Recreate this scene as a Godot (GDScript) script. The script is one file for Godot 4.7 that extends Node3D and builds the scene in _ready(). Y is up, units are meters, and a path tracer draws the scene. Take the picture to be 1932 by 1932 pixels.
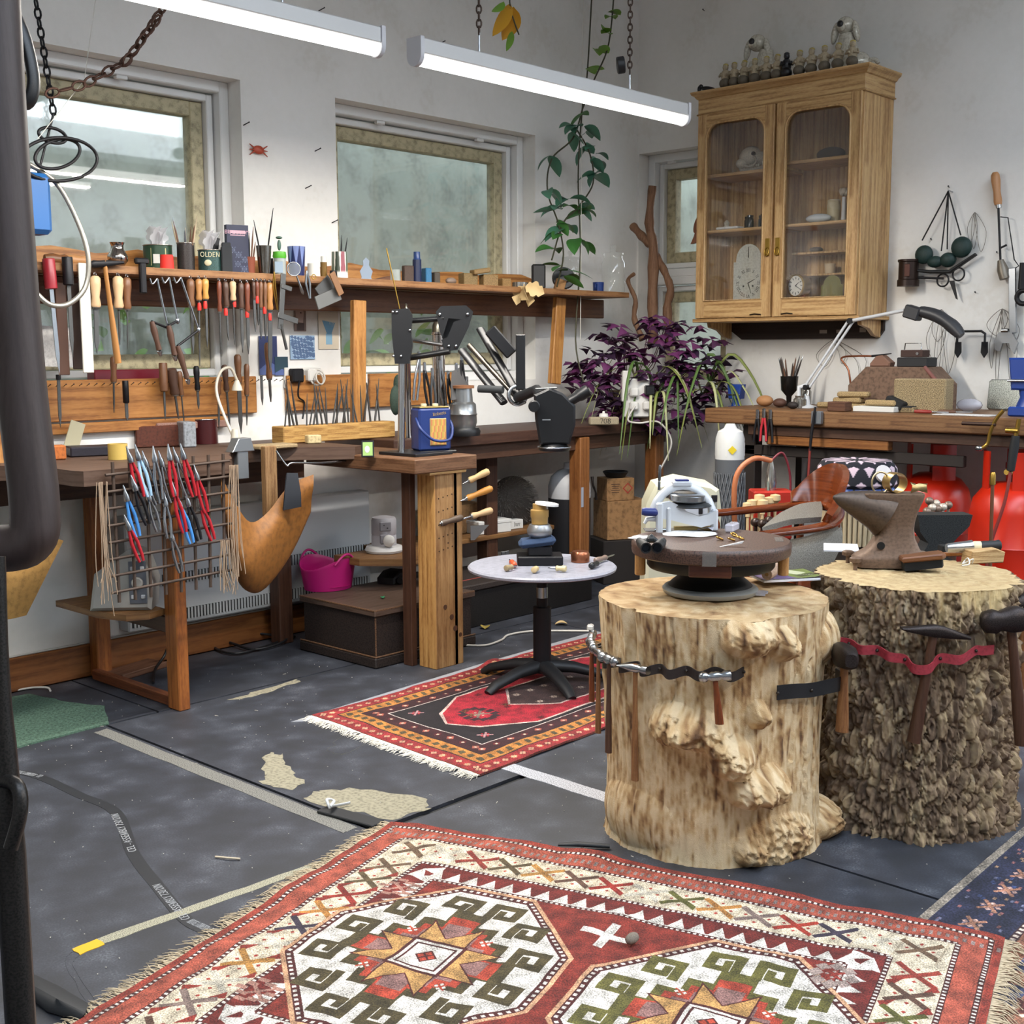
extends Node3D

# ---------------------------------------------------------------- shapes
class S:
	var v := PackedVector3Array()
	var n := PackedVector3Array()
	var uv := PackedVector2Array()
	var col := PackedColorArray()
	var paint := false
	var tint := Color.WHITE

	func tri(a: Vector3, b: Vector3, c: Vector3, na: Vector3, nb: Vector3, nc: Vector3, ua := Vector2.ZERO, ub := Vector2.ZERO, uc := Vector2.ZERO) -> void:
		if (b - a).cross(c - a).dot(na + nb + nc) > 0.0:
			v.append(a); v.append(c); v.append(b)
			n.append(na); n.append(nc); n.append(nb)
			uv.append(ua); uv.append(uc); uv.append(ub)
		else:
			v.append(a); v.append(b); v.append(c)
			n.append(na); n.append(nb); n.append(nc)
			uv.append(ua); uv.append(ub); uv.append(uc)
		if paint:
			col.append(tint); col.append(tint); col.append(tint)

	func quad(a: Vector3, b: Vector3, c: Vector3, d: Vector3, out: Vector3) -> void:
		var k := (b - a).cross(d - a)
		if k.length() < 1e-12:
			k = (c - b).cross(d - b)
		k = k.normalized()
		if k.dot(out) < 0.0:
			k = -k
		tri(a, b, c, k, k, k, Vector2(0, 0), Vector2(1, 0), Vector2(1, 1))
		tri(a, c, d, k, k, k, Vector2(0, 0), Vector2(1, 1), Vector2(0, 1))

	# box with chamfered edges, centre c
	func box(c: Vector3, size: Vector3, bev := 0.0, b := Basis.IDENTITY) -> S:
		var h := size * 0.5
		var e: float = minf(bev, minf(h.x, minf(h.y, h.z)) * 0.9)
		for ax in 3:
			var u := (ax + 1) % 3
			var w := (ax + 2) % 3
			for s in [-1.0, 1.0]:
				var p := []
				for q in [[-1.0, -1.0], [1.0, -1.0], [1.0, 1.0], [-1.0, 1.0]]:
					var t := Vector3.ZERO
					t[ax] = s * h[ax]; t[u] = q[0] * (h[u] - e); t[w] = q[1] * (h[w] - e)
					p.append(c + b * t)
				var o := Vector3.ZERO
				o[ax] = s
				quad(p[0], p[1], p[2], p[3], b * o)
			if e > 0.0:
				for s1 in [-1.0, 1.0]:
					for s2 in [-1.0, 1.0]:
						var q0 := Vector3.ZERO; var q1 := Vector3.ZERO; var q2 := Vector3.ZERO; var q3 := Vector3.ZERO
						q0[ax] = -(h[ax] - e); q0[u] = s1 * h[u]; q0[w] = s2 * (h[w] - e)
						q1 = q0; q1[ax] = -q0[ax]
						q3 = q0; q3[u] = s1 * (h[u] - e); q3[w] = s2 * h[w]
						q2 = q3; q2[ax] = q1[ax]
						var o2 := Vector3.ZERO
						o2[u] = s1; o2[w] = s2
						quad(c + b * q0, c + b * q1, c + b * q2, c + b * q3, b * o2)
		if e > 0.0:
			for sx in [-1.0, 1.0]:
				for sy in [-1.0, 1.0]:
					for sz in [-1.0, 1.0]:
						var g := Vector3(sx, sy, sz)
						var a1 := Vector3(sx * h.x, sy * (h.y - e), sz * (h.z - e))
						var a2 := Vector3(sx * (h.x - e), sy * h.y, sz * (h.z - e))
						var a3 := Vector3(sx * (h.x - e), sy * (h.y - e), sz * h.z)
						var nn := b * g.normalized()
						tri(c + b * a1, c + b * a2, c + b * a3, nn, nn, nn)
		return self

	# surface of revolution round the y axis of xf; prof = [[radius, height], ...]
	func lathe(prof: Array, seg := 16, xf := Transform3D.IDENTITY) -> S:
		var m := prof.size()
		var sn := []
		for i in m - 1:
			var dr: float = prof[i + 1][0] - prof[i][0]
			var dy: float = prof[i + 1][1] - prof[i][1]
			var t := Vector2(dy, -dr)
			sn.append(t.normalized() if t.length() > 1e-9 else Vector2(1, 0))
		var cs := []
		for k in seg + 1:
			var a := TAU * k / seg
			cs.append(Vector2(cos(a), sin(a)))
		for i in m - 1:
			var n0: Vector2 = sn[i]; var n1: Vector2 = sn[i]
			if i > 0 and sn[i - 1].dot(sn[i]) > 0.72: n0 = (sn[i - 1] + sn[i]).normalized()
			if i < m - 2 and sn[i + 1].dot(sn[i]) > 0.72: n1 = (sn[i + 1] + sn[i]).normalized()
			var r0: float = prof[i][0]; var y0: float = prof[i][1]; var r1: float = prof[i + 1][0]; var y1: float = prof[i + 1][1]
			for k in seg:
				var c0: Vector2 = cs[k]; var c1: Vector2 = cs[k + 1]
				var p00 := xf * Vector3(r0 * c0.x, y0, r0 * c0.y); var p01 := xf * Vector3(r0 * c1.x, y0, r0 * c1.y)
				var p10 := xf * Vector3(r1 * c0.x, y1, r1 * c0.y); var p11 := xf * Vector3(r1 * c1.x, y1, r1 * c1.y)
				var a00 := xf.basis * Vector3(n0.x * c0.x, n0.y, n0.x * c0.y); var a01 := xf.basis * Vector3(n0.x * c1.x, n0.y, n0.x * c1.y)
				var a10 := xf.basis * Vector3(n1.x * c0.x, n1.y, n1.x * c0.y); var a11 := xf.basis * Vector3(n1.x * c1.x, n1.y, n1.x * c1.y)
				var u0 := float(k) / seg; var u1 := float(k + 1) / seg
				var v0 := 1.0 - float(i) / (m - 1); var v1 := 1.0 - float(i + 1) / (m - 1)
				if r0 > 1e-6: tri(p00, p01, p11, a00, a01, a11, Vector2(u0, v0), Vector2(u1, v0), Vector2(u1, v1))
				if r1 > 1e-6: tri(p00, p11, p10, a00, a11, a10, Vector2(u0, v0), Vector2(u1, v1), Vector2(u0, v1))
		return self

	# swept tube through pts; r is one radius or one for each point; flat squeezes it along its second axis
	func tube(pts: Array, r, seg := 8, flat := 1.0, closed := false) -> S:
		var m := pts.size()
		var rings := []
		var norms := []
		var up := Vector3.UP
		var first: Vector3 = (pts[1] - pts[0]).normalized()
		if absf(first.dot(up)) > 0.9: up = Vector3.RIGHT
		var side := first.cross(up).normalized()
		for i in m:
			var d: Vector3
			if closed: d = pts[(i + 1) % m] - pts[(i + m - 1) % m]
			elif i == 0: d = pts[1] - pts[0]
			elif i == m - 1: d = pts[i] - pts[i - 1]
			else: d = (pts[i + 1] - pts[i]).normalized() + (pts[i] - pts[i - 1]).normalized()
			d = d.normalized()
			var s2 := side - d * side.dot(d)
			if s2.length() < 1e-5: s2 = d.cross(Vector3(0.3, 0.5, 0.8))
			side = s2.normalized()
			var oth := d.cross(side)
			var rr: float = r[i] if r is Array else r
			var ring := []; var nr := []
			for k in seg:
				var a := TAU * k / seg
				ring.append(pts[i] + side * cos(a) * rr + oth * sin(a) * rr * flat)
				nr.append((side * cos(a) + oth * sin(a) / maxf(flat, 0.2)).normalized())
			rings.append(ring); norms.append(nr)
		for i in (m if closed else m - 1):
			var j := (i + 1) % m
			for k in seg:
				var q := (k + 1) % seg
				tri(rings[i][k], rings[i][q], rings[j][q], norms[i][k], norms[i][q], norms[j][q])
				tri(rings[i][k], rings[j][q], rings[j][k], norms[i][k], norms[j][q], norms[j][k])
		if not closed:
			for e in [0, m - 1]:
				var d2: Vector3 = (pts[0] - pts[1]) if e == 0 else (pts[m - 1] - pts[m - 2])
				d2 = d2.normalized()
				for k in range(1, seg - 1):
					tri(rings[e][0], rings[e][k], rings[e][k + 1], d2, d2, d2)
		return self

	# polygon in the xy plane of xf, pulled along z from -depth/2 to depth/2
	func prism(poly: PackedVector2Array, depth: float, xf := Transform3D.IDENTITY, bev := 0.0) -> S:
		var m := poly.size()
		var h := depth * 0.5
		var inner := poly
		if bev > 0.0:
			var off := Geometry2D.offset_polygon(poly, -bev)
			if off.size() == 1 and off[0].size() == m:
				inner = off[0]
				# line the offset polygon up with its source
				var best := 0; var bd := 1e9
				for k in m:
					var dd: float = inner[k].distance_to(poly[0])
					if dd < bd: bd = dd; best = k
				var turned := PackedVector2Array()
				for k in m: turned.append(inner[(best + k) % m])
				inner = turned
			else:
				bev = 0.0
		var ids := Geometry2D.triangulate_polygon(inner)
		for s in [-1.0, 1.0]:
			var nz := xf.basis * Vector3(0, 0, s)
			for t in range(0, ids.size(), 3):
				var q := []
				var u := []
				for k in 3:
					var w: Vector2 = inner[ids[t + k]]
					q.append(xf * Vector3(w.x, w.y, s * h)); u.append(w)
				tri(q[0], q[1], q[2], nz, nz, nz, u[0], u[1], u[2])
		var area := 0.0
		for i in m: area += poly[i].cross(poly[(i + 1) % m])
		var sg := 1.0 if area > 0.0 else -1.0
		var en := []
		for i in m:
			var d := poly[(i + 1) % m] - poly[i]
			en.append(Vector2(d.y, -d.x).normalized() * sg)
		for i in m:
			var j := (i + 1) % m
			var na: Vector2 = en[i]; var nb: Vector2 = en[i]
			var pv: Vector2 = en[(i + m - 1) % m]; var nx: Vector2 = en[j]
			if pv.dot(na) > 0.8: na = (pv + na).normalized()
			if nx.dot(nb) > 0.8: nb = (nx + nb).normalized()
			var A3 := xf.basis * Vector3(na.x, na.y, 0); var B3 := xf.basis * Vector3(nb.x, nb.y, 0)
			var hh := h - bev
			var a0 := xf * Vector3(poly[i].x, poly[i].y, -hh); var a1 := xf * Vector3(poly[i].x, poly[i].y, hh)
			var b0 := xf * Vector3(poly[j].x, poly[j].y, -hh); var b1 := xf * Vector3(poly[j].x, poly[j].y, hh)
			tri(a0, b0, b1, A3, B3, B3); tri(a0, b1, a1, A3, B3, A3)
			if bev > 0.0:
				for s in [-1.0, 1.0]:
					var c0 := xf * Vector3(poly[i].x, poly[i].y, s * hh); var c1 := xf * Vector3(poly[j].x, poly[j].y, s * hh)
					var d0 := xf * Vector3(inner[i].x, inner[i].y, s * h); var d1 := xf * Vector3(inner[j].x, inner[j].y, s * h)
					var z3 := xf.basis * Vector3(0, 0, s)
					var k0 := (A3 + z3).normalized(); var k1 := (B3 + z3).normalized()
					tri(c0, c1, d1, k0, k1, k1); tri(c0, d1, d0, k0, k1, k0)
		return self

	# smooth surface through a grid of points g[row][column]; thick > 0 gives it a back and edges
	func grid(g: Array, thick := 0.0, wrap := false, cols = null) -> S:
		var R := g.size(); var C: int = g[0].size()
		var nm := []
		for i in R:
			var row := []
			for j in C:
				var jm := (j - 1 + C) % C if wrap else maxi(j - 1, 0)
				var jp := (j + 1) % C if wrap else mini(j + 1, C - 1)
				var du: Vector3 = g[i][jp] - g[i][jm]
				var dv: Vector3 = g[mini(i + 1, R - 1)][j] - g[maxi(i - 1, 0)][j]
				var k := du.cross(dv)
				row.append(k.normalized() if k.length() > 1e-14 else Vector3.UP)
			nm.append(row)
		var keep := tint
		for side in ([1.0, -1.0] if thick > 0.0 else [1.0]):
			for i in R - 1:
				for j in (C if wrap else C - 1):
					var q := (j + 1) % C
					var o := Vector3.ZERO
					var a: Vector3 = g[i][j]; var b: Vector3 = g[i][q]; var c: Vector3 = g[i + 1][q]; var d: Vector3 = g[i + 1][j]
					var na: Vector3 = nm[i][j]; var nb: Vector3 = nm[i][q]; var nc: Vector3 = nm[i + 1][q]; var nd: Vector3 = nm[i + 1][j]
					if thick > 0.0:
						var t: float = side * thick * 0.5
						a += na * t; b += nb * t; c += nc * t; d += nd * t
					na *= side; nb *= side; nc *= side; nd *= side
					var ua := Vector2(float(j) / (C - 1), float(i) / (R - 1)); var uc := Vector2(float(j + 1) / (C - 1), float(i + 1) / (R - 1))
					tri(a, b, c, na, nb, nc, ua, Vector2(uc.x, ua.y), uc)
					tri(a, c, d, na, nc, nd, ua, uc, Vector2(ua.x, uc.y))
					if cols != null:
						# vertex colours, in the order tri() wrote the corners
						var e := v.size() - 6
						var six := [a, b, c, a, c, d]
						var sc := [cols[i][j], cols[i][q], cols[i + 1][q], cols[i][j], cols[i + 1][q], cols[i + 1][j]]
						for k2 in 6:
							if v[e + k2] == six[k2]: col.append(sc[k2])
							else:
								col.append(sc[k2 + (1 if k2 % 3 == 1 else -1)])
		if thick > 0.0:
			var edge := []
			for j in C: edge.append([0, j])
			for i in range(1, R): edge.append([i, C - 1])
			for j in range(C - 2, -1, -1): edge.append([R - 1, j])
			for i in range(R - 2, 0, -1): edge.append([i, 0])
			var mid: Vector3 = g[R / 2][C / 2]
			for k in edge.size():
				var e0: Array = edge[k]; var e1: Array = edge[(k + 1) % edge.size()]
				var p0: Vector3 = g[e0[0]][e0[1]]; var p1: Vector3 = g[e1[0]][e1[1]]
				var m0: Vector3 = nm[e0[0]][e0[1]] * thick * 0.5; var m1: Vector3 = nm[e1[0]][e1[1]] * thick * 0.5
				quad(p0 + m0, p1 + m1, p1 - m1, p0 - m0, (p0 + p1) * 0.5 - mid)
				if cols != null:
					for k2 in 6: col.append(cols[e0[0]][e0[1]])
		tint = keep
		return self

	func ball(c: Vector3, r: Vector3, seg := 12, rows := 8, b := Basis.IDENTITY) -> S:
		var prof := []
		for i in rows + 1:
			var a := PI * i / rows - PI / 2
			prof.append([cos(a), sin(a)])
		var st := v.size()
		lathe(prof, seg, Transform3D(b * Basis.from_scale(r), c))
		for k in range(st, v.size()):
			var q := b.inverse() * (v[k] - c)
			n[k] = (b * Vector3(q.x / (r.x * r.x), q.y / (r.y * r.y), q.z / (r.z * r.z))).normalized()
		return self

	func torus(c: Vector3, R: float, r: float, axis := Vector3.UP, seg := 20, rs := 8, sx := 1.0) -> S:
		var b := facing(axis)
		var pts := []
		for k in seg:
			var a := TAU * k / seg
			pts.append(c + b * Vector3(cos(a) * R * sx, 0, sin(a) * R))
		return tube(pts, r, rs, 1.0, true)

	static func facing(axis: Vector3) -> Basis:
		var y := axis.normalized()
		var x := y.cross(Vector3(0, 0, 1))
		if x.length() < 0.1: x = y.cross(Vector3(1, 0, 0))
		x = x.normalized()
		return Basis(x, y, x.cross(y))

	# rod from a to b with a lathe profile given in fractions of its length
	func rod(a: Vector3, b: Vector3, prof: Array, seg := 10) -> S:
		var L := a.distance_to(b)
		var q := []
		for e in prof: q.append([e[0], e[1] * L])
		return lathe(q, seg, Transform3D(facing(b - a), a))

	func cyl(a: Vector3, b: Vector3, r: float, seg := 12, bev := 0.0) -> S:
		var L := a.distance_to(b)
		var e := minf(bev, minf(r, L * 0.5) * 0.9)
		if e > 0.0: return lathe([[0, 0], [r - e, 0], [r, e], [r, L - e], [r - e, L], [0, L]], seg, Transform3D(facing(b - a), a))
		return lathe([[0, 0], [r, 0], [r, L], [0, L]], seg, Transform3D(facing(b - a), a))

	func mesh() -> ArrayMesh:
		var arr := []
		arr.resize(Mesh.ARRAY_MAX)
		arr[Mesh.ARRAY_VERTEX] = v
		arr[Mesh.ARRAY_NORMAL] = n
		arr[Mesh.ARRAY_TEX_UV] = uv
		if col.size() == v.size() and col.size() > 0: arr[Mesh.ARRAY_COLOR] = col
		var m := ArrayMesh.new()
		m.add_surface_from_arrays(Mesh.PRIMITIVE_TRIANGLES, arr)
		return m

# ---------------------------------------------------------------- naming and parenting
var taken := {}

func numbered(who: Node, called: String) -> String:
	var key := str(who.get_instance_id()) + "/" + called
	var k: int = taken.get(key, 0)
	taken[key] = k + 1
	return called if k == 0 else "%s_%03d" % [called, k]

func meta(o: Node, label: String, category: String, group := "", kind := "") -> void:
	if label: o.set_meta("label", label)
	if category: o.set_meta("category", category)
	if group: o.set_meta("group", group)
	if kind: o.set_meta("kind", kind)

func thing(called: String, label: String, category: String, at := Vector3.ZERO, turn := 0.0, group := "") -> Node3D:
	var o := Node3D.new()
	o.name = numbered(self, called)
	add_child(o)
	o.position = at
	o.rotation.y = turn
	meta(o, label, category, group)
	return o

func part(who: Node, called: String, s, m: Material, at := Vector3.ZERO, label := "") -> MeshInstance3D:
	var o := MeshInstance3D.new()
	o.name = numbered(who, called)
	o.mesh = s.mesh() if s is S else s
	o.material_override = m
	o.position = at
	who.add_child(o)
	if label: o.set_meta("label", label)
	return o

func solo(called: String, s: S, m: Material, label: String, category: String, at := Vector3.ZERO, turn := 0.0, group := "") -> MeshInstance3D:
	var o := part(self, called, s, m, at)
	o.rotation.y = turn
	meta(o, label, category, group)
	return o

func struct(called: String, s: S, m: Material, who: Node = null) -> MeshInstance3D:
	var o := part(self if who == null else who, called, s, m)
	if who == null: o.set_meta("kind", "structure")
	return o

func copy(o: Node3D, called: String, label := "", group := "") -> Node3D:
	var c: Node3D = o.duplicate()
	c.name = numbered(self, called)
	add_child(c)
	if label: c.set_meta("label", label)
	if group: c.set_meta("group", group)
	return c

func ns() -> S:
	return S.new()

func P2(a: Array) -> PackedVector2Array:
	var p := PackedVector2Array()
	for i in range(0, a.size(), 2): p.append(Vector2(a[i], a[i + 1]))
	return p

func yaw(a: float) -> Basis:
	return Basis(Vector3.UP, a)

func look(dir: Vector3) -> Basis:
	return S.facing(dir)

# smooth curve through points
func spline(p: Array, step := 6, closed := false) -> Array:
	var out := []
	var m := p.size()
	for i in (m if closed else m - 1):
		var a: Vector3 = p[(i - 1 + m) % m] if closed or i > 0 else p[0]
		var b: Vector3 = p[i]
		var c: Vector3 = p[(i + 1) % m]
		var d: Vector3 = p[(i + 2) % m] if closed or i < m - 2 else p[m - 1]
		for k in step:
			out.append(b.cubic_interpolate(c, a, d, float(k) / step))
	if not closed: out.append(p[m - 1])
	return out

# ---------------------------------------------------------------- surfaces
var mats := {}
var texs := {}

func noise_bytes(w: int, h: int, nw: int, nh: int, freq: float, seed_: int, kind := 0, oct := 4) -> PackedByteArray:
	var f := FastNoiseLite.new()
	f.seed = seed_
	f.frequency = freq
	f.fractal_octaves = oct
	if kind == 1:
		f.fractal_type = FastNoiseLite.FRACTAL_RIDGED
	elif kind == 2:
		f.noise_type = FastNoiseLite.TYPE_CELLULAR
	var im := f.get_seamless_image(nw, nh)
	if nw != w or nh != h: im.resize(w, h, Image.INTERPOLATE_CUBIC)
	im.convert(Image.FORMAT_L8)
	return im.get_data()

# stops: [[value 0..1, Color], ...] looked up by a weighted sum of noises
func ramp_tex(key: String, w: int, h: int, layers: Array, stops: Array) -> ImageTexture:
	if texs.has(key): return texs[key]
	var lut := PackedByteArray()
	lut.resize(768)
	for i in 256:
		var t := i / 255.0
		var c: Color = stops[0][1]
		for k in stops.size() - 1:
			if t >= stops[k][0]:
				c = stops[k][1].lerp(stops[k + 1][1], clampf((t - stops[k][0]) / maxf(stops[k + 1][0] - stops[k][0], 1e-4), 0, 1))
		lut[i * 3] = int(c.r * 255); lut[i * 3 + 1] = int(c.g * 255); lut[i * 3 + 2] = int(c.b * 255)
	var data := []
	var wt := []
	for l in layers:
		data.append(l[0]); wt.append(int(l[1] * 256))
	var out := PackedByteArray()
	out.resize(w * h * 3)
	var d0: PackedByteArray = data[0]
	var w0: int = wt[0]
	var two := data.size() > 1
	var d1: PackedByteArray = data[1] if two else d0
	var w1: int = wt[1] if two else 0
	for i in w * h:
		var q: int = (d0[i] * w0 + d1[i] * w1) >> 8
		q = clampi(q, 0, 255) * 3
		var o := i * 3
		out[o] = lut[q]; out[o + 1] = lut[q + 1]; out[o + 2] = lut[q + 2]
	var im := Image.create_from_data(w, h, false, Image.FORMAT_RGB8, out)
	texs[key] = ImageTexture.create_from_image(im)
	return texs[key]

func grey(a: float) -> Color:
	return Color(a, a, a)

func tex(key: String) -> ImageTexture:
	if texs.has(key): return texs[key]
	match key:
		"cloud":
			return ramp_tex(key, 512, 512, [[noise_bytes(512, 512, 512, 512, 0.012, 3), 0.7], [noise_bytes(512, 512, 512, 512, 0.09, 4), 0.3]], [[0.2, grey(0.72)], [0.5, grey(0.95)], [0.8, grey(1)]])
		"speck":
			return ramp_tex(key, 512, 512, [[noise_bytes(512, 512, 512, 512, 0.22, 5), 0.65], [noise_bytes(512, 512, 512, 512, 0.03, 6), 0.35]], [[0.25, grey(0.45)], [0.5, grey(0.9)], [0.75, grey(1)]])
		"grain_y":
			return ramp_tex(key, 512, 512, [[noise_bytes(512, 512, 512, 24, 0.03, 7), 0.7], [noise_bytes(512, 512, 512, 90, 0.12, 8), 0.3]], [[0.22, Color(0.74, 0.67, 0.6)], [0.5, Color(0.93, 0.9, 0.87)], [0.75, grey(1)]])
		"grain_x":
			return ramp_tex(key, 512, 512, [[noise_bytes(512, 512, 24, 512, 0.03, 9), 0.7], [noise_bytes(512, 512, 90, 512, 0.12, 10), 0.3]], [[0.22, Color(0.74, 0.67, 0.6)], [0.5, Color(0.93, 0.9, 0.87)], [0.75, grey(1)]])
		"worn":
			return ramp_tex(key, 512, 512, [[noise_bytes(512, 512, 512, 512, 0.05, 11, 0, 6), 1.0]], [[0.28, grey(0.5)], [0.45, grey(0.86)], [0.6, grey(1)]])
		"scuff":
			return ramp_tex(key, 512, 512, [[noise_bytes(512, 512, 512, 512, 0.06, 12, 1, 4), 0.6], [noise_bytes(512, 512, 512, 512, 0.01, 13), 0.4]], [[0.3, grey(0.8)], [0.6, grey(1)]])
	return null

# colours are sRGB hex strings
func mat(key: String, hex: String, rough := 0.6, metal := 0.0, t := "", scale := 4.0, relief := 0.0) -> StandardMaterial3D:
	if mats.has(key): return mats[key]
	var m := StandardMaterial3D.new()
	m.resource_name = key
	m.albedo_color = Color(hex)
	m.roughness = rough
	m.metallic = metal
	if t != "":
		m.albedo_texture = tex(t)
		m.uv1_triplanar = true
		m.uv1_scale = Vector3.ONE * scale
		if relief > 0.0:
			m.heightmap_enabled = true
			m.heightmap_texture = tex(t)
			m.heightmap_scale = relief
	mats[key] = m
	return m

func painted(key: String, rough := 0.8, relief_tex := "", scale := 6.0, relief := 0.3) -> StandardMaterial3D:
	if mats.has(key): return mats[key]
	var m := StandardMaterial3D.new()
	m.resource_name = key
	m.vertex_color_use_as_albedo = true
	m.roughness = rough
	if relief_tex != "":
		m.uv1_triplanar = true
		m.uv1_scale = Vector3.ONE * scale
		m.heightmap_enabled = true
		m.heightmap_texture = tex(relief_tex)
		m.heightmap_scale = relief
	mats[key] = m
	return m

func glass(key: String, hex: String, alpha: float, rough := 0.02) -> StandardMaterial3D:
	if mats.has(key): return mats[key]
	var m := StandardMaterial3D.new()
	m.resource_name = key
	var c := Color(hex)
	c.a = alpha
	m.albedo_color = c
	m.roughness = rough
	m.transparency = BaseMaterial3D.TRANSPARENCY_ALPHA
	mats[key] = m
	return m

func glow(key: String, hex: String, e: float) -> StandardMaterial3D:
	if mats.has(key): return mats[key]
	var m := StandardMaterial3D.new()
	m.resource_name = key
	m.albedo_color = Color(hex)
	m.emission_enabled = true
	m.emission = Color(hex)
	m.emission_energy_multiplier = e
	mats[key] = m
	return m

func printed(key: String, im: Image, rough := 0.6) -> StandardMaterial3D:
	var m := StandardMaterial3D.new()
	m.resource_name = key
	m.albedo_texture = ImageTexture.create_from_image(im)
	m.roughness = rough
	mats[key] = m
	return m

# flat filled polygon drawn into an image
func fill_poly(im: Image, pts: PackedVector2Array, c: Color) -> void:
	var lo := 1e9; var hi := -1e9
	for p in pts: lo = minf(lo, p.y); hi = maxf(hi, p.y)
	var m := pts.size()
	for y in range(maxi(0, int(lo)), mini(im.get_height() - 1, int(hi)) + 1):
		var yy := y + 0.5
		var xs := []
		for i in m:
			var a := pts[i]; var b := pts[(i + 1) % m]
			if (a.y <= yy) != (b.y <= yy): xs.append(a.x + (yy - a.y) / (b.y - a.y) * (b.x - a.x))
		xs.sort()
		for k in range(0, xs.size() - 1, 2):
			var x0 := int(round(xs[k])); var x1 := int(round(xs[k + 1]))
			if x1 > x0: im.fill_rect(Rect2i(x0, y, x1 - x0, 1), c)

func text_mesh(txt: String, px: float, depth: float, serif := false, width := 0.0) -> TextMesh:
	var t := TextMesh.new()
	var f := SystemFont.new()
	f.font_names = PackedStringArray(["Droid Serif" if serif else "Droid Sans"])
	t.font = f
	t.text = txt
	t.font_size = 32
	t.pixel_size = px / 32.0
	t.depth = depth
	return t

# ---------------------------------------------------------------- camera,sky,exposure

func setup()->void:
	var cam:=Camera3D.new()
	cam.name="camera"
	cam.fov=45.108
	cam.near=0.05
	cam.far=200.0
	add_child(cam)
	cam.transform=Transform3D(Basis(V(0.6788,-0.0037,0.7343),V(0.0976,0.9916,-0.0852),V(-0.7278,0.1297,0.6734)).orthonormalized(),V(-5.833,1.25,4.4069))
	cam.current=true
	var we:=WorldEnvironment.new()
	we.name="environment"
	var env:=Environment.new()
	env.background_mode=Environment.BG_SKY
	var sky:=Sky.new()
	var sm:=ProceduralSkyMaterial.new()
	sm.sky_top_color=K("c4d3e4")
	sm.sky_horizon_color=K("eeeeec")
	sm.ground_bottom_color=K("6f6f68")
	sm.ground_horizon_color=K("b9bbb6")
	sm.sky_energy_multiplier=2.9
	sm.ground_energy_multiplier=1.0
	sky.sky_material=sm
	env.sky=sky
	env.tonemap_mode=Environment.TONE_MAPPER_LINEAR
	env.tonemap_exposure=1.0
	env.sdfgi_enabled=true
	env.ssao_enabled=true
	env.ssil_enabled=true
	we.environment=env
	add_child(we)

func _ready()->void:
	setup()
	build_room()
	build_lamps()
	build_floor()
	stump_pale()
	stump_bark()
	stump_things()
	build_bench()
	build_cabinet()
	build_wall_right_things()
	build_right()
	build_shelf()
	build_mid()
	build_left()
const CEIL:=3.62

func wall_with_holes(s:S,along0:float,along1:float,y0:float,y1:float,holes:Array,from_d:float,to_d:float,along_x:bool)->void:
	var cuts:=[along0,along1]
	for h in holes:
		cuts.append(h[0]); cuts.append(h[1])
	cuts.sort()
	for i in cuts.size()-1:
		var a:float=cuts[i]; var b:float=cuts[i+1]
		if b-a<1e-4:continue
		var mid:=(a+b)*0.5
		var spans:=[[y0,y1]]
		for h in holes:
			if mid>h[0] and mid<h[1]:
				spans=[[y0,h[2]],[h[3],y1]]
		for sp in spans:
			if sp[1]-sp[0]<1e-4:continue
			var c:=V(mid,(sp[0]+sp[1])*0.5,(from_d+to_d)*0.5)
			var z:=V(b-a,sp[1]-sp[0],absf(to_d-from_d))
			if not along_x:
				c=V(c.z,c.y,c.x); z=V(z.z,z.y,z.x)
			s.box(c,z)

func plaster()->StandardMaterial3D:
	if mats.has("plaster"):return mats["plaster"]
	var m:=StandardMaterial3D.new()
	m.resource_name="plaster"
	m.albedo_texture=ramp_tex("plaster",1024,1024,[[noise_bytes(1024,1024,1024,1024,0.004,21,0,6),0.75],[noise_bytes(1024,1024,1024,1024,0.05,22,0,4),0.25]],[[0.2,K("d9d6cf")],[0.36,K("e0ded9")],[0.55,K("e3e1dc")],[0.8,K("e6e4e0")]])
	m.roughness=0.85
	m.uv1_triplanar=true
	m.uv1_world_triplanar=true
	m.uv1_scale=Vector3.ONE*0.45
	m.heightmap_enabled=true
	m.heightmap_texture=tex("cloud")
	m.heightmap_scale=0.25
	mats["plaster"]=m
	return m

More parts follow.
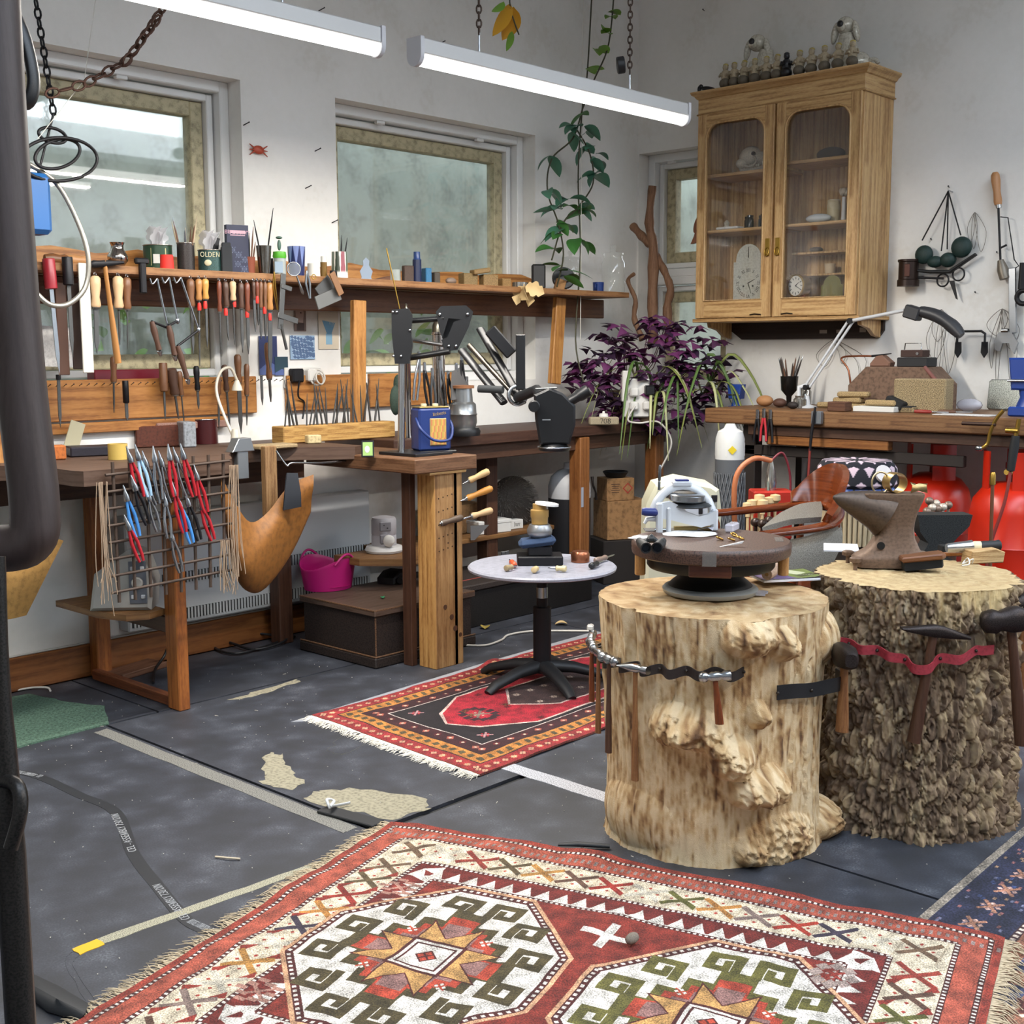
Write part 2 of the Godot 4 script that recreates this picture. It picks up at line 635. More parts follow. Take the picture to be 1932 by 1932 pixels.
func window_unit(called:String,x0:float,x1:float,y0:float,y1:float,zp:float,along_x:bool,split:=0.0)->void:
	var white:=mat("window_white","dcdcda",0.35)
	var sash:=mat("sash_beige","bdb28f",0.55,0.0,"cloud",3.0)
	var root:=Node3D.new()
	root.name=called
	add_child(root)
	root.set_meta("kind","structure")
	root.position=V((x0+x1)/2,y0,zp) if along_x else V(-zp,y0,(x0+x1)/2)
	if not along_x:root.rotation.y=-PI/2
	var W:=x1-x0
	var parts:=[[0.0,y1-y0]]
	if split>0.0:parts=[[0.0,split-y0],[split-y0,y1-y0]]
	for sp in parts:
		var a:float=sp[0]; var b:float=sp[1]
		var fr:=ns()
		for k in 2:
			var w:float=[0.045,0.03][k]
			var off:float=[0.0,0.05][k]
			var d:float=[0.09,0.06][k]
			var dz:float=[0.03,0.0][k]
			fr.box(V(-W/2+off+w/2,(a+b)/2,dz),V(w,b-a-off*2,d),0.004)
			fr.box(V(W/2-off-w/2,(a+b)/2,dz),V(w,b-a-off*2,d),0.004)
			fr.box(V(0,a+off+w/2,dz),V(W-off*2-w*2,w,d),0.004)
			fr.box(V(0,b-off-w/2,dz),V(W-off*2-w*2,w,d),0.004)
		struct("window_frame",fr,white,root)
		var sa:=ns()
		var o2:=0.082
		var sw:=0.06
		sa.box(V(-W/2+o2+sw/2,(a+b)/2,-0.03),V(sw,b-a-o2*2,0.06),0.004)
		sa.box(V(W/2-o2-sw/2,(a+b)/2,-0.03),V(sw,b-a-o2*2,0.06),0.004)
		sa.box(V(0,a+o2+sw/2,-0.03),V(W-o2*2-sw*2,sw,0.06),0.004)
		sa.box(V(0,b-o2-sw/2,-0.03),V(W-o2*2-sw*2,sw,0.06),0.004)
		struct("window_sash",sa,sash,root)
		for k in 2:
			var o3:=o2+sw-0.008
			struct("window_pane",ns().box(V(0,(a+b)/2,-0.032-0.016*k),V(W-o3*2,b-a-o3*2,0.004)),glass("pane","e6efe8",0.06),root)
		for k in 2:
			struct("window_catch",ns().box(V(-W/2+W*(0.26+0.5*k),b-0.052,0.062),V(0.05,0.014,0.024),0.003),white,root)

func build_room()->void:
	var wp:=plaster()
	var s:=ns()
	wall_with_holes(s,-9.0,0.0,0,CEIL,[[-4.75,-2.715,1.1,2.365],[-2.214,-0.881,1.1,2.365]],-0.3,0,true)
	struct("wall_left",s,wp)
	s=ns()
	wall_with_holes(s,-0.3,2.8,0,CEIL,[[0.014,0.62,1.0,2.365]],0,0.3,false)
	s.box(V(3.3,CEIL/2,2.65),V(6.0,CEIL,0.3))
	struct("wall_right",s,wp)
	struct("wall_far",ns().box(V(6.45,CEIL/2,6.1),V(0.3,CEIL,7.2)),wp)
	struct("wall_back",ns().box(V(-1.35,CEIL/2,9.85),V(15.9,CEIL,0.3)),wp)
	struct("wall_near",ns().box(V(-9.15,CEIL/2,4.85),V(0.3,CEIL,10.3)),wp)
	var c:=ns()
	var holes:=[[0.05,5.86,6.3,9.07],[-7.4,-0.9,3.7,5.3]]
	var xs:=[-9.3,6.6]
	for h in holes:
		xs.append(h[0]); xs.append(h[1])
	xs.sort()
	for i in xs.size()-1:
		var a:float=xs[i]; var b:float=xs[i+1]
		var spans:=[[-0.3,10.0]]
		for h in holes:
			if (a+b)/2>h[0] and (a+b)/2<h[1]:spans=[[-0.3,h[2]],[h[3],10.0]]
		for sp in spans:
			c.box(V((a+b)/2,CEIL+0.15,(sp[0]+sp[1])/2),V(b-a,0.3,sp[1]-sp[0]))
	struct("ceiling",c,wp)
	struct("floor",ns().box(V(-1.35,-0.11,4.85),V(15.9,0.2,10.3)),mat("floor_base","141516",0.7,0.0,"cloud",1.0))
	window_unit("window_1",-4.75,-2.715,1.1,2.365,-0.16,true)
	window_unit("window_2",-2.214,-0.881,1.1,2.365,-0.16,true)
	window_unit("window_3",0.014,0.62,1.0,2.365,-0.16,false,1.67)
	struct("ground_outside",ns().box(V(-2,-0.15,-3.2),V(18,0.2,5.7)),mat("yard","6d6c66",0.9,0.0,"cloud",0.6))
	struct("wall_outside",ns().box(V(-2.5,1.7,-2.0),V(15,3.6,0.2)),mat("render_wall","9ba191",0.9,0.0,"cloud",0.5))
	struct("added_shade_roof",ns().box(V(-2.5,3.0,-0.85),V(15,0.12,1.1)),mat("added_roof_grey","a8a8a2",0.9))  # unseen canopy, added to keep daylight off the yard behind the windows

func slab(pts:Array,y0:float,y1:float)->S:
	var poly:=P2(pts)
	for i in poly.size():poly[i]=W(poly[i].x,-poly[i].y)
	return ns().prism(poly,y1-y0,Transform3D(Basis(V(1,0,0),V(0,0,-1),V(0,1,0)),V(0,(y0+y1)/2,0)))

func ragged(pts:Array,amount:float,seed_:int,cut:=4)->Array:
	var r:=RandomNumberGenerator.new()
	r.seed=seed_
	var out:=[]
	var m:=pts.size()/2
	for i in m:
		var a:=W(pts[i*2],pts[i*2+1])
		var j:=(i+1) % m
		var b:=W(pts[j*2],pts[j*2+1])
		for k in cut:
			var q:=a.lerp(b,float(k)/cut)
			out.append(q.x+r.randf_range(-amount,amount)); out.append(q.y+r.randf_range(-amount,amount))
	return out

func rubber()->StandardMaterial3D:
	if mats.has("rubber_mat"):return mats["rubber_mat"]
	var m:=StandardMaterial3D.new()
	m.resource_name="rubber_mat"
	m.albedo_texture=ramp_tex("rubber",1024,1024,[[noise_bytes(1024,1024,1024,1024,0.006,31,0,6),0.62],[noise_bytes(1024,1024,1024,1024,0.16,32,0,3),0.38]],[[0.25,K("2a2c31")],[0.45,K("303239")],[0.6,K("373a42")],[0.72,K("42454d")],[0.82,K("5a5d64")]])
	m.roughness=0.55
	m.uv1_triplanar=true
	m.uv1_world_triplanar=true
	m.uv1_scale=Vector3.ONE*0.9
	mats["rubber_mat"]=m
	return m

func build_floor()->void:
	var fl:=get_node("floor")
	var rb:=rubber()
	for q in [[-8.9,0.655,-3.806,0.655,-3.806,4.2,-8.9,4.2],[-3.794,0.655,-2.6,0.65,-1.6,0.65,-1.6,1.85,-3.19,1.85,-3.19,2.02,-3.794,2.02],[-8.9,0.03,-3.60,0.03,-3.60,0.64,-8.9,0.64],[-3.592,0.03,-2.2,0.03,-2.2,0.64,-3.592,0.64],
			[-3.794,2.05,-3.205,2.05,-3.205,4.2,-3.794,4.2],[-3.195,1.86,-1.6,1.86,-1.6,4.2,-3.195,4.2],[-2.192,0.03,-0.02,0.03,-0.02,0.64,-2.192,0.64],[-1.592,0.65,-0.02,0.65,-0.02,2.78,-1.592,2.78],[-8.9,4.208,6.2,4.208,6.2,9.6,-8.9,9.6],[-1.592,2.82,6.2,2.82,6.2,4.2,-1.592,4.2]]:
		struct("rubber_mat",slab(q,-0.012,0.0),rb,fl)
	var tape:=mat("tape_grey","83827c",0.6,0.0,"worn",9.0)
	var cream:=mat("tape_cream","aaa68f",0.7,0.0,"worn",12.0)
	var glue:=mat("glue_residue","938d78",0.85,0.0,"cloud",9.0)
	struct("duct_tape",slab(ragged([-3.87,0.70,-3.82,0.69,-3.815,1.98,-3.868,1.98],0.003,1,14),0.0,0.0012),tape,fl)
	struct("duct_tape",slab(ragged([-3.225,1.9,-3.165,1.9,-3.175,2.44,-3.235,2.44],0.003,2,10),0.0,0.0015),mat("tape_white","c9cbd2",0.45,0.0,"worn",9.0),fl)
	struct("masking_tape",slab(ragged([-4.60,2.045,-3.86,2.085,-3.86,2.112,-4.60,2.078],0.0025,3,16),0.0,0.001),cream,fl)
	struct("yellow_tape",slab(ragged([-4.66,2.05,-4.60,2.047,-4.60,2.080,-4.66,2.085],0.002,4,3),0.0,0.0014),mat("tape_yellow","d8a725",0.5),fl)
	struct("tape_residue",slab(ragged([-4.685,2.07,-4.66,2.06,-4.66,2.08,-4.69,2.11,-4.74,2.30,-4.755,2.30,-4.70,2.10],0.003,5,5),0.0,0.0006),mat("residue_grey","5d605f",0.8,0.0,"worn",14.0),fl)
	for g in [[-3.79,1.50,-3.73,1.46,-3.66,1.33,-3.60,1.30,-3.59,1.36,-3.66,1.48,-3.70,1.60,-3.76,1.62],[-3.79,1.70,-3.70,1.68,-3.60,1.78,-3.55,1.95,-3.60,2.03,-3.72,2.0,-3.76,1.86],
			[-3.48,1.42,-3.38,1.36,-3.25,1.28,-3.24,1.32,-3.34,1.45,-3.46,1.49],[-3.36,0.70,-3.2,0.68,-3.0,0.665,-3.02,0.69,-3.2,0.72,-3.3,0.73]]:
		struct("glue_residue",slab(ragged(g,0.012,7+g.size(),5),0.0,0.0007),glue,fl)
	var pts:=[V(-4.225,0,0.871),V(-4.196,0,0.98),V(-4.192,0,1.208),V(-4.192,0,1.407),V(-4.307,0,1.692),V(-4.367,0,1.902),V(-4.42,0,2.109),V(-4.416,0,2.206)]
	var st:=ns()
	var sp:=spline(pts,5)
	for i in sp.size()-1:
		var a:Vector3=sp[i]; var b:Vector3=sp[i+1]
		var d:=(b-a).normalized().cross(Vector3.UP)*0.016
		var u:=V(0,0.0009,0)
		st.quad(a-d+u,b-d+u,b+d+u,a+d+u,Vector3.UP)
		st.quad(a-d,b-d,b-d+u,a-d+u,-d)
		st.quad(a+d,b+d,b+d+u,a+d+u,d)
	var strip:=struct("lettered_strip",st,mat("strip_black","26282c",0.5),fl)
	var ink:=M("print_grey")
	for q in [[V(-4.251,0,1.548),V(-4.196,0,1.414),V(-4.296,0,1.68)],[V(-4.393,0,2.004),V(-4.365,0,1.896),V(-4.417,0,2.105)],[V(-4.414,0,2.16),V(-4.417,0,2.12),V(-4.411,0,2.201)],[V(-4.207,0,0.926),V(-4.224,0,0.879),V(-4.193,0,0.983)]]:
		var o:=MeshInstance3D.new()
		o.mesh=text_mesh("CEL - ASSEMBLY 730 DIN",0.026,0.0004)
		o.material_override=ink
		o.name=numbered(fl,"strip_lettering")
		fl.add_child(o)
		var x:Vector3=(q[1]-q[2]).normalized()
		var len_:float=q[1].distance_to(q[2])
		var w:float=o.mesh.get_aabb().size.x
		o.transform=Transform3D(Basis(x*(len_/w),Vector3.UP.cross(x),Vector3.UP),q[0]+V(0,0.0012,0))
	var r:=RandomNumberGenerator.new()
	r.seed=77
	var db:=ns()
	for i in 900:
		var x:=r.randf_range(-5.2,-1.7)
		var z:=r.randf_range(0.3,4.0)
		var L:=r.randf_range(0.001,0.004) if r.randf()<0.9 else r.randf_range(0.005,0.018)
		db.box(V(x,0.0015,z),V(L,0.0015,r.randf_range(0.0008,0.0022)),0.0,yaw(r.randf()*TAU))
	var dd:=solo("floor_debris",db,mat("chips","b9b4aa",0.8),"pale chips and shavings scattered over the dark rubber mats","debris")
	dd.set_meta("kind","stuff")
	solo("wood_splinter",ns().tube([V(-4.184,0.004,1.87),V(-4.169,0.006,1.904),V(-4.15,0.004,1.927)],0.0028,5),mat("splinter","c9b9a0",0.8),"thin pale wood splinter lying on the dark mat","splinter")
	solo("wood_shard",ns().prism(P2([0,0,0.10,0.012,0.11,0.018,0.02,0.022]),0.005,Transform3D(Basis(V(0.62,0,0.78),V(0.78,0,-0.62),Vector3.UP),V(-2.861,0.004,2.914))),mat("shard","cdbb9d",0.8),"pale flat wood shard beside the bark covered stump","splinter")
	solo("crumpled_tape",ns().tube(spline([V(-3.794,0.01,1.838),V(-3.79,0.03,1.82),V(-3.765,0.02,1.82),V(-3.813,0.03,1.866),V(-3.759,0.01,1.836),V(-3.729,0.01,1.845)],5),0.005,6,0.5),mat("tape_scrap","c2c3c2",0.5),"crumpled scrap of white tape on the floor seam","tape")
	solo("rubber_offcut",ns().box(V(-3.788,0.006,1.916),V(0.05,0.008,0.2),0.002,yaw(0.15)),M("offcut"),"loose black rubber strip by the corner of the large rug","rubber strip")
	solo("rubber_edging",ns().tube([V(-3.56,0.008,2.459),V(-3.531,0.012,2.5),V(-3.48,0.008,2.562)],[0.006,0.01,0.008],6,0.6),M("offcut"),"short black rubber edging sticking out below the pale stump","rubber strip")
	var fold:=ns().grid([[V(-4.769,0.004,2.096),V(-4.812,0.03,2.188),V(-4.813,0.004,2.176)],[V(-4.757,0.004,2.184),V(-4.809,0.035,2.278),V(-4.815,0.004,2.255)],[V(-4.751,0.004,2.288),V(-4.785,0.02,2.341),V(-4.79,0.004,2.33)]],0.004)
	solo("rubber_flap",fold,M("offcut"),"torn rubber flap curling up beside the large rug","rubber strip")
	solo("dry_leaf",leaf_shape(0.05,0.022,0.5),mat("leaf_dry","8d7a36",0.7),"curled yellow dry leaf lying in front of the black plank","leaf",V(-1.909,0.004,0.606),0.7)
	solo("dry_leaf",leaf_shape(0.06,0.02,0.5),M("leaf_pale"),"curled pale dry leaf behind the castor foot of round table","leaf",V(-1.585,0.004,0.822),2.4)
	var gc:=slab(ragged([-4.8,0.10,-4.3,0.06,-3.80,0.10,-3.76,0.3,-3.70,0.46,-3.79,0.655,-4.3,0.67,-4.8,0.68],0.006,9,6),0.0,0.006)
	solo("green_carpet",gc,mat("carpet_green","5f7f6b",0.95,0.0,"speck",5.0,0.4),"faded green carpet offcut under the workbench","carpet")
	rug_large()
	rug_red()
	rug_blue()

func leaf_shape(L:float,W:float,bend:float,lobes:=0.0)->S:
	var g:=[]
	for i in 9:
		var t:=i/8.0
		var w:=W*pow(sin(PI*pow(t,0.8)),0.75)*(1.0+lobes*sin(t*18.0))
		var row:=[]
		for j in 5:
			var q:=(j-2)/2.0
			row.append(V(t*L,bend*L*(t*(1.0-t))+absf(q)*w*bend*0.6,q*w))
		g.append(row)
	return ns().grid(g,0.0012)

func rug_mesh(L:float,W:float,nu:int,nv:int,lift:Callable,thick:float)->S:
	var g:=[]
	for i in nv+1:
		var row:=[]
		for j in nu+1:
			var u:=L*j/nu; var v:=W*i/nv
			var w:Vector3=lift.call(u,v)
			row.append(w)
		g.append(row)
	return ns().grid(g,thick)

func fringe(a:Callable,n:int,len_:float,seed_:int,r0:=0.0011)->S:
	var r:=RandomNumberGenerator.new()
	r.seed=seed_
	var s:=ns()
	for i in n:
		var fo:Array=a.call((i+r.randf())/n)
		var d:Vector3=fo[1].rotated(Vector3.UP,r.randf_range(-0.45,0.45))
		var L:=len_*r.randf_range(0.55,1.15)
		var p:Vector3=fo[0]
		var e:=d.rotated(Vector3.UP,r.randf_range(-0.5,0.5))
		s.tube([p,p+d*L*0.5+V(0,r.randf_range(-0.002,0.003),0),V((p+d*L*0.5+e*L*0.5).x,0.0025,(p+d*L*0.5+e*L*0.5).z)],[r0*1.3,r0,r0*0.5],4)
	return s

func rect(im:Image,x:float,y:float,w:float,h:float,c:Color)->void:
	im.fill_rect(Rect2i(int(x),int(y),int(maxf(w,1)),int(maxf(h,1))),c)

func dotted(im:Image,a:Vector2,b:Vector2,w:float,dark:Color,pale:Color,step:=13.0)->void:
	var d:=(b-a).normalized(); var nrm:=W(-d.y,d.x)*w*0.5
	fill_poly(im,PackedVector2Array([a-nrm,b-nrm,b+nrm,a+nrm]),dark)
	var L:=a.distance_to(b); var t:=3.0
	while t<L-4:
		var q:=a+d*t
		var k:=nrm*0.62
		fill_poly(im,PackedVector2Array([q-k,q+d*step*0.5-k,q+d*step*0.5+k,q+k]),pale)
		t+=step

func weave(im:Image,seed_:int,amount:float)->void:
	var f:=FastNoiseLite.new()
	f.seed=seed_; f.frequency=0.02
	var nz:=f.get_image(im.get_width(),im.get_height())
	nz.convert(Image.FORMAT_L8)
	var f2:=FastNoiseLite.new()
	f2.seed=seed_+1; f2.frequency=0.22; f2.fractal_octaves=2
	var n2:=f2.get_image(im.get_width(),im.get_height())
	n2.convert(Image.FORMAT_L8)
	var A:=nz.get_data(); var B:=n2.get_data()
	im.convert(Image.FORMAT_RGB8)
	var D:=im.get_data()
	for i in A.size():
		var k:=222+int((A[i]-128)*amount)+int((B[i]-128)*amount*1.6)
		var o:=i*3
		D[o]=mini(255,D[o]*k >> 8); D[o+1]=mini(255,D[o+1]*k >> 8); D[o+2]=mini(255,D[o+2]*k >> 8)
	im.set_data(im.get_width(),im.get_height(),false,Image.FORMAT_RGB8,D)

func motif_x(im:Image,c:Vector2,r:float,col:Color,petal:Color)->void:
	for k in 2:
		var d:=W(r,r*0.8) if k==0 else W(r,-r*0.8)
		var nn:=W(-d.y,d.x).normalized()*r*0.17
		fill_poly(im,PackedVector2Array([c-d-nn,c+d-nn,c+d+nn,c-d+nn]),col)
	for q in [W(0,-0.62),W(0,0.62),W(-0.62,0),W(0.62,0)]:
		var p:Vector2=c+q*r
		fill_poly(im,PackedVector2Array([p+W(-5,0),p+W(0,-5),p+W(5,0),p+W(0,5)]),petal)

func medallion(im:Image,c:Vector2,green:Color)->void:
	var tan:=K("c99a76"); var dark:=K("4a201e"); var white:=K("dad3c8"); var red:=K("a9422f"); var mauve:=K("8a6660"); var gold:=K("b98d55")
	var oct:=func(k:float)->PackedVector2Array:
		var p:=PackedVector2Array()
		for q in [[-285,-105],[-92,-325],[92,-325],[285,-105],[285,105],[92,325],[-92,325],[-285,105]]:
			p.append(c+W(q[0],q[1])*k)
		return p
	fill_poly(im,oct.call(1.0),tan)
	fill_poly(im,oct.call(0.965),dark)
	var o:PackedVector2Array=oct.call(0.94)
	for i in 8:dotted(im,o[i],o[(i+1) % 8],13,dark,white,17)
	fill_poly(im,oct.call(0.905),white)
	for h in [[-150,-165,1,1],[150,-165,-1,1],[-150,165,1,-1],[150,165,-1,-1],[-45,-235,1,1],[62,-235,-1,1],[-62,235,1,-1],[45,235,-1,-1],[-205,-62,1,1],[205,-62,-1,1],[-205,62,1,-1],[205,62,-1,-1]]:
		var q:=c+W(h[0],h[1])
		var sx:float=h[2]; var sy:float=h[3]
		for b in [[-38,-38,76,22],[-38,-38,22,70],[-38,12,54,20],[0,-10,18,40]]:
			var x0:float=q.x+(b[0] if sx>0 else -b[0]-b[2]); var y0:float=q.y+(b[1] if sy>0 else -b[1]-b[3])
			rect(im,x0,y0,b[2],b[3],green)
		rect(im,q.x+(20 if sx>0 else -42),q.y+(-38 if sy>0 else -40),22,78,green)
	var stair:=func(k:float)->PackedVector2Array:
		var p:=PackedVector2Array()
		var qd:=[[190,40],[140,40],[140,100],[92,100],[92,150],[40,150],[40,205]]
		for m in [[1,1,false],[-1,1,true],[-1,-1,false],[1,-1,true]]:
			var lst:Array=qd.duplicate()
			if m[2]:lst.reverse()
			for e in lst:p.append(c+W(e[0]*m[0],e[1]*m[1])*k)
		return p
	fill_poly(im,stair.call(1.0),green)
	fill_poly(im,stair.call(0.84),red)
	fill_poly(im,stair.call(0.70),mauve)
	var star:=PackedVector2Array()
	for i in 16:
		var a:=TAU*i/16.0+PI/8
		star.append(c+W(cos(a),sin(a))*(150.0 if i % 2==0 else 78.0))
	var big:=PackedVector2Array()
	for p in star:big.append(c+(p-c)*1.06)
	fill_poly(im,big,dark)
	fill_poly(im,star,gold)
	for e in [[64,64,dark],[56,56,white],[48,48,dark],[43,43,white]]:
		rect(im,c.x-e[0],c.y-e[1],e[0]*2,e[1]*2,e[2])
	fill_poly(im,PackedVector2Array([c+W(-26,0),c+W(0,-26),c+W(26,0),c+W(0,26)]),dark)
	for q in [W(-12,0),W(12,0),W(0,12),W(0,-12)]:
		var pp:Vector2=c+q
		fill_poly(im,PackedVector2Array([pp+W(-9,0),pp+W(0,-9),pp+W(9,0),pp+W(0,9)]),red)
	for q in [[-1,-1],[1,-1],[-1,1],[1,1]]:
		motif_x(im,c+W(q[0]*88,q[1]*92),13,red,white)

func rug_large()->void:
	var im:=Image.create(1520,1200,false,Image.FORMAT_RGB8)
	var field:=K("7c2f25"); var edge:=K("a3513f"); var cream:=K("d3c4aa"); var dark:=K("47201d"); var white:=K("dcd5ca")
	im.fill(K("8f3a2d"))
	rect(im,16,16,1488,1168,edge)
	for i in 90:# grey and red steps in the outer border
		for sgn in 2:
			rect(im,30+i*17,48 if sgn==0 else 1138,8,16,K("8c7a74"))
	rect(im,84,84,1352,1032,dark)
	rect(im,90,90,1340,1020,cream)
	dotted(im,W(22,24),W(1498,24),12,dark,white)
	dotted(im,W(24,22),W(24,1178),12,dark,white)
	dotted(im,W(1496,22),W(1496,1178),12,dark,white)
	for k in [84,202]:
		dotted(im,W(k,k),W(1520-k,k),12,dark,white)
		dotted(im,W(k,k),W(k,1200-k),12,dark,white)
		dotted(im,W(1520-k,k),W(1520-k,1200-k),12,dark,white)
		dotted(im,W(k,1200-k),W(1520-k,1200-k),12,dark,white)
	var cols:=[K("6b5440"),K("c9c0ae"),K("8e3a2f"),K("594a33"),K("a8793f"),K("5d4336"),K("8f2f26"),K("bdb5a4"),K("5c5a2c"),K("b27a3e"),K("7d6a62"),K("9b3527"),K("3d3440"),K("c7bda9")]
	for i in 15:
		var x:=150+i*87.0
		motif_x(im,W(x,143),42,cols[i % cols.size()],K("9c3a30"))
		motif_x(im,W(x,1057),42,cols[(i+5) % cols.size()],K("9c3a30"))
		for e in 2:# thin slanted dividers
			var yy:=143.0 if e==0 else 1057.0
			fill_poly(im,PackedVector2Array([W(x+36,yy+50),W(x+40,yy+50),W(x+54,yy-50),W(x+50,yy-50)]),K("b9a88e"))
	for i in 9:
		var y:=250+i*88.0
		motif_x(im,W(143,y),42,cols[(i*3) % cols.size()],K("9c3a30"))
		motif_x(im,W(1377,y),42,cols[(i*3+2) % cols.size()],K("9c3a30"))
		for e in 2:
			var xx:=143.0 if e==0 else 1377.0
			fill_poly(im,PackedVector2Array([W(xx-52,y+44),W(xx-20,y+22),W(xx-40,y+66)]),K("8a3329"))
			fill_poly(im,PackedVector2Array([W(xx+52,y+44),W(xx+20,y+66),W(xx+40,y+22)]),K("8a3329"))
	rect(im,208,208,1104,784,K("6c2822"))
	for i in 24:
		var x:=208+i*46.0
		fill_poly(im,PackedVector2Array([W(x,276),W(x+23,226),W(x+46,276)]),white)
		fill_poly(im,PackedVector2Array([W(x,924),W(x+23,974),W(x+46,924)]),white)
	for i in 17:
		var y:=208+i*46.0
		fill_poly(im,PackedVector2Array([W(276,y),W(226,y+23),W(276,y+46)]),white)
		fill_poly(im,PackedVector2Array([W(1244,y),W(1294,y+23),W(1244,y+46)]),white)
	rect(im,268,268,984,664,white)
	rect(im,276,276,968,648,field)
	for k in [278]:
		dotted(im,W(k,k),W(1520-k,k),11,dark,white)
		dotted(im,W(k,k),W(k,1200-k),11,dark,white)
		dotted(im,W(1520-k,k),W(1520-k,1200-k),11,dark,white)
		dotted(im,W(k,1200-k),W(1520-k,1200-k),11,dark,white)
	medallion(im,W(455,605),K("4b4128"))
	medallion(im,W(1062,605),K("5f5a2c"))
	rect(im,700,362,118,20,white)
	rect(im,748,316,20,110,white)
	for q in [W(1230,330),W(1230,870)]:
		for k in 8:
			var a:=TAU*k/8
			var p:Vector2=q+W(cos(a),sin(a))*36
			fill_poly(im,PackedVector2Array([p+W(-17,0),p+W(0,-17),p+W(17,0),p+W(0,17)]),K("a08d84"))
		motif_x(im,q,20,K("8a3329"),K("a08d84"))
	for q in [W(232,345),W(232,860),W(755,850)]:
		for k in 10:
			var a:=TAU*k/10
			var p:Vector2=q+W(cos(a),sin(a))*(30+9*(k % 2))
			rect(im,p.x-12,p.y-6,24,12,K("a3786a"))
		motif_x(im,q,24,K("a3786a"),K("8a3329"))
	weave(im,5,0.5)
	var m:=printed("rug_red_medallion",im,0.95)
	m.heightmap_enabled=true
	m.heightmap_texture=tex("speck")
	m.heightmap_scale=0.2
	var T:=V(-3.756,0,2.040)
	var e:=V(0.276,0,0.961); var w:=V(-0.961,0,0.276)
	var nz:=FastNoiseLite.new()
	nz.seed=4; nz.frequency=1.6
	var lift:=func(u:float,v:float)->Vector3:
		var over:=smoothstep(1.16,1.26,u)*0.009
		var bow:=0.045*(1.0-pow((u-0.76)/0.76,2))*(1.0-v/1.2)
		var p:=T+e*u+w*(v-0.005-bow)
		var h:=0.006+over+maxf(0.0,nz.get_noise_2d(u*2.0,v*2.0))*0.016
		if v<0.06:h+=0.006*(0.5+0.5*sin(u*14.0))*(1.0-v/0.06)
		return V(p.x,h,p.z)
	var t:=thing("medallion_rug","large brick red knotted rug with white octagonal medallions and fringe","rug",Vector3.ZERO)
	part(t,"pile",rug_mesh(1.52,1.2,76,60,lift,0.008),m)
	var fm:=mat("fringe_cream","bfae92",0.9)
	var f1:=fringe(func(x:float)->Array:return [lift.call(0.0,x*1.2),-e],420,0.05,1)
	part(t,"fringe",f1,fm).set_meta("kind","stuff")
	var f2:=fringe(func(x:float)->Array:return [lift.call(1.52,x*1.2),e],420,0.06,2)
	part(t,"fringe",f2,fm).set_meta("kind","stuff")
	solo("feather_tuft",ns().ball(V(0,0.012,0),V(0.02,0.012,0.012),8,6),mat("fluff","8c8073",0.95,0.0,"speck",20.0),"small grey fluff tuft lying on the cross of red rug","fluff",V(-3.865,0.014,2.925))

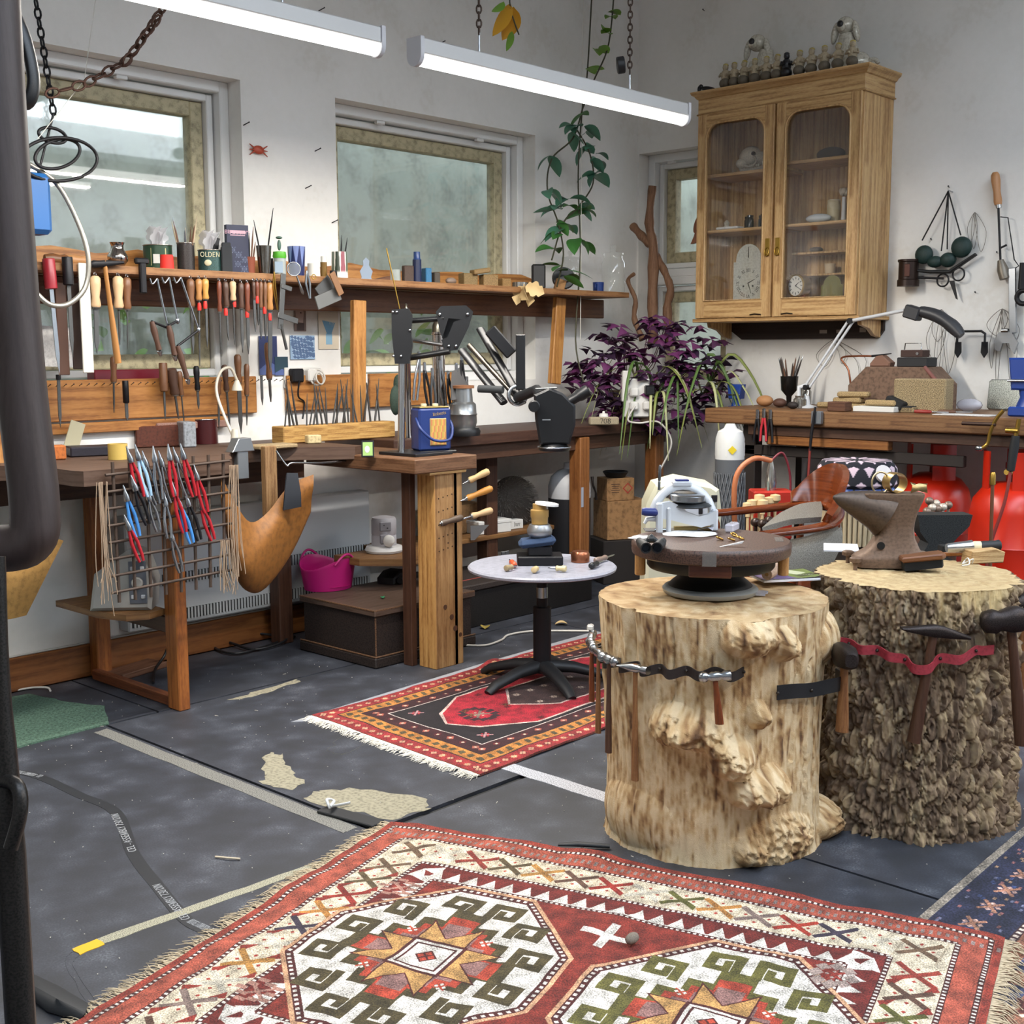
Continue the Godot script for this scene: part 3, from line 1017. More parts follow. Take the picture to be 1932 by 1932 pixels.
func rug_red()->void:
	var im:=Image.create(1400,700,false,Image.FORMAT_RGB8)
	var red:=K("a52230"); var black:=K("201a1d"); var orange:=K("b47638"); var wine:=K("5a1f24")
	im.fill(K("8f2a2c"))
	var r:=RandomNumberGenerator.new()
	r.seed=3
	for i in 44:
		for e in 2:
			motif_x(im,W(20+i*32,26 if e==0 else 674),9,[K("4a1a1e"),K("c07a4a"),K("2a2024")][i % 3],K("d0a080"))
	for i in 22:
		for e in 2:
			motif_x(im,W(26 if e==0 else 1374,20+i*32),9,[K("4a1a1e"),K("c07a4a"),K("2a2024")][i % 3],K("d0a080"))
	rect(im,50,50,1300,600,black)
	rect(im,54,54,1292,592,orange)
	for i in 36:
		for e in 2:
			var c:=W(76+i*35,76 if e==0 else 624)
			fill_poly(im,PackedVector2Array([c+W(-11,12),c+W(-2,-14),c+W(10,-10),c+W(4,14)]),K("4f452e"))
	for i in 17:
		for e in 2:
			var c:=W(76 if e==0 else 1324,76+i*34)
			fill_poly(im,PackedVector2Array([c+W(-12,8),c+W(-4,-12),c+W(12,-6),c+W(6,12)]),K("4f452e"))
	rect(im,98,98,1204,504,black)
	rect(im,102,102,1196,496,K("3a191d"))
	for i in 22:
		for e in 2:
			var c:=W(130+i*54,128 if e==0 else 572)
			fill_poly(im,PackedVector2Array([c+W(-14,0),c+W(0,-12),c+W(14,0),c+W(0,12)]),K("a85a4a") if i % 2==0 else wine)
			rect(im,c.x-4,c.y-4,8,8,K("d8b9a0"))
	for i in 9:
		for e in 2:
			var c:=W(128 if e==0 else 1272,150+i*50)
			fill_poly(im,PackedVector2Array([c+W(-14,0),c+W(0,-12),c+W(14,0),c+W(0,12)]),K("a85a4a") if i % 2==0 else wine)
			rect(im,c.x-4,c.y-4,8,8,K("d8b9a0"))
	rect(im,152,152,1096,396,K("c9b9b0"))
	rect(im,156,156,1088,388,black)
	for k in 2:# red hexagonal field with a pale edge
		var d:=8.0*k
		fill_poly(im,PackedVector2Array([W(200+d,350),W(252+d,262+d),W(400,172+d),W(1000,172+d),W(1148-d,262+d),W(1200-d,350),W(1148-d,438-d),W(1000,528-d),W(400,528-d),W(252+d,438-d)]),K("d0b4a8") if k==0 else red)
	fill_poly(im,PackedVector2Array([W(452,350),W(560,232),W(840,232),W(948,350),W(840,468),W(560,468)]),K("d0b4a8"))
	fill_poly(im,PackedVector2Array([W(462,350),W(565,240),W(835,240),W(938,350),W(835,460),W(565,460)]),K("43302e"))
	for i in 12:
		motif_x(im,W(540+(i % 6)*64,300+(i/6)*100),12,K("8a7466"),K("b7a494"))
	for q in [W(330,350),W(1070,350)]:
		for k in 12:
			var a:=TAU*k/12
			var p:Vector2=q+W(cos(a)*44,sin(a)*52)
			rect(im,p.x-14,p.y-10,28,20,K("3a2026"))
		motif_x(im,q,26,K("7d6a5e"),K("b09a88"))
		rect(im,q.x-12,q.y-4,24,8,K("8b786a"))
	for i in 26:
		var c:=W(r.randf_range(290,1110),r.randf_range(190,510))
		if absf(c.x-700)<250 and absf(c.y-350)<130:continue
		motif_x(im,c,11,K("4a1018") if i % 2==0 else K("6a5a30"),K("701018"))
	for q in [W(215,205),W(215,495),W(1185,205),W(1185,495)]:
		motif_x(im,q,18,K("b98a8c"),K("c02030"))
	weave(im,9,0.5)
	var m:=printed("rug_red_hexagon",im,0.95)
	var nz:=FastNoiseLite.new()
	nz.seed=8; nz.frequency=1.4
	var lift:=func(u:float,v:float)->Vector3:
		var h:=0.005+maxf(0.0,nz.get_noise_2d(u*2.0,v*2.0))*0.01
		h+=0.02*exp(-(pow((u-0.92)/0.06,2)+pow(v/0.12,2)))
		return V(-3.275+u-v*0.05+0.0,h,1.095+v-u*0.018+0.012*sin(u*4.0)*(1.0-v))
	var t:=thing("hexagon_rug","red and black worn rug under the round table with white fringed end","rug")
	part(t,"pile",rug_mesh(1.75,0.85,70,34,lift,0.007),m)
	part(t,"fringe",fringe(func(x:float)->Array:return [lift.call(0.0,x*0.85),V(-1,0,0.05)],460,0.05,5),mat("fringe_white","ded8ca",0.9)).set_meta("kind","stuff")
	solo("rug_underlay",slab([-3.36,1.09,-2.3,1.02,-1.6,1.0,-1.6,1.2,-2.3,1.2,-3.3,1.14],0.0,0.0016),mat("underlay","8d9096",0.7),"thin grey underlay sheet sticking out behind the red rug","underlay")

func rug_blue()->void:
	var im:=Image.create(1000,600,false,Image.FORMAT_RGB8)
	im.fill(K("5a3a34"))
	rect(im,0,0,1000,14,K("8f8476"))
	rect(im,0,14,1000,110,K("2a2c40"))
	var r:=RandomNumberGenerator.new()
	r.seed=6
	for i in 260:
		rect(im,r.randf_range(0,990),r.randf_range(20,118),9,5,[K("8a5a58"),K("6a6a80"),K("3a456a"),K("9a7a60")][i % 4])
	for i in 14:motif_x(im,W(36+i*72,68),18,K("a3735c"),K("c9a090"))
	dotted(im,W(0,130),W(1000,130),12,K("3a2426"),K("c9b9a8"))
	rect(im,0,136,1000,130,K("8a5c48"))
	for i in 10:
		rect(im,20+i*100,160,60,34,K("363d58")); motif_x(im,W(76+i*100,210),24,K("5a2f2a"),K("d0c0a8"))
	dotted(im,W(0,268),W(1000,268),12,K("3a2426"),K("c9b9a8"))
	rect(im,0,276,1000,324,K("2c3352"))
	for i in 40:motif_x(im,W(r.randf_range(0,1000),r.randf_range(290,590)),22,K("8a4a40"),K("c0a890"))
	weave(im,12,0.6)
	var m:=printed("rug_blue_border",im,0.95)
	var lift:=func(u:float,v:float)->Vector3:
		return V(-2.25-u,0.004,3.27+v+u*0.035+maxf(0.0,0.25-u)*-0.1)
	var t:=thing("blue_rug","rust and navy rug with blue border tucked under the large rug","rug")
	part(t,"pile",rug_mesh(1.5,0.9,40,24,lift,0.005),m)

func chain(a:Vector3,b:Vector3,link:float,wire:float)->S:
	var s:=ns()
	var d:=(b-a)
	var n:=int(d.length()/(link*0.78))
	var ax:=d.normalized()
	var side:=ax.cross(V(0.6,0.1,0.8)).normalized()
	for i in n:
		var c:=a+d*((i+0.5)/n)
		var sd:=side if i % 2==0 else ax.cross(side).normalized()
		var pts:=[]
		for k in 10:
			var t:=TAU*k/10
			pts.append(c+ax*cos(t)*link*0.5+sd*sin(t)*link*0.28)
		s.tube(pts,wire,5,1.0,true)
	return s

func strip_light(label:String,x0:float,x1:float,y:float,z:float,energy:float,hung:=true)->Node3D:
	var t:=thing("strip_light",label,"light",V((x0+x1)/2,y,z),0.0,"hanging strip lights")
	var L:=x1-x0
	var body:=mat("lamp_body","b9b8b6",0.35,0.15)
	part(t,"housing",ns().box(V(0,0.022,0),V(L-0.03,0.05,0.062),0.004),body)
	var poly:=PackedVector2Array()
	for k in 13:
		var a:=PI+PI*k/12
		poly.append(W(cos(a)*0.029,sin(a)*0.034))
	part(t,"diffuser_light",ns().prism(poly,L-0.03,Transform3D(Basis(V(0,0,-1),Vector3.UP,V(1,0,0)),V(0,-0.004,0))),glow("led_glow","fbfaf6",2.6))
	var cap:=PackedVector2Array([W(-0.034,0.05),W(0.034,0.05),W(0.034,-0.006)])
	for k in range(1,12):
		var a:=TAU-PI*k/12
		cap.append(W(cos(a)*0.034,-0.006+sin(a)*0.036))
	cap.append(W(-0.034,-0.006))
	for sx in [-1,1]:
		part(t,"end_cap",ns().prism(cap,0.016,Transform3D(Basis(V(0,0,-1),Vector3.UP,V(1,0,0)),V(sx*(L/2-0.008),0,0))),mat("lamp_cap","c2c1c4",0.4))
	if hung:
		for sx in [-0.30,0.255]:
			var foot:=V(sx*L,0.047,0)
			part(t,"hook",ns().tube([foot,foot+V(0.0,0.07,0)],0.004,6),mat("hook_steel","c9ccd0",0.3,0.9))
			part(t,"chain",chain(foot+V(0,0.065,0),foot+V(0,CEIL-y-0.05,0),0.03,0.0032),mat("chain_brown","4a3b32",0.5,0.6))
	var al:=AreaLight3D.new()
	al.name="strip_light_source"
	al.set("area_size",W(L-0.05,0.05))
	al.light_energy=energy
	al.light_color=K("fff8ee")
	al.shadow_enabled=true
	al.set("area_range",20.0)
	t.add_child(al)
	al.position=V(0,-0.045,0)
	al.rotation=V(-PI/2,0,0)
	return t

func build_lamps()->void:
	strip_light("white strip light hung on chains in front of the glazed cabinet",-2.985,-1.46,2.213,1.344,6.0)
	strip_light("white strip light with brushed housing above the left window",-4.66,-3.135,2.213,1.344,6.0)
	strip_light("white strip light hung over the back of the workshop",-4.4,-2.9,2.75,5.6,6.0)
	strip_light("white strip light hung beside the back roof light",-1.6,-0.1,2.75,5.6,6.0)
const ST1:=Vector3(-3.175,0,2.66)
const ST2:=Vector3(-2.685,0,2.985)

func on_stump(c:Vector3,th:float,r:float,y:float)->Vector3:
	return c+V(cos(th)*r,y,sin(th)*r)

func lin(hex:String)->Color:
	return K(hex).srgb_to_linear()

func stump_pale()->void:
	var t:=thing("pale_stump","pale barkless tree stump with knotty burls carrying the turntable","stump",ST1)
	var na:=FastNoiseLite.new(); na.seed=2; na.frequency=2.2; na.fractal_octaves=5
	var nb:=FastNoiseLite.new(); nb.seed=5; nb.frequency=9.0; nb.fractal_octaves=4
	var nk:=FastNoiseLite.new(); nk.seed=9; nk.frequency=5.0; nk.fractal_type=FastNoiseLite.FRACTAL_RIDGED; nk.fractal_octaves=3
	var burls:=[[2.273,0.572,0.17,0.042,0.072,1],[1.949,0.548,0.09,0.035,0.05,1],[2.889,0.345,0.17,0.045,0.06,1],[2.62,0.335,0.18,0.04,0.06,1],[2.40,0.275,0.15,0.045,0.085,1],[2.154,0.379,0.08,0.028,0.05,1],[2.244,0.192,0.13,0.038,0.075,1],[2.02,0.195,0.13,0.042,0.065,1],
		[1.05,0.52,0.25,0.05,0.035,0],[1.02,0.04,0.2,0.045,0.06,1],[2.207,0.035,0.1,0.03,0.03,1],[1.862,0.05,0.3,0.05,0.018,1],[-2.9,0.08,0.4,0.06,0.02,0]]
	var cols:=[lin("4a3121"),lin("83603f"),lin("b18f63"),lin("c9ac82"),lin("d6bf9a")]
	var nx:=FastNoiseLite.new(); nx.seed=33; nx.frequency=26.0; nx.fractal_octaves=4
	var R:=170; var C:=360
	var g:=[]; var cc:=[]
	for i in R+1:
		var y:=0.62*i/R
		var row:=[]; var crow:=[]
		for j in C:
			var th:=TAU*j/C
			var cx:=cos(th); var sx:=sin(th)
			var r:=0.272+0.02*pow(y/0.62,3.0)+0.018*na.get_noise_3d(cx*0.6,y*0.4,sx*0.6)
			r+=0.010*exp(-y/0.03)
			var fib:=nb.get_noise_3d(cx*2.4,y*0.35,sx*2.4)
			r+=0.0045*fib+0.003*nx.get_noise_3d(cx*0.35,y*0.2,sx*0.35)
			var rough:=0.0
			for b in burls:
				var da=wrapf(th-b[0],-PI,PI)/b[2]; var dy:float=(y-b[1])/b[3]
				if dy<0:dy *= 1.25
				var q=da*da+dy*dy
				if q<4.0:
					var k:float=pow(maxf(0.0,1.0-q*0.5),0.7)*0.75+exp(-q)*0.25
					r+=b[4]*k
					if b[5]==1:rough+=k
			r+=minf(rough,1.0)*0.02*(nk.get_noise_3d(cx*1.7,y*5.0,sx*1.7))
			var sp:=wrapf(th-3.33,-PI,PI)
			r -= 0.03*exp(-pow(sp/0.05,2.0))*smoothstep(0.38,0.6,y)
			for ck in [[1.75,0.018,0.25,0.62],[1.58,0.012,0.1,0.5],[2.9,0.01,0.4,0.62],[1.42,0.012,0.05,0.4]]:
				var dc:float=wrapf(th-ck[0]-0.04*na.get_noise_1d(y*5.0+ck[0]),-PI,PI)
				if y>ck[2] and y<ck[3]:r -= 0.012*exp(-pow(dc/ck[1],2.0))
			row.append(V(cx*r,y,sx*r))
			var n1:=nb.get_noise_3d(cx*3.0+7.0,y*0.8,sx*3.0)
			var n2:=na.get_noise_3d(cx*1.8+3.0,y*2.6,sx*1.8)
			var n3:=nk.get_noise_3d(cx*3.0,y*3.2+4.0,sx*3.0)
			var f:=0.66+0.55*n1+0.55*n2-0.25*minf(rough,1.0)*(0.5+n3)+0.35*n3+0.75*nx.get_noise_3d(cx*0.5,y*0.5,sx*0.5)
			f=clampf(f,0.02,0.999)*4.0
			var ci:=int(f)
			crow.append(cols[ci].lerp(cols[mini(ci+1,4)],f-ci))
		g.append(row); cc.append(crow)
	var pm:=painted("stump_wood",0.85,"speck",5.0,0.35)
	part(t,"trunk",ns().grid(g,0.0,true,cc),pm)
	var top:=[]; var tcol:=[]
	for i in 16:
		var k:=i/15.0
		var row:=[]; var crow:=[]
		for j in C/3:
			var e:Vector3=g[R][j*3]
			var q:=V(e.x*k,0.62+0.006*na.get_noise_2d(e.x*k*6.0,e.z*k*6.0)*(1.0 if k<0.99 else 0.0),e.z*k)
			row.append(q)
			var f:=clampf(0.62+0.5*nb.get_noise_2d(q.x*2.0,q.z*2.0)+0.3*na.get_noise_2d(q.x*3.0,q.z*3.0),0.05,0.99)*4.0
			crow.append(cols[int(f)].lerp(cols[mini(int(f)+1,4)],f-int(f)))
		top.append(row); tcol.append(crow)
	part(t,"sawn_top",ns().grid(top,0.0,true,tcol),pm)

func stump_bark()->void:
	var t:=thing("bark_stump","bark covered tree stump carrying the rusty anvil","stump",ST2)
	var na:=FastNoiseLite.new(); na.seed=12; na.frequency=1.2; na.fractal_octaves=3
	var nr:=FastNoiseLite.new(); nr.seed=15; nr.frequency=5.0; nr.fractal_type=FastNoiseLite.FRACTAL_RIDGED; nr.fractal_octaves=4
	var nc:=FastNoiseLite.new(); nc.seed=19; nc.frequency=1.0; nc.noise_type=FastNoiseLite.TYPE_CELLULAR; nc.cellular_return_type=FastNoiseLite.RETURN_DISTANCE2_SUB; nc.fractal_type=FastNoiseLite.FRACTAL_NONE
	var nv:FastNoiseLite=nc.duplicate(); nv.cellular_return_type=FastNoiseLite.RETURN_CELL_VALUE
	var nf:=FastNoiseLite.new(); nf.seed=23; nf.frequency=30.0; nf.fractal_octaves=3
	var bark:=[lin("4a3a2e"),lin("6f5b49"),lin("8f7a62"),lin("ab9674"),lin("8d8478")]
	var wood:=[lin("b08d5e"),lin("cdb07c"),lin("dfc795")]
	var R:=230; var C:=520
	var g:=[]; var cc:=[]
	for i in R+1:
		var y:=0.65*i/R
		var row:=[]; var crow:=[]
		for j in C:
			var th:=TAU*j/C
			var tw:=th+y*0.25
			var cx:=cos(tw); var sx:=sin(tw)
			var r:=0.248+0.02*pow(1.0-y/0.65,4.0)+0.02*na.get_noise_3d(cx,y,sx)
			var rid:=nr.get_noise_3d(cx*2.0,y*1.1,sx*2.0)
			var wx:float=0.5*nr.get_noise_3d(cx*1.2,y*2.0,sx*1.2); var px:=cx*10.0+wx; var py:=y*17.0+0.6*wx; var pz:=sx*10.0-wx
			var plate:float=smoothstep(0.0,0.4,nc.get_noise_3d(px,py,pz)+1.0); var cell:float=nv.get_noise_3d(px,py,pz)
			var da:=wrapf(th-2.15,-PI,PI)
			var bare:=smoothstep(0.0,0.12,(y-0.54)+0.11*exp(-da*da/0.25)-0.1+0.10*na.get_noise_2d(th*5.0,y*3.0))*smoothstep(0.9,0.5,absf(da-0.05))
			r+=(0.012*(rid-0.1)+0.015*plate+0.005*cell+0.003*nf.get_noise_3d(cx,y*1.0,sx))*(1.0-bare)
			r+=bare*(0.002+0.006*nr.get_noise_3d(cx*5.0,y*0.5,sx*5.0))
			row.append(V(cos(th)*r,y,sin(th)*r))
			var f:=clampf(0.45+0.4*nf.get_noise_3d(cx*0.8,y*0.7,sx*0.8)+0.3*na.get_noise_3d(cx*3.0,y*5.0,sx*3.0)+0.22*cell,0.01,0.99)*4.0
			var bc:Color=bark[int(f)].lerp(bark[mini(int(f)+1,4)],f-int(f))
			var wf:=clampf(0.5+0.7*nr.get_noise_3d(cx*5.0,y*0.8,sx*5.0),0.0,0.99)*2.0
			var wc:Color=wood[int(wf)].lerp(wood[mini(int(wf)+1,2)],wf-int(wf))
			crow.append(bc.lerp(wc,bare))
		g.append(row); cc.append(crow)
	var pm:=painted("bark",0.95,"speck",9.0,0.3)
	part(t,"bark",ns().grid(g,0.0,true,cc),pm)
	var top:=[]; var tcol:=[]
	for i in 18:
		var k:=i/17.0
		var row:=[]; var crow:=[]
		for j in C/4:
			var e:Vector3=g[R][j*4]
			var ring:=0.5+0.5*sin(k*70.0+3.0*na.get_noise_2d(e.x*k*4.0,e.z*k*4.0))
			row.append(V(e.x*k,0.65+(0.004*nr.get_noise_2d(e.x*k*4.0,e.z*k*4.0) if k<0.99 else 0.0),e.z*k))
			crow.append(lin("a1845a").lerp(lin("c4ad82"),clampf(ring*0.5+0.4+0.5*nf.get_noise_2d(e.x*k,e.z*k),0,1)))
		top.append(row); tcol.append(crow)
	part(t,"sawn_top",ns().grid(top,0.0,true,tcol),painted("stump_wood"))

func strap(c:Vector3,pts:Array,w:float,m:Material,label:String,rivets:Array=[])->Node3D:
	var t:=thing("leather_strap",label,"strap",c)
	var p:=[]
	for q in pts:p.append(on_stump(Vector3.ZERO,q[0],q[1],q[2]))
	var sp:=spline(p,6)
	var g:=[[],[]]
	for i in sp.size():
		g[0].append(sp[i]+V(0,w/2,0)); g[1].append(sp[i]-V(0,w/2,0))
	var mid:=[]
	for i in sp.size():mid.append(sp[i])
	part(t,"band",ns().grid([g[0],mid,g[1]],0.003),m)
	for i in rivets:
		var q:Array=pts[i]
		part(t,"rivet",ns().ball(on_stump(Vector3.ZERO,q[0],q[1]+0.003,q[2]),Vector3.ONE*0.0045,8,6),mat("rivet","3a332e",0.4,0.7))
	return t

func hammer(label:String,eye:Vector3,down:Vector3,across:Vector3,L:float,head:Array,hr:float,hm:Material,m:Material,group:="hammers hanging in the leather straps",called:="hammer")->Node3D:
	var t:=thing(called,label,"hammer",eye,0.0,group)
	var dn:=down.normalized()
	var ax:=(across-dn*across.dot(dn)).normalized()
	var sd:=ax.cross(dn)
	var pts:=[]
	var rr:=[]
	for k in 9:
		var q:=k/8.0
		pts.append(dn*(L*q-0.01))
		rr.append(hr*(0.75+0.35*q-0.25*sin(PI*clampf(q*1.3,0,1))*(1-q)))
	part(t,"handle",ns().tube(pts,rr,10,0.7),hm)
	var s:=ns()
	var g:=[]
	for h in head:
		var row:=[]
		for k in 12:
			var a:=TAU*(k+0.5)/12
			var sq:=1.0/pow(pow(absf(cos(a)),4)+pow(absf(sin(a)),4),0.25)
			var bend:float=h[3] if h.size()>3 else 0.0
			row.append(ax*h[0]+sd*cos(a)*h[1]*sq-dn*(sin(a)*h[2]*sq+bend))
		g.append(row)
	s.grid(g,0.0,true)
	for e in [0,g.size()-1]:
		var dd:Vector3=ax*(-1.0 if e==0 else 1.0)
		for k in range(1,11):s.tri(g[e][0],g[e][k],g[e][k+1],dd,dd,dd)
	part(t,"head",s,m)
	return t
const BALL:=[[-0.038,0.004,0.004],[-0.036,0.009,0.009],[-0.028,0.0125,0.0125],[-0.019,0.011,0.011],[-0.015,0.007,0.007],[-0.008,0.011,0.011],[0.008,0.011,0.011],[0.015,0.008,0.008],[0.022,0.012,0.012],[0.036,0.012,0.012],[0.038,0.010,0.010]]
const CROSSP:=[[-0.05,0.012,0.002],[-0.03,0.010,0.006],[-0.01,0.010,0.010],[0.008,0.010,0.010],[0.018,0.007,0.007],[0.026,0.010,0.010],[0.04,0.010,0.010]]

func stump_things()->void:
	var brown:=mat("strap_brown","2d2320",0.5,0.0,"worn",20.0)
	var blackl:=M("strap_black")
	var redl:=mat("strap_red","a3333f",0.55,0.0,"cloud",12.0)
	var hick:=mat("hickory","8a5f38",0.5,0.0,"grain_y",9.0)
	var hick2:=mat("hickory_red","7c3f1c",0.35,0.0,"grain_y",9.0)
	var hick3:=mat("hickory_dark","4f3323",0.5,0.0,"grain_y",9.0)
	var steel:=M("steel_bright")
	var forged:=mat("forged","3c3432",0.5,0.7,"worn",14.0)
	var pts:=[]
	var th:=-1.9
	var k:=0
	while th>-4.0:
		pts.append([th,0.292 if k % 2==0 else 0.318,0.475+0.02*sin(th*1.2)-(0.0 if k % 2==0 else 0.006)])
		th -= 0.115
		k+=1
	strap(ST1,pts,0.024,brown,"dark brown leather belt looped round the pale stump holding small hammers",range(0,pts.size(),2))
	strap(ST1,[[2.01,0.291,0.437],[1.85,0.295,0.436],[1.66,0.3,0.43],[1.5,0.318,0.432],[1.3,0.335,0.43],[1.1,0.31,0.43]],0.036,blackl,"wide black leather strap nailed on pale stump holding heavy hammer",[0,2])
	var rp:=[]
	for q in [[-2.2,0.275,0.505],[-2.5,0.292,0.510],[-2.75,0.30,0.500],[-2.95,0.277,0.498],[3.18,0.295,0.492],[3.05,0.275,0.493],[2.92,0.295,0.485],[2.80,0.275,0.478],[2.72,0.30,0.462],[2.60,0.305,0.465],[2.5,0.28,0.487],[2.35,0.30,0.488],[2.18,0.28,0.505],[2.1,0.279,0.503],[1.98,0.279,0.503]]:rp.append(q)
	strap(ST2,rp,0.024,redl,"red leather strap pinned in loops round the bark covered stump",[3,5,7,10,12])
	var dn:=Vector3.DOWN
	var tang:=func(a:float)->Vector3:return V(-sin(a),0,cos(a))
	hammer("ball pein hammer with orange handle hung on stump front beside the burls",on_stump(ST1,2.545,0.325,0.492),V(0.05,-1,0.10),tang.call(2.545)*-1.0+V(0,0.25,0),0.125,BALL,0.0105,hick2,steel)
	hammer("cross pein hammer with light hickory handle in the belt of pale stump",on_stump(ST1,-3.10,0.318,0.487),V(-0.02,-1,0.02),tang.call(-3.1)*-1.0+V(0,0.18,0),0.29,CROSSP,0.0095,hick,steel)
	hammer("ball pein hammer with dark handle in the belt of pale stump",on_stump(ST1,-2.80,0.32,0.49),dn,tang.call(-2.8)+V(0,-0.2,0),0.25,BALL,0.009,hick3,steel)
	hammer("slim planishing hammer with light handle in the belt of pale stump",on_stump(ST1,-2.6,0.318,0.492),dn,tang.call(-2.6)+V(0,-0.2,0),0.22,CROSSP,0.008,hick,steel)
	hammer("round faced chasing hammer with reddish handle behind the pale stump belt",on_stump(ST1,-2.38,0.318,0.495),dn,tang.call(-2.38)+V(0,-0.2,0),0.16,BALL,0.008,hick2,steel)
	hammer("small riveting hammer at the far end of stump belt",on_stump(ST1,-2.15,0.318,0.5),dn,tang.call(-2.15)+V(0,-0.2,0),0.14,CROSSP,0.007,hick,steel)
	hammer("heavy square faced hammer with short brown handle in black strap",on_stump(ST1,1.33,0.34,0.50),V(-0.05,-1,0.02),V(-0.72,-0.25,0.62),0.20,[[-0.06,0.012,0.018],[-0.05,0.022,0.026],[-0.02,0.026,0.028],[0.02,0.026,0.028],[0.05,0.022,0.024],[0.065,0.014,0.016]],0.016,hick,forged)
	hammer("long cross pein raising hammer behind the red strap",V(-2.93,0.559,3.144),V(-0.06,-1,-0.12),V(0.66,-0.22,0.73),0.30,[[-0.082,0.012,0.003,-0.004],[-0.06,0.012,0.007,-0.004],[-0.03,0.013,0.012,-0.002],[0.0,0.015,0.016],[0.02,0.014,0.015],[0.05,0.013,0.011,-0.003],[0.09,0.011,0.004,-0.006]],0.0165,hick3,forged)
	hammer("heavy dark sledge hammer hanging on bark stump beside red strap",V(-2.8,0.586,3.28),V(0.06,-1,0.12),V(0.55,0.35,0.75),0.33,[[-0.07,0.014,0.014],[-0.062,0.026,0.026],[-0.04,0.03,0.03],[-0.025,0.024,0.024],[0.0,0.03,0.032],[0.02,0.03,0.032],[0.04,0.024,0.022],[0.075,0.012,0.014]],0.018,hick3,forged)
	hammer("grey sledge hammer hanging behind the heavy dark one on bark stump",V(-2.62,0.591,3.242),V(0.05,-1,0.0),V(0.6,0.5,0.6),0.33,[[-0.07,0.014,0.014],[-0.06,0.026,0.026],[-0.03,0.028,0.028],[0.03,0.028,0.03],[0.06,0.026,0.026],[0.07,0.014,0.014]],0.016,hick,forged)
	turntable()
	anvil()

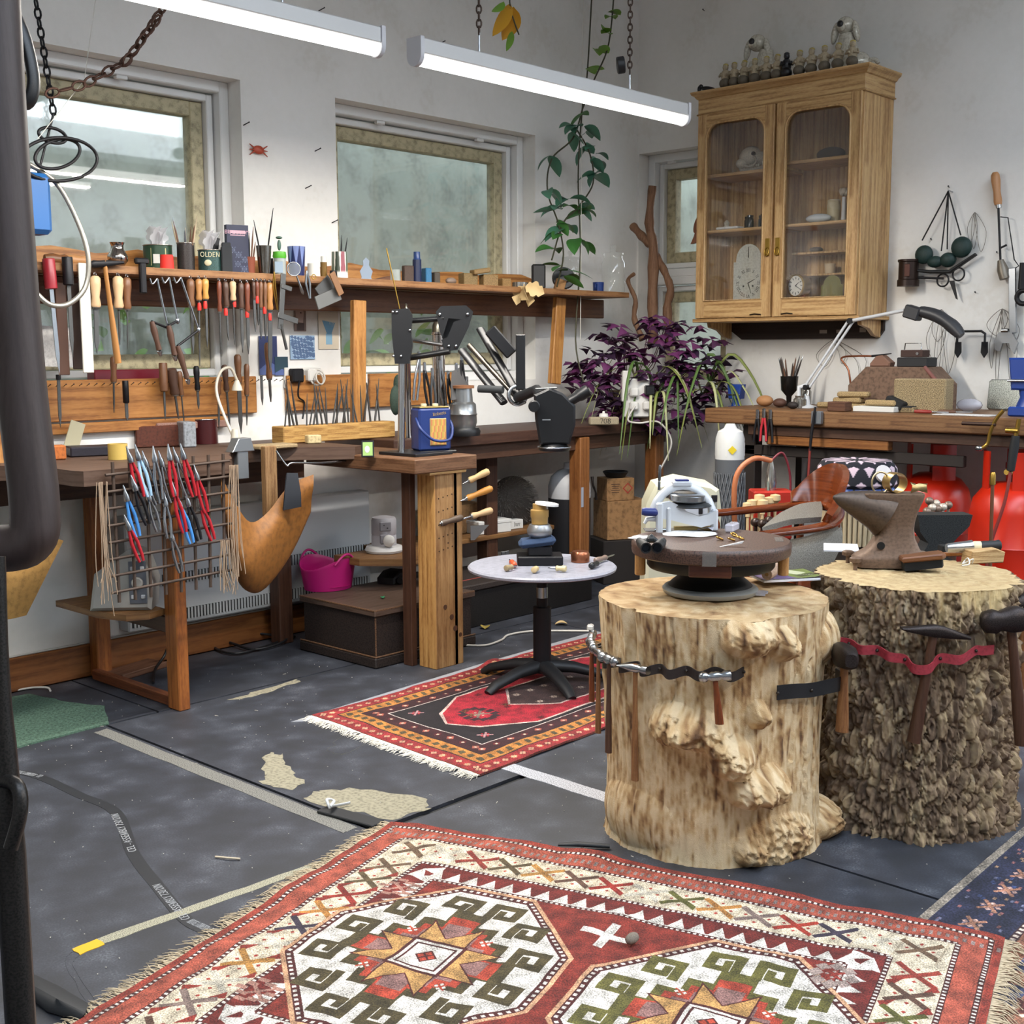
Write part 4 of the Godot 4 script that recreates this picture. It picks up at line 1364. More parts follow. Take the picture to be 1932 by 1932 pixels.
func turntable()->void:
	var c:=ST1+V(0.01,0.625,-0.02)
	var t:=thing("turntable","round wooden engraving turntable on a black pedestal with steel rim","turntable",c)
	part(t,"base_plate",ns().lathe([[0,0],[0.118,0],[0.122,0.004],[0.124,0.012],[0.118,0.018],[0.112,0.02],[0.06,0.03],[0,0.03]],48),mat("rim_steel","a6aaaa",0.4,0.6))
	part(t,"pedestal",ns().lathe([[0.11,0.0195],[0.10,0.03],[0.085,0.042],[0.08,0.062],[0.16,0.068],[0.165,0.075],[0.165,0.1],[0.0,0.101]],48),mat("pedestal_black","141416",0.45,0.2,"worn",12.0))
	part(t,"wooden_top",ns().lathe([[0,0.102],[0.196,0.102],[0.203,0.106],[0.205,0.115],[0.2045,0.121],[0.2055,0.125],[0.205,0.134],[0.2,0.1395],[0,0.1395]],64),mat("table_wood","5a4136",0.45,0.0,"worn",7.0))
	var camd:=V(-2.66,0,1.75).normalized()
	var blk:=mat("block_wood","5a2f1c",0.35,0.0,"grain_x",6.0)
	part(t,"block",ns().box(camd*0.165+V(0,0.085,0),V(0.105,0.032,0.02),0.003,yaw(atan2(camd.x,camd.z)-0.05)),blk)
	for a in [2.9+0.98,2.9-1.9,-0.6]:
		part(t,"dowel",ns().cyl(V(cos(a)*0.185,0.05,sin(a)*0.185),V(cos(a)*0.185,0.104,sin(a)*0.185),0.014,12,0.002),M("dowel_wood"))
	part(t,"tape_patch",ns().box(camd*0.2065+V(-0.001,0.121,-0.002),V(0.034,0.036,0.0012),0.0,yaw(atan2(camd.x,camd.z))),glass("tape_clear","8a8580",0.35,0.2))
	part(t,"tape_patch",ns().box(V(0.11,0.1402,0.135),V(0.07,0.0008,0.02),0.0,yaw(0.6)),glass("tape_clear","8a8580",0.35,0.2))
	var ty:=c.y+0.1395
	var bk:=mat("binocular_black","191b1d",0.5,0.0,"speck",30.0)
	var b:=thing("binoculars","small black folding binoculars standing on the wooden turntable","binoculars",V(-3.383,0.769,2.61),0.0)
	var dir:=(V(-0.79,-0.12,0.6)).normalized()
	for s in [-1,1]:
		var o=V(0.68,0,0.735)*0.021*s+V(0,0.004,0)
		var bd:Vector3=(dir+V(0.68,0,0.735)*-0.25*s).normalized()
		var bar:=part(b,"barrel",ns().rod(o-bd*0.035,o+bd*0.032,[[0,0],[0.009,0.0],[0.0095,0.22],[0.0125,0.3],[0.0135,0.5],[0.0135,0.93],[0.0145,0.95],[0.0145,1.0],[0.0115,1.0],[0.011,0.9],[0,0.9]],18),bk)
		part(bar,"lens",ns().rod(o+bd*0.0245,o+bd*0.0262,[[0,0],[0.011,0],[0.011,1],[0,1]],16),M("lens_dark"))
	part(b,"hinge",ns().box(V(0,0.016,0)-dir*0.008,V(0.02,0.014,0.042),0.004,look(Vector3.UP)*yaw(-0.9)),bk)
	part(b,"bridge",ns().tube([V(0.68,0,0.735)*-0.017+V(0,0.008,0),V(0,0.024,0)-dir*0.005,V(0.68,0,0.735)*0.017+V(0,0.008,0)],0.0065,8),bk)
	var wht:=M("paper_white")
	var g:=[]
	for i in 7:
		var row:=[]
		for j in 15:
			var x:=(j-7)/7.0; var z:=(i-3)/3.0
			row.append(V(x*0.072,0.0022+0.0012*sin(x*5.0+z*3.0),z*0.052*sqrt(maxf(0.05,1.0-x*x*0.93))))
		g.append(row)
	solo("paper_sheet",ns().grid(g,0.0008),wht,"white torn drawing sheet lying on the wooden turntable","paper",V(V(-3.134,0.764,2.552).x,ty,V(-3.134,0.764,2.552).z),-0.85)
	solo("paper_scrap",slab(ragged([-0.03,-0.02,0.03,-0.022,0.036,0.015,-0.02,0.022],0.006,4,4),0.0005,0.0014),wht,"torn white paper scrap behind the black binoculars","paper",V(V(-3.267,0.764,2.485).x,ty,V(-3.267,0.764,2.485).z),0.3)
	solo("paper_cone",ns().prism(P2([0,0,0.055,0.008,0.06,0.014]),0.006,Transform3D(Basis(V(0.7,0,0.71),Vector3.UP,V(-0.71,0,0.7)),Vector3.ZERO)),wht,"small folded white paper point in front of the gold rings","paper",V(V(-3.255,0.764,2.726).x,ty,V(-3.255,0.764,2.726).z))
	var pg:=[]
	for i in 4:
		var row:=[]
		for j in 6:row.append(V((j-2.5)*0.016,0.004+0.004*((i*7+j*5) % 3),(i-1.5)*0.014))
		pg.append(row)
	solo("plastic_bag",ns().grid(pg,0.0006),glass("bag_clear","d8d6e0",0.55,0.15),"crumpled clear plastic bag on the far side of turntable","bag",V(V(-3.028,0.764,2.539).x,ty,V(-3.028,0.764,2.539).z),0.4)
	var jar:=thing("plastic_wrapper","small clear crumpled plastic wrapper standing behind the rings","wrapper",V(V(-3.01,0.764,2.604).x,ty,V(-3.01,0.764,2.604).z),0.3)
	part(jar,"wrap",ns().box(V(0,0.012,0),V(0.06,0.022,0.025),0.004),glass("bag_clear","d8d6e0",0.55,0.15))
	var gold:=mat("gold","c99b52",0.25,1.0)
	for q in [[1357,1019,0.25],[1379,1019,0.5],[1396,1018,0.1],[1382,1014,0.9]]:
		var f:=F_(q[0],q[1])
		solo("gold_ring",ns().torus(V(0,0.0055,0),0.0085,0.0025,V(sin(q[2]*5.0)*0.35,0.9,0.3),22,8),gold,"small gold ring lying on the wooden turntable","ring",V(f.x,ty,f.z),q[2],"gold rings on the turntable")
	jewel_press(ty)

func F_(x:float,y:float)->Vector3:
	return {1357.0:V(-3.167,0.764,2.668),1379.0:V(-3.162,0.764,2.7),1396.0:V(-3.124,0.764,2.703),1382.0:V(-3.088,0.764,2.661)}[x]

func jewel_press(ty:float)->void:
	var at:=V(V(-3.092,0.764,2.497).x,ty,V(-3.092,0.764,2.497).z)
	var right:=V(0.68,0,0.735)
	var t:=thing("ring_press","white curved ring press with blue handle and steel disc on the turntable","press",at)
	var wm:=mat("press_white","c6c9cd",0.4,0.1)
	var blue:=mat("press_blue","22306f",0.4)
	var m:=Basis(right,Vector3.UP,right.cross(Vector3.UP))
	var X:=func(x:float,y:float,z:float)->Vector3:return m*V(x,y,z)
	var ap:=[]
	var ar:=[]
	for k in 13:
		var a:=PI*(0.02+0.96*k/12.0)
		ap.append(X.call(cos(a)*0.083+0.004,0.03+sin(a)*0.093,-0.01)); ar.append(0.0085)
	part(t,"arch",ns().tube(ap,ar,8,1.6),wm)
	part(t,"arch_cap",ns().box(X.call(0.0,0.128,-0.01),V(0.052,0.016,0.03),0.004,m),wm)
	part(t,"blue_label",ns().box(X.call(0.0,0.1375,-0.01),V(0.036,0.004,0.026),0.001,m),blue)
	part(t,"cradle",ns().prism(P2([-0.062,0.078,-0.035,0.083,-0.01,0.072,0.015,0.052,0.045,0.042,0.07,0.048,0.088,0.058,0.084,0.022,0.05,0.012,0.015,0.02,-0.03,0.032,-0.066,0.038]),0.02,Transform3D(m,X.call(0,0,0.012)),0.003),wm)
	part(t,"post",ns().box(X.call(-0.063,0.035,0.02),V(0.018,0.09,0.02),0.004,m),wm)
	part(t,"post",ns().box(X.call(-0.038,0.03,0.02),V(0.012,0.075,0.018),0.004,m),wm)
	part(t,"post",ns().box(X.call(0.088,0.03,0.0),V(0.018,0.062,0.026),0.005,m),wm)
	part(t,"hook",ns().tube([X.call(-0.07,0.035,0.01),X.call(-0.095,0.034,0.01),X.call(-0.102,0.022,0.01)],[0.008,0.007,0.004],8),wm)
	part(t,"handle",ns().rod(X.call(-0.064,0.053,0.02),X.call(-0.11,0.056,0.02),[[0,0],[0.009,0.0],[0.011,0.15],[0.0115,0.8],[0.009,1.0],[0,1.0]],14),blue)
	part(t,"clamp_screw",ns().cyl(X.call(-0.075,0.006,0.02),X.call(-0.045,0.006,0.02),0.0035,8),M("steel_bright"))
	part(t,"steel_disc",ns().lathe([[0,0.092],[0.046,0.092],[0.049,0.095],[0.049,0.108],[0.047,0.11],[0.035,0.113],[0,0.113]],36,Transform3D(Basis(Vector3.RIGHT,0.06),X.call(0.01,-0.01,-0.012))),M("disc_steel"))
	part(t,"disc_plate",ns().lathe([[0,0.076],[0.05,0.076],[0.058,0.08],[0.05,0.088],[0,0.092]],30,Transform3D(Basis.IDENTITY,X.call(0.025,-0.012,-0.015))),mat("plate_dark","3a3c3e",0.4,0.6))
	part(t,"spindle",ns().rod(X.call(-0.06,0.11,-0.02),X.call(-0.058,0.178,-0.02),[[0,0],[0.004,0],[0.004,0.3],[0.0025,0.35],[0.0042,0.4],[0.0042,0.92],[0.002,1],[0,1]],10),mat("spindle_steel","6d7073",0.35,0.9))
	part(t,"brass_foot",ns().box(X.call(0.03,0.006,-0.005),V(0.1,0.012,0.02),0.002,m),M("brass_dull"))
	part(t,"mount",ns().box(X.call(-0.02,0.0015,-0.012),V(0.16,0.003,0.05),0.001,m),M("disc_steel"))

func anvil()->void:
	var rust:=mat("rust_iron","77604f",0.6,0.4,"cloud",14.0)
	var at:=V(-2.63,0.656,2.905)
	var t:=thing("anvil","rusty brown anvil with pointed horn standing on bark covered stump","anvil",at)
	var right:=V(0.60,0,0.80).normalized()
	var fwd:=Vector3.UP.cross(right)
	var m:=Basis(right,Vector3.UP,-fwd)
	var rows:=[]
	var prof:=[[0.0,-0.138,0.085,0.06],[0.022,-0.142,0.088,0.062],[0.03,-0.132,0.082,0.058],[0.05,-0.098,0.06,0.05],[0.08,-0.076,0.044,0.044],[0.105,-0.068,0.04,0.041],[0.125,-0.072,0.042,0.042],[0.145,-0.082,0.048,0.045],[0.165,-0.095,0.056,0.046],[0.185,-0.112,0.066,0.049],[0.198,-0.118,0.07,0.05],[0.203,-0.116,0.069,0.049]]
	for q in prof:
		var row:=[]
		for k in 24:
			var a:=TAU*k/24
			var sq:=1.0/pow(pow(absf(cos(a)),5)+pow(absf(sin(a)),5),0.2)
			var cx:float=(q[1]+q[2])/2; var hx:float=(q[2]-q[1])/2
			row.append(m*V(cx+cos(a)*sq*hx*0.87,q[0],sin(a)*sq*q[3]*0.87))
		rows.append(row)
	var s:=ns().grid(rows,0.0,true)
	var cen:Vector3=m*V(-0.024,0.203,0)
	for k in 24:s.tri(cen,rows[-1][k],rows[-1][(k+1) % 24],Vector3.UP,Vector3.UP,Vector3.UP)
	part(t,"body",s,rust)
	var hp:=[]; var hr:=[]
	for k in 10:
		var q:=k/9.0
		hp.append(m*V(-0.04-0.145*q,0.14+0.05*pow(q,0.75),0)); hr.append(0.06*pow(1.0-q,0.7)+0.004)
	part(t,"horn",ns().tube(hp,hr,20,1.0),mat("rust_dark","5a4c42",0.5,0.5,"cloud",14.0))
	part(t,"hole_plug",ns().cyl(m*V(-0.06,0.062,0.046),m*V(-0.06,0.062,0.0485),0.011,12),M("hole_black"))
	for q in [[-0.128,0.05],[-0.13,-0.05],[0.04,0.062],[0.07,-0.05]]:
		var b:=part(t,"bolt",ns().lathe([[0,-0.0],[0.006,-0.0],[0.006,0.03],[0.0,0.03]],8,Transform3D(Basis.IDENTITY,m*V(q[0],-0.006,q[1]*1.12))),rust)
		part(b,"bolt_head",ns().lathe([[0,0.024],[0.016,0.024],[0.017,0.034],[0.012,0.038],[0,0.038]],6,Transform3D(Basis.IDENTITY,m*V(q[0],-0.006,q[1]*1.12))),rust)
	var brass:=mat("brass_bangle","b79a62",0.3,0.9)
	var bt:=thing("brass_bangle","wide brass bangle standing on the face of the anvil","bangle",at+m*V(-0.02,0.203,0.0))
	part(bt,"band",ns().lathe([[0.0265,-0.02],[0.0275,-0.02],[0.0285,0.0],[0.0275,0.02],[0.0265,0.02],[0.0275,0.0],[0.0265,-0.02]],32,Transform3D(m*look(V(0.35,0,1)),V(0,0.0285,0))),brass)
	solo("wire_hoop",ns().torus(V(0,0.027,0),0.024,0.0028,m*V(0.15,0.1,1),28,8,1.25),mat("hoop_brass","c2b08a",0.3,0.9),"thin oval brass hoop leaning beside the wide bangle on anvil","hoop",at+m*V(-0.058,0.203,0.0))
	solo("brass_scrap",ns().grid([[m*V(0,0,0),m*V(0.02,0.006,0),m*V(0.045,0.0,0)],[m*V(0.002,0.02,0.006),m*V(0.02,0.026,0.0),m*V(0.04,0.022,0.006)],[m*V(0.0,0.028,-0.012),m*V(0.025,0.02,-0.014),m*V(0.046,0.024,-0.01)]],0.002),mat("brass_scrap","ab9263",0.35,0.9,"worn",30.0),"crumpled brass sheet scrap on the heel of the anvil","brass scrap",at+m*V(0.022,0.204,0.01))
	var up:=V(0,0.652,0)
	var wb:=thing("bench_brush","worn wooden bench brush with black bristles leaning on the anvil foot","brush",V(-2.655,0.66,2.982),-0.92)
	wb.rotation.z=0.12
	part(wb,"back",ns().prism(P2([-0.055,-0.028,0.05,-0.032,0.062,-0.02,0.062,0.02,0.05,0.032,-0.055,0.028]),0.016,Transform3D(Basis(V(1,0,0),V(0,0,-1),Vector3.UP),V(0,0.032,0)),0.004),mat("brush_wood","7a4f30",0.4,0.0,"grain_x",8.0))
	part(wb,"bristles",ns().prism(P2([-0.05,-0.026,0.048,-0.028,0.058,0.0,0.048,0.028,-0.05,0.026]),0.022,Transform3D(Basis(V(1,0,0),V(0,0,-1),Vector3.UP),V(0,0.013,0))),M("bristle_black"))
	var hb:=thing("hand_brush","flat brush with black bristles and orange wooden back lying behind anvil","brush",V(-2.359,0.655,2.955),-0.75)
	part(hb,"back",ns().box(V(0,0.008,0),V(0.11,0.014,0.04),0.003),mat("orange_wood","a8682e",0.4,0.0,"grain_x",9.0))
	part(hb,"bristles",ns().box(V(0,0.023,0),V(0.105,0.018,0.038),0.002),M("bristle_black"))
	var rm:=thing("rubber_mallet","steel mallet with white collar and black grip lying on the brush","mallet",V(-2.405,0.69,3.012),-0.78)
	part(rm,"head",ns().rod(V(-0.07,0.0,0),V(0.005,0.004,0),[[0,0],[0.012,0.0],[0.014,0.1],[0.017,0.8],[0.019,0.97],[0.014,1.0],[0,1]],18),mat("mallet_steel","c4c6c8",0.2,0.9))
	part(rm,"collar",ns().rod(V(0.004,0.002,0),V(0.028,0.004,0),[[0,0],[0.014,0],[0.0165,0.3],[0.015,1],[0,1]],16),mat("collar_cream","d8caa4",0.5))
	part(rm,"grip",ns().rod(V(0.026,0.003,0),V(0.085,0.007,0),[[0,0],[0.0155,0],[0.016,0.2],[0.0145,0.8],[0.016,0.95],[0.013,1],[0,1]],16),M("grip_black"))
	var chip:=thing("wood_block","rough pale wood block on the back edge of bark stump","wood block",V(-2.403,0.652,3.043),-0.6)
	part(chip,"block",ns().prism(P2([-0.05,0,0.055,0,0.06,0.03,0.03,0.042,-0.045,0.036]),0.05,Transform3D.IDENTITY,0.003),mat("rough_wood","c0a273",0.85,0.0,"grain_x",9.0))
	solo("string_tangle",ns().tube(spline([V(-0.03,0.004,0),V(-0.01,0.008,0.012),V(0.01,0.02,0.0),V(0.02,0.012,-0.012),V(0.0,0.004,-0.01),V(0.018,0.018,0.01),V(0.03,0.004,0.004)],5),0.0022,5),M("string_white"),"tangled white string on top of the bark stump","string",V(-2.496,0.653,3.039))
	solo("notebook_page",slab([-0.07,-0.05,0.07,-0.05,0.072,0.05,-0.068,0.052],0.0,0.004),M("page_white"),"white notebook page tucked behind the anvil on the stump","paper",V(-2.464,0.656,2.64),0.5)
	var mz:=thing("magazine","folded magazine with purple and green cover on the pale stump","magazine",V(-2.904,0.634,2.704),-0.62)
	var im:=Image.create(256,192,false,Image.FORMAT_RGB8)
	im.fill(K("6a5a86"))
	fill_poly(im,P2([90,0,256,0,256,192,150,192]),K("6b7a44"))
	fill_poly(im,P2([120,0,190,0,230,90,180,120]),K("b3b89a"))
	fill_poly(im,P2([0,0,90,0,60,60,0,80]),K("9a93a6"))
	for i in 14:rect(im,10,92+i*6,50+(i*37) % 40,2,K("c9c4d6"))
	fill_poly(im,P2([160,120,250,100,250,150,175,170]),K("3f4a2c"))
	for i in 5:rect(im,190+i*10,118+i*5,8,3,K("dcdccc"))
	var cover:=printed("magazine_cover",im,0.3)
	part(mz,"pages",ns().box(V(0,0.004,0),V(0.165,0.007,0.115),0.001),M("page_white"))
	var cg:=[]
	for i in 5:
		var row:=[]
		for j in 7:row.append(V((j-3)*0.0278,0.0088+0.004*pow((j/6.0),3.0),(i-2)*0.029))
		cg.append(row)
	part(mz,"cover",ns().grid(cg,0.0008),cover)
	var lg:=thing("wooden_dowel","thick pale peeled stick lying on the magazine","stick",V(-2.967,0.66,2.704),0.0)
	part(lg,"stick",ns().rod(V(-0.045,0.0,0.012),V(0.05,0.004,-0.01),[[0,0],[0.0145,0],[0.016,0.05],[0.0155,0.6],[0.014,0.97],[0.012,1],[0,1]],14),mat("peeled_wood","b99b84",0.6,0.0,"cloud",14.0))
	part(lg,"pith",ns().rod(V(-0.046,0.0,0.0123),V(-0.045,0.0,0.012),[[0,0],[0.005,0],[0.005,1],[0,1]],10),mat("pith","8a6a3a",0.8))
	var l2:=thing("wooden_dowel","short pale stick tucked below the turntable","stick",V(-2.914,0.66,2.614),0.0)
	part(l2,"stick",ns().rod(V(-0.02,0.0,0.02),V(0.04,0.0,-0.02),[[0,0],[0.011,0],[0.012,0.05],[0.011,1],[0,1]],12),M("dowel_wood"))
	solo("zip_bag",slab(ragged([-0.03,-0.02,0.03,-0.018,0.026,0.02,-0.034,0.016],0.003,6,3),0.0,0.003),glass("zip_clear","cfd2e0",0.6,0.15),"small clear zip bag with bits lying on the pale stump edge","bag",V(-3.099,0.626,2.748),0.5)

func pine()->Material:return mat("pine","a8703a",0.5,0.0,"grain_x",2.2)

func pine_y()->Material:return mat("pine_upright","bd9156",0.5,0.0,"grain_y",2.6)

func dark_wood()->Material:return mat("bench_dark","4c3426",0.5,0.0,"grain_x",2.5)

func dark_wood_y()->Material:return mat("leg_dark","4a2f20",0.55,0.0,"grain_y",2.5)

func build_bench()->void:
	struct("baseboard_left",ns().box(V(-5.4,0.064,0.011),V(7.2,0.128,0.022),0.003),M("skirting_pine"))
	struct("baseboard_left",ns().box(V(-0.9,0.064,0.011),V(1.76,0.128,0.022),0.003),M("skirting_pine"))
	struct("trim_1",ns().tube([V(-5.4,0.132,0.012),V(-2.6,0.132,0.012)],0.004,6),mat("cable_white","b9b7b2",0.5))
	var h:=thing("convector_heater","flat white convector heater with slotted grilles on wall below workbench","heater",V(-2.75,0.15,0.0))
	part(h,"panel",ns().box(V(0,0.235,0.045),V(1.25,0.46,0.07),0.006),M("heater_white"))
	for row in 2:
		part(h,"grille",ns().box(V(0,0.045+row*0.15,0.08),V(1.22,0.045,0.006),0.001),mat("grille_dark","2c2c2d",0.8))
		for k in 80:
			part(h,"slat",ns().box(V(-0.6+k*0.0152,0.045+row*0.15,0.0835),V(0.0082,0.045,0.006)),M("heater_white"))
	var t:=thing("jewellers_workbench","dark scarred jewellers workbench with scooped front along the windows","workbench",Vector3.ZERO)
	var top:=[-4.95,0.03,-2.6,0.03,-2.6,0.6,-2.66,0.62,-2.76,0.55,-2.86,0.47,-2.96,0.425,-3.06,0.43,-3.15,0.48,-3.22,0.57,-3.27,0.66,-3.31,0.72,-3.36,0.738,-3.89,0.75,-3.905,0.70,-3.90,0.55,-3.93,0.43,-4.0,0.33,-4.15,0.26,-4.4,0.24,-4.95,0.24]
	part(t,"top",slab(top,0.825,0.875),mat("bench_top","574337",0.6,0.0,"grain_x",3.0))
	part(t,"apron",ns().box(V(-3.3,0.77,0.2),V(1.4,0.1,0.03),0.003),dark_wood())
	part(t,"leg",ns().box(V(-3.525,0.412,0.665),V(0.045,0.825,0.075),0.004),M("leg_pine"))
	part(t,"leg",ns().box(V(-3.485,0.412,0.055),V(0.06,0.825,0.06),0.004),M("leg_pine"))
	part(t,"leg",ns().box(V(-2.67,0.412,0.12),V(0.07,0.825,0.07),0.004),dark_wood_y())
	var r:=part(t,"foot_rail",ns().box(V(0,0,0),V(0.58,0.04,0.03),0.004),mat("rail_wood","7a4526",0.5,0.0,"grain_x",2.6),V(-3.52,0.02,0.36))
	r.rotation.y=PI/2
	r=part(t,"brace",ns().box(V(0,0,0),V(0.56,0.06,0.025),0.004),dark_wood(),V(-3.53,0.30,0.36))
	r.rotation.y=PI/2
	var sh:=thing("half_round_shelf","rounded plank shelf under the workbench between its legs","shelf",V(-3.62,0.335,0.40))
	part(sh,"plank",slab([-0.11,-0.2,0.08,-0.2,0.08,0.22,0.0,0.25,-0.07,0.22,-0.11,0.1],0,0.022),M("shelf_wood"))
	solo("floor_plank",ns().box(V(0,0.012,0),V(0.24,0.024,0.11),0.003),mat("plank_brown","6b4a38",0.6,0.0,"grain_x",4.0),"brown plank offcut lying on floor under the workbench","plank",V(-3.366,0,0.1),0.25)
	var b:=thing("corner_bench","lower bench end with thick pine post and rusty brown top","bench",V(-2.495,0,0.64))
	part(b,"top",ns().box(V(0,0.814,0),V(0.335,0.056,0.67),0.004),mat("block_top","6f5038",0.55,0.0,"grain_x",4.0))
	part(b,"batten",ns().box(V(0.012,0.781,0.27),V(0.2,0.012,0.12),0.002),mat("batten_pale","b08c58",0.6,0.0,"grain_x",5.0))
	part(b,"post",ns().box(V(0.062,0.388,0.268),V(0.018,0.776,0.096),0.0015),pine_y())
	part(b,"post",ns().box(V(0.0258,0.388,0.268),V(0.148,0.776,0.096),0.002),mat("post_face","a07c50",0.6,0.0,"grain_y",2.6))
	part(b,"post_side",ns().box(V(-0.0505,0.388,0.268),V(0.005,0.774,0.096),0.001),pine_y())
	part(b,"back_leg",ns().box(V(-0.065,0.388,0.18),V(0.03,0.776,0.05),0.002),dark_wood_y())
	var nail:=mat("nail_rust","3b2a22",0.6,0.6)
	for row in 5:
		for k in 4:
			part(b,"nail",ns().rod(V(-0.03+k*0.024,0.68-row*0.052+k*0.004,0.316),V(-0.03+k*0.024,0.68-row*0.052+k*0.004,0.3175),[[0,0],[0.0028,0],[0.0026,1],[0,1]],8),nail)
	for q in [[0.035,0.20,0.011],[0.055,0.15,0.012],[0.0,0.245,0.010],[0.02,0.5,0.004],[0.083,0.12,0.009]]:
		part(b,"knot",ns().rod(V(q[0],q[1],0.3155),V(q[0],q[1],0.3166),[[0,0],[q[2],0],[q[2],1],[0,1]],14),mat("knot","4b2f1d",0.6))
	var m:=thing("long_workbench","dark long workbench running from the radio to the room corner","workbench",V(-1.32,0,0.25))
	part(m,"top",ns().box(V(0,0.85,0),V(2.02,0.05,0.47),0.004),mat("bench_brown","452c20",0.55,0.0,"grain_x",3.0))
	part(m,"rail",ns().box(V(0,0.79,0.19),V(2.0,0.07,0.03),0.003),dark_wood())
	for x in [0.265,-0.52,0.9]:
		part(m,"leg",ns().box(V(x,0.41,0.2 if x>0 else 0.02),V(0.075,0.82,0.075),0.004),mat("leg_brown","8a5a30",0.5,0.0,"grain_y",2.6) if x>0 else dark_wood_y())
	part(m,"leg",ns().box(V(-0.22,0.41,0.02),V(0.075,0.82,0.075),0.004),dark_wood_y())
	part(m,"lower_shelf",ns().box(V(-0.3,0.354,-0.06),V(1.1,0.022,0.26),0.003),M("shelf_wood"))
	for q in [[-3.42,1.45],[-2.31,0.45],[-1.75,0.62]]:
		solo("tool_board",ns().box(Vector3.ZERO,V(q[1],0.155,0.022),0.003),M("board_pine"),["wide pine tool board with nails below the left window","short pine board with nails beside the shelf upright","pine board on the wall behind the microscope stand"][0 if q[1]>1 else (1 if q[1]<0.5 else 2)],"board",V(q[0],1.07,0.0125))
	solo("lower_batten",ns().box(Vector3.ZERO,V(1.3,0.04,0.03),0.003),M("board_pine"),"narrow pine batten on wall under the tool board","batten",V(-3.5,0.965,0.016))
	solo("stone_strip",ns().box(Vector3.ZERO,V(0.34,0.03,0.04),0.004),mat("pink_stone","a98274",0.7,0.0,"worn",12.0),"mottled pink and brown strip on wall ledge under tool board","strip",V(-3.02,0.955,0.021))
	var s:=thing("live_edge_shelf","long rough wooden shelf with natural front edge across the windows","shelf",V(0,1.53,0))
	var nz:=FastNoiseLite.new(); nz.seed=31; nz.frequency=3.0
	var edge:=[-4.3,0.0]
	var n:=60
	for i in n+1:
		var x:=-0.5-3.8*i/n
		if i==0:edge+=[-0.5,0.0]
		edge+=[x,0.335+0.02*nz.get_noise_1d(x)+0.008*nz.get_noise_1d(x*4.0)]
	part(s,"plank",slab(edge,0.0,0.027),mat("live_edge","8f6842",0.65,0.0,"grain_x",4.0))
	part(s,"beam",ns().box(V(-2.35,-0.055,0.12),V(3.75,0.1,0.045),0.004),mat("beam_brown","6b4327",0.5,0.0,"grain_x",2.2))
	var bk:=[]
	for i in 40:
		var x:=-4.3+3.45*i/39.0
		bk+=[x,0.10+0.03*nz.get_noise_1d(x*1.3+9.0)]
	bk+=[-0.85,0.028,-4.3,0.028]
	part(s,"back_plank",ns().prism(P2(bk),0.025,Transform3D(Basis.IDENTITY,V(0,0,0.0)).translated(V(0,0,0.02)),0.002),mat("back_plank","b07d44",0.5,0.0,"grain_x",2.0))
	part(s,"upright",ns().box(V(-2.315,-0.36,0.24),V(0.07,0.6,0.03),0.003,Basis(V(0,0,1),-0.03)),M("upright_pine"))
	part(s,"upright",ns().box(V(-0.985,-0.23,0.24),V(0.075,0.44,0.03),0.003,Basis(V(0,0,1),-0.1)),M("upright_pine"))
	part(s,"upright",ns().box(V(-3.9,-0.36,0.24),V(0.07,0.6,0.03),0.003),M("upright_pine"))
	var nb:=thing("board_nails","rows of small nails along top of the tool board","nail",V(0,1.125,0.024))
	for k in 40:
		part(nb,"nail",ns().rod(V(-3.72+k*0.031,0,-0.002),V(-3.722+k*0.031,0.008,0.022),[[0,0],[0.0014,0],[0.0014,0.92],[0.003,0.94],[0.003,1],[0,1]],6),nail)
	build_chests()

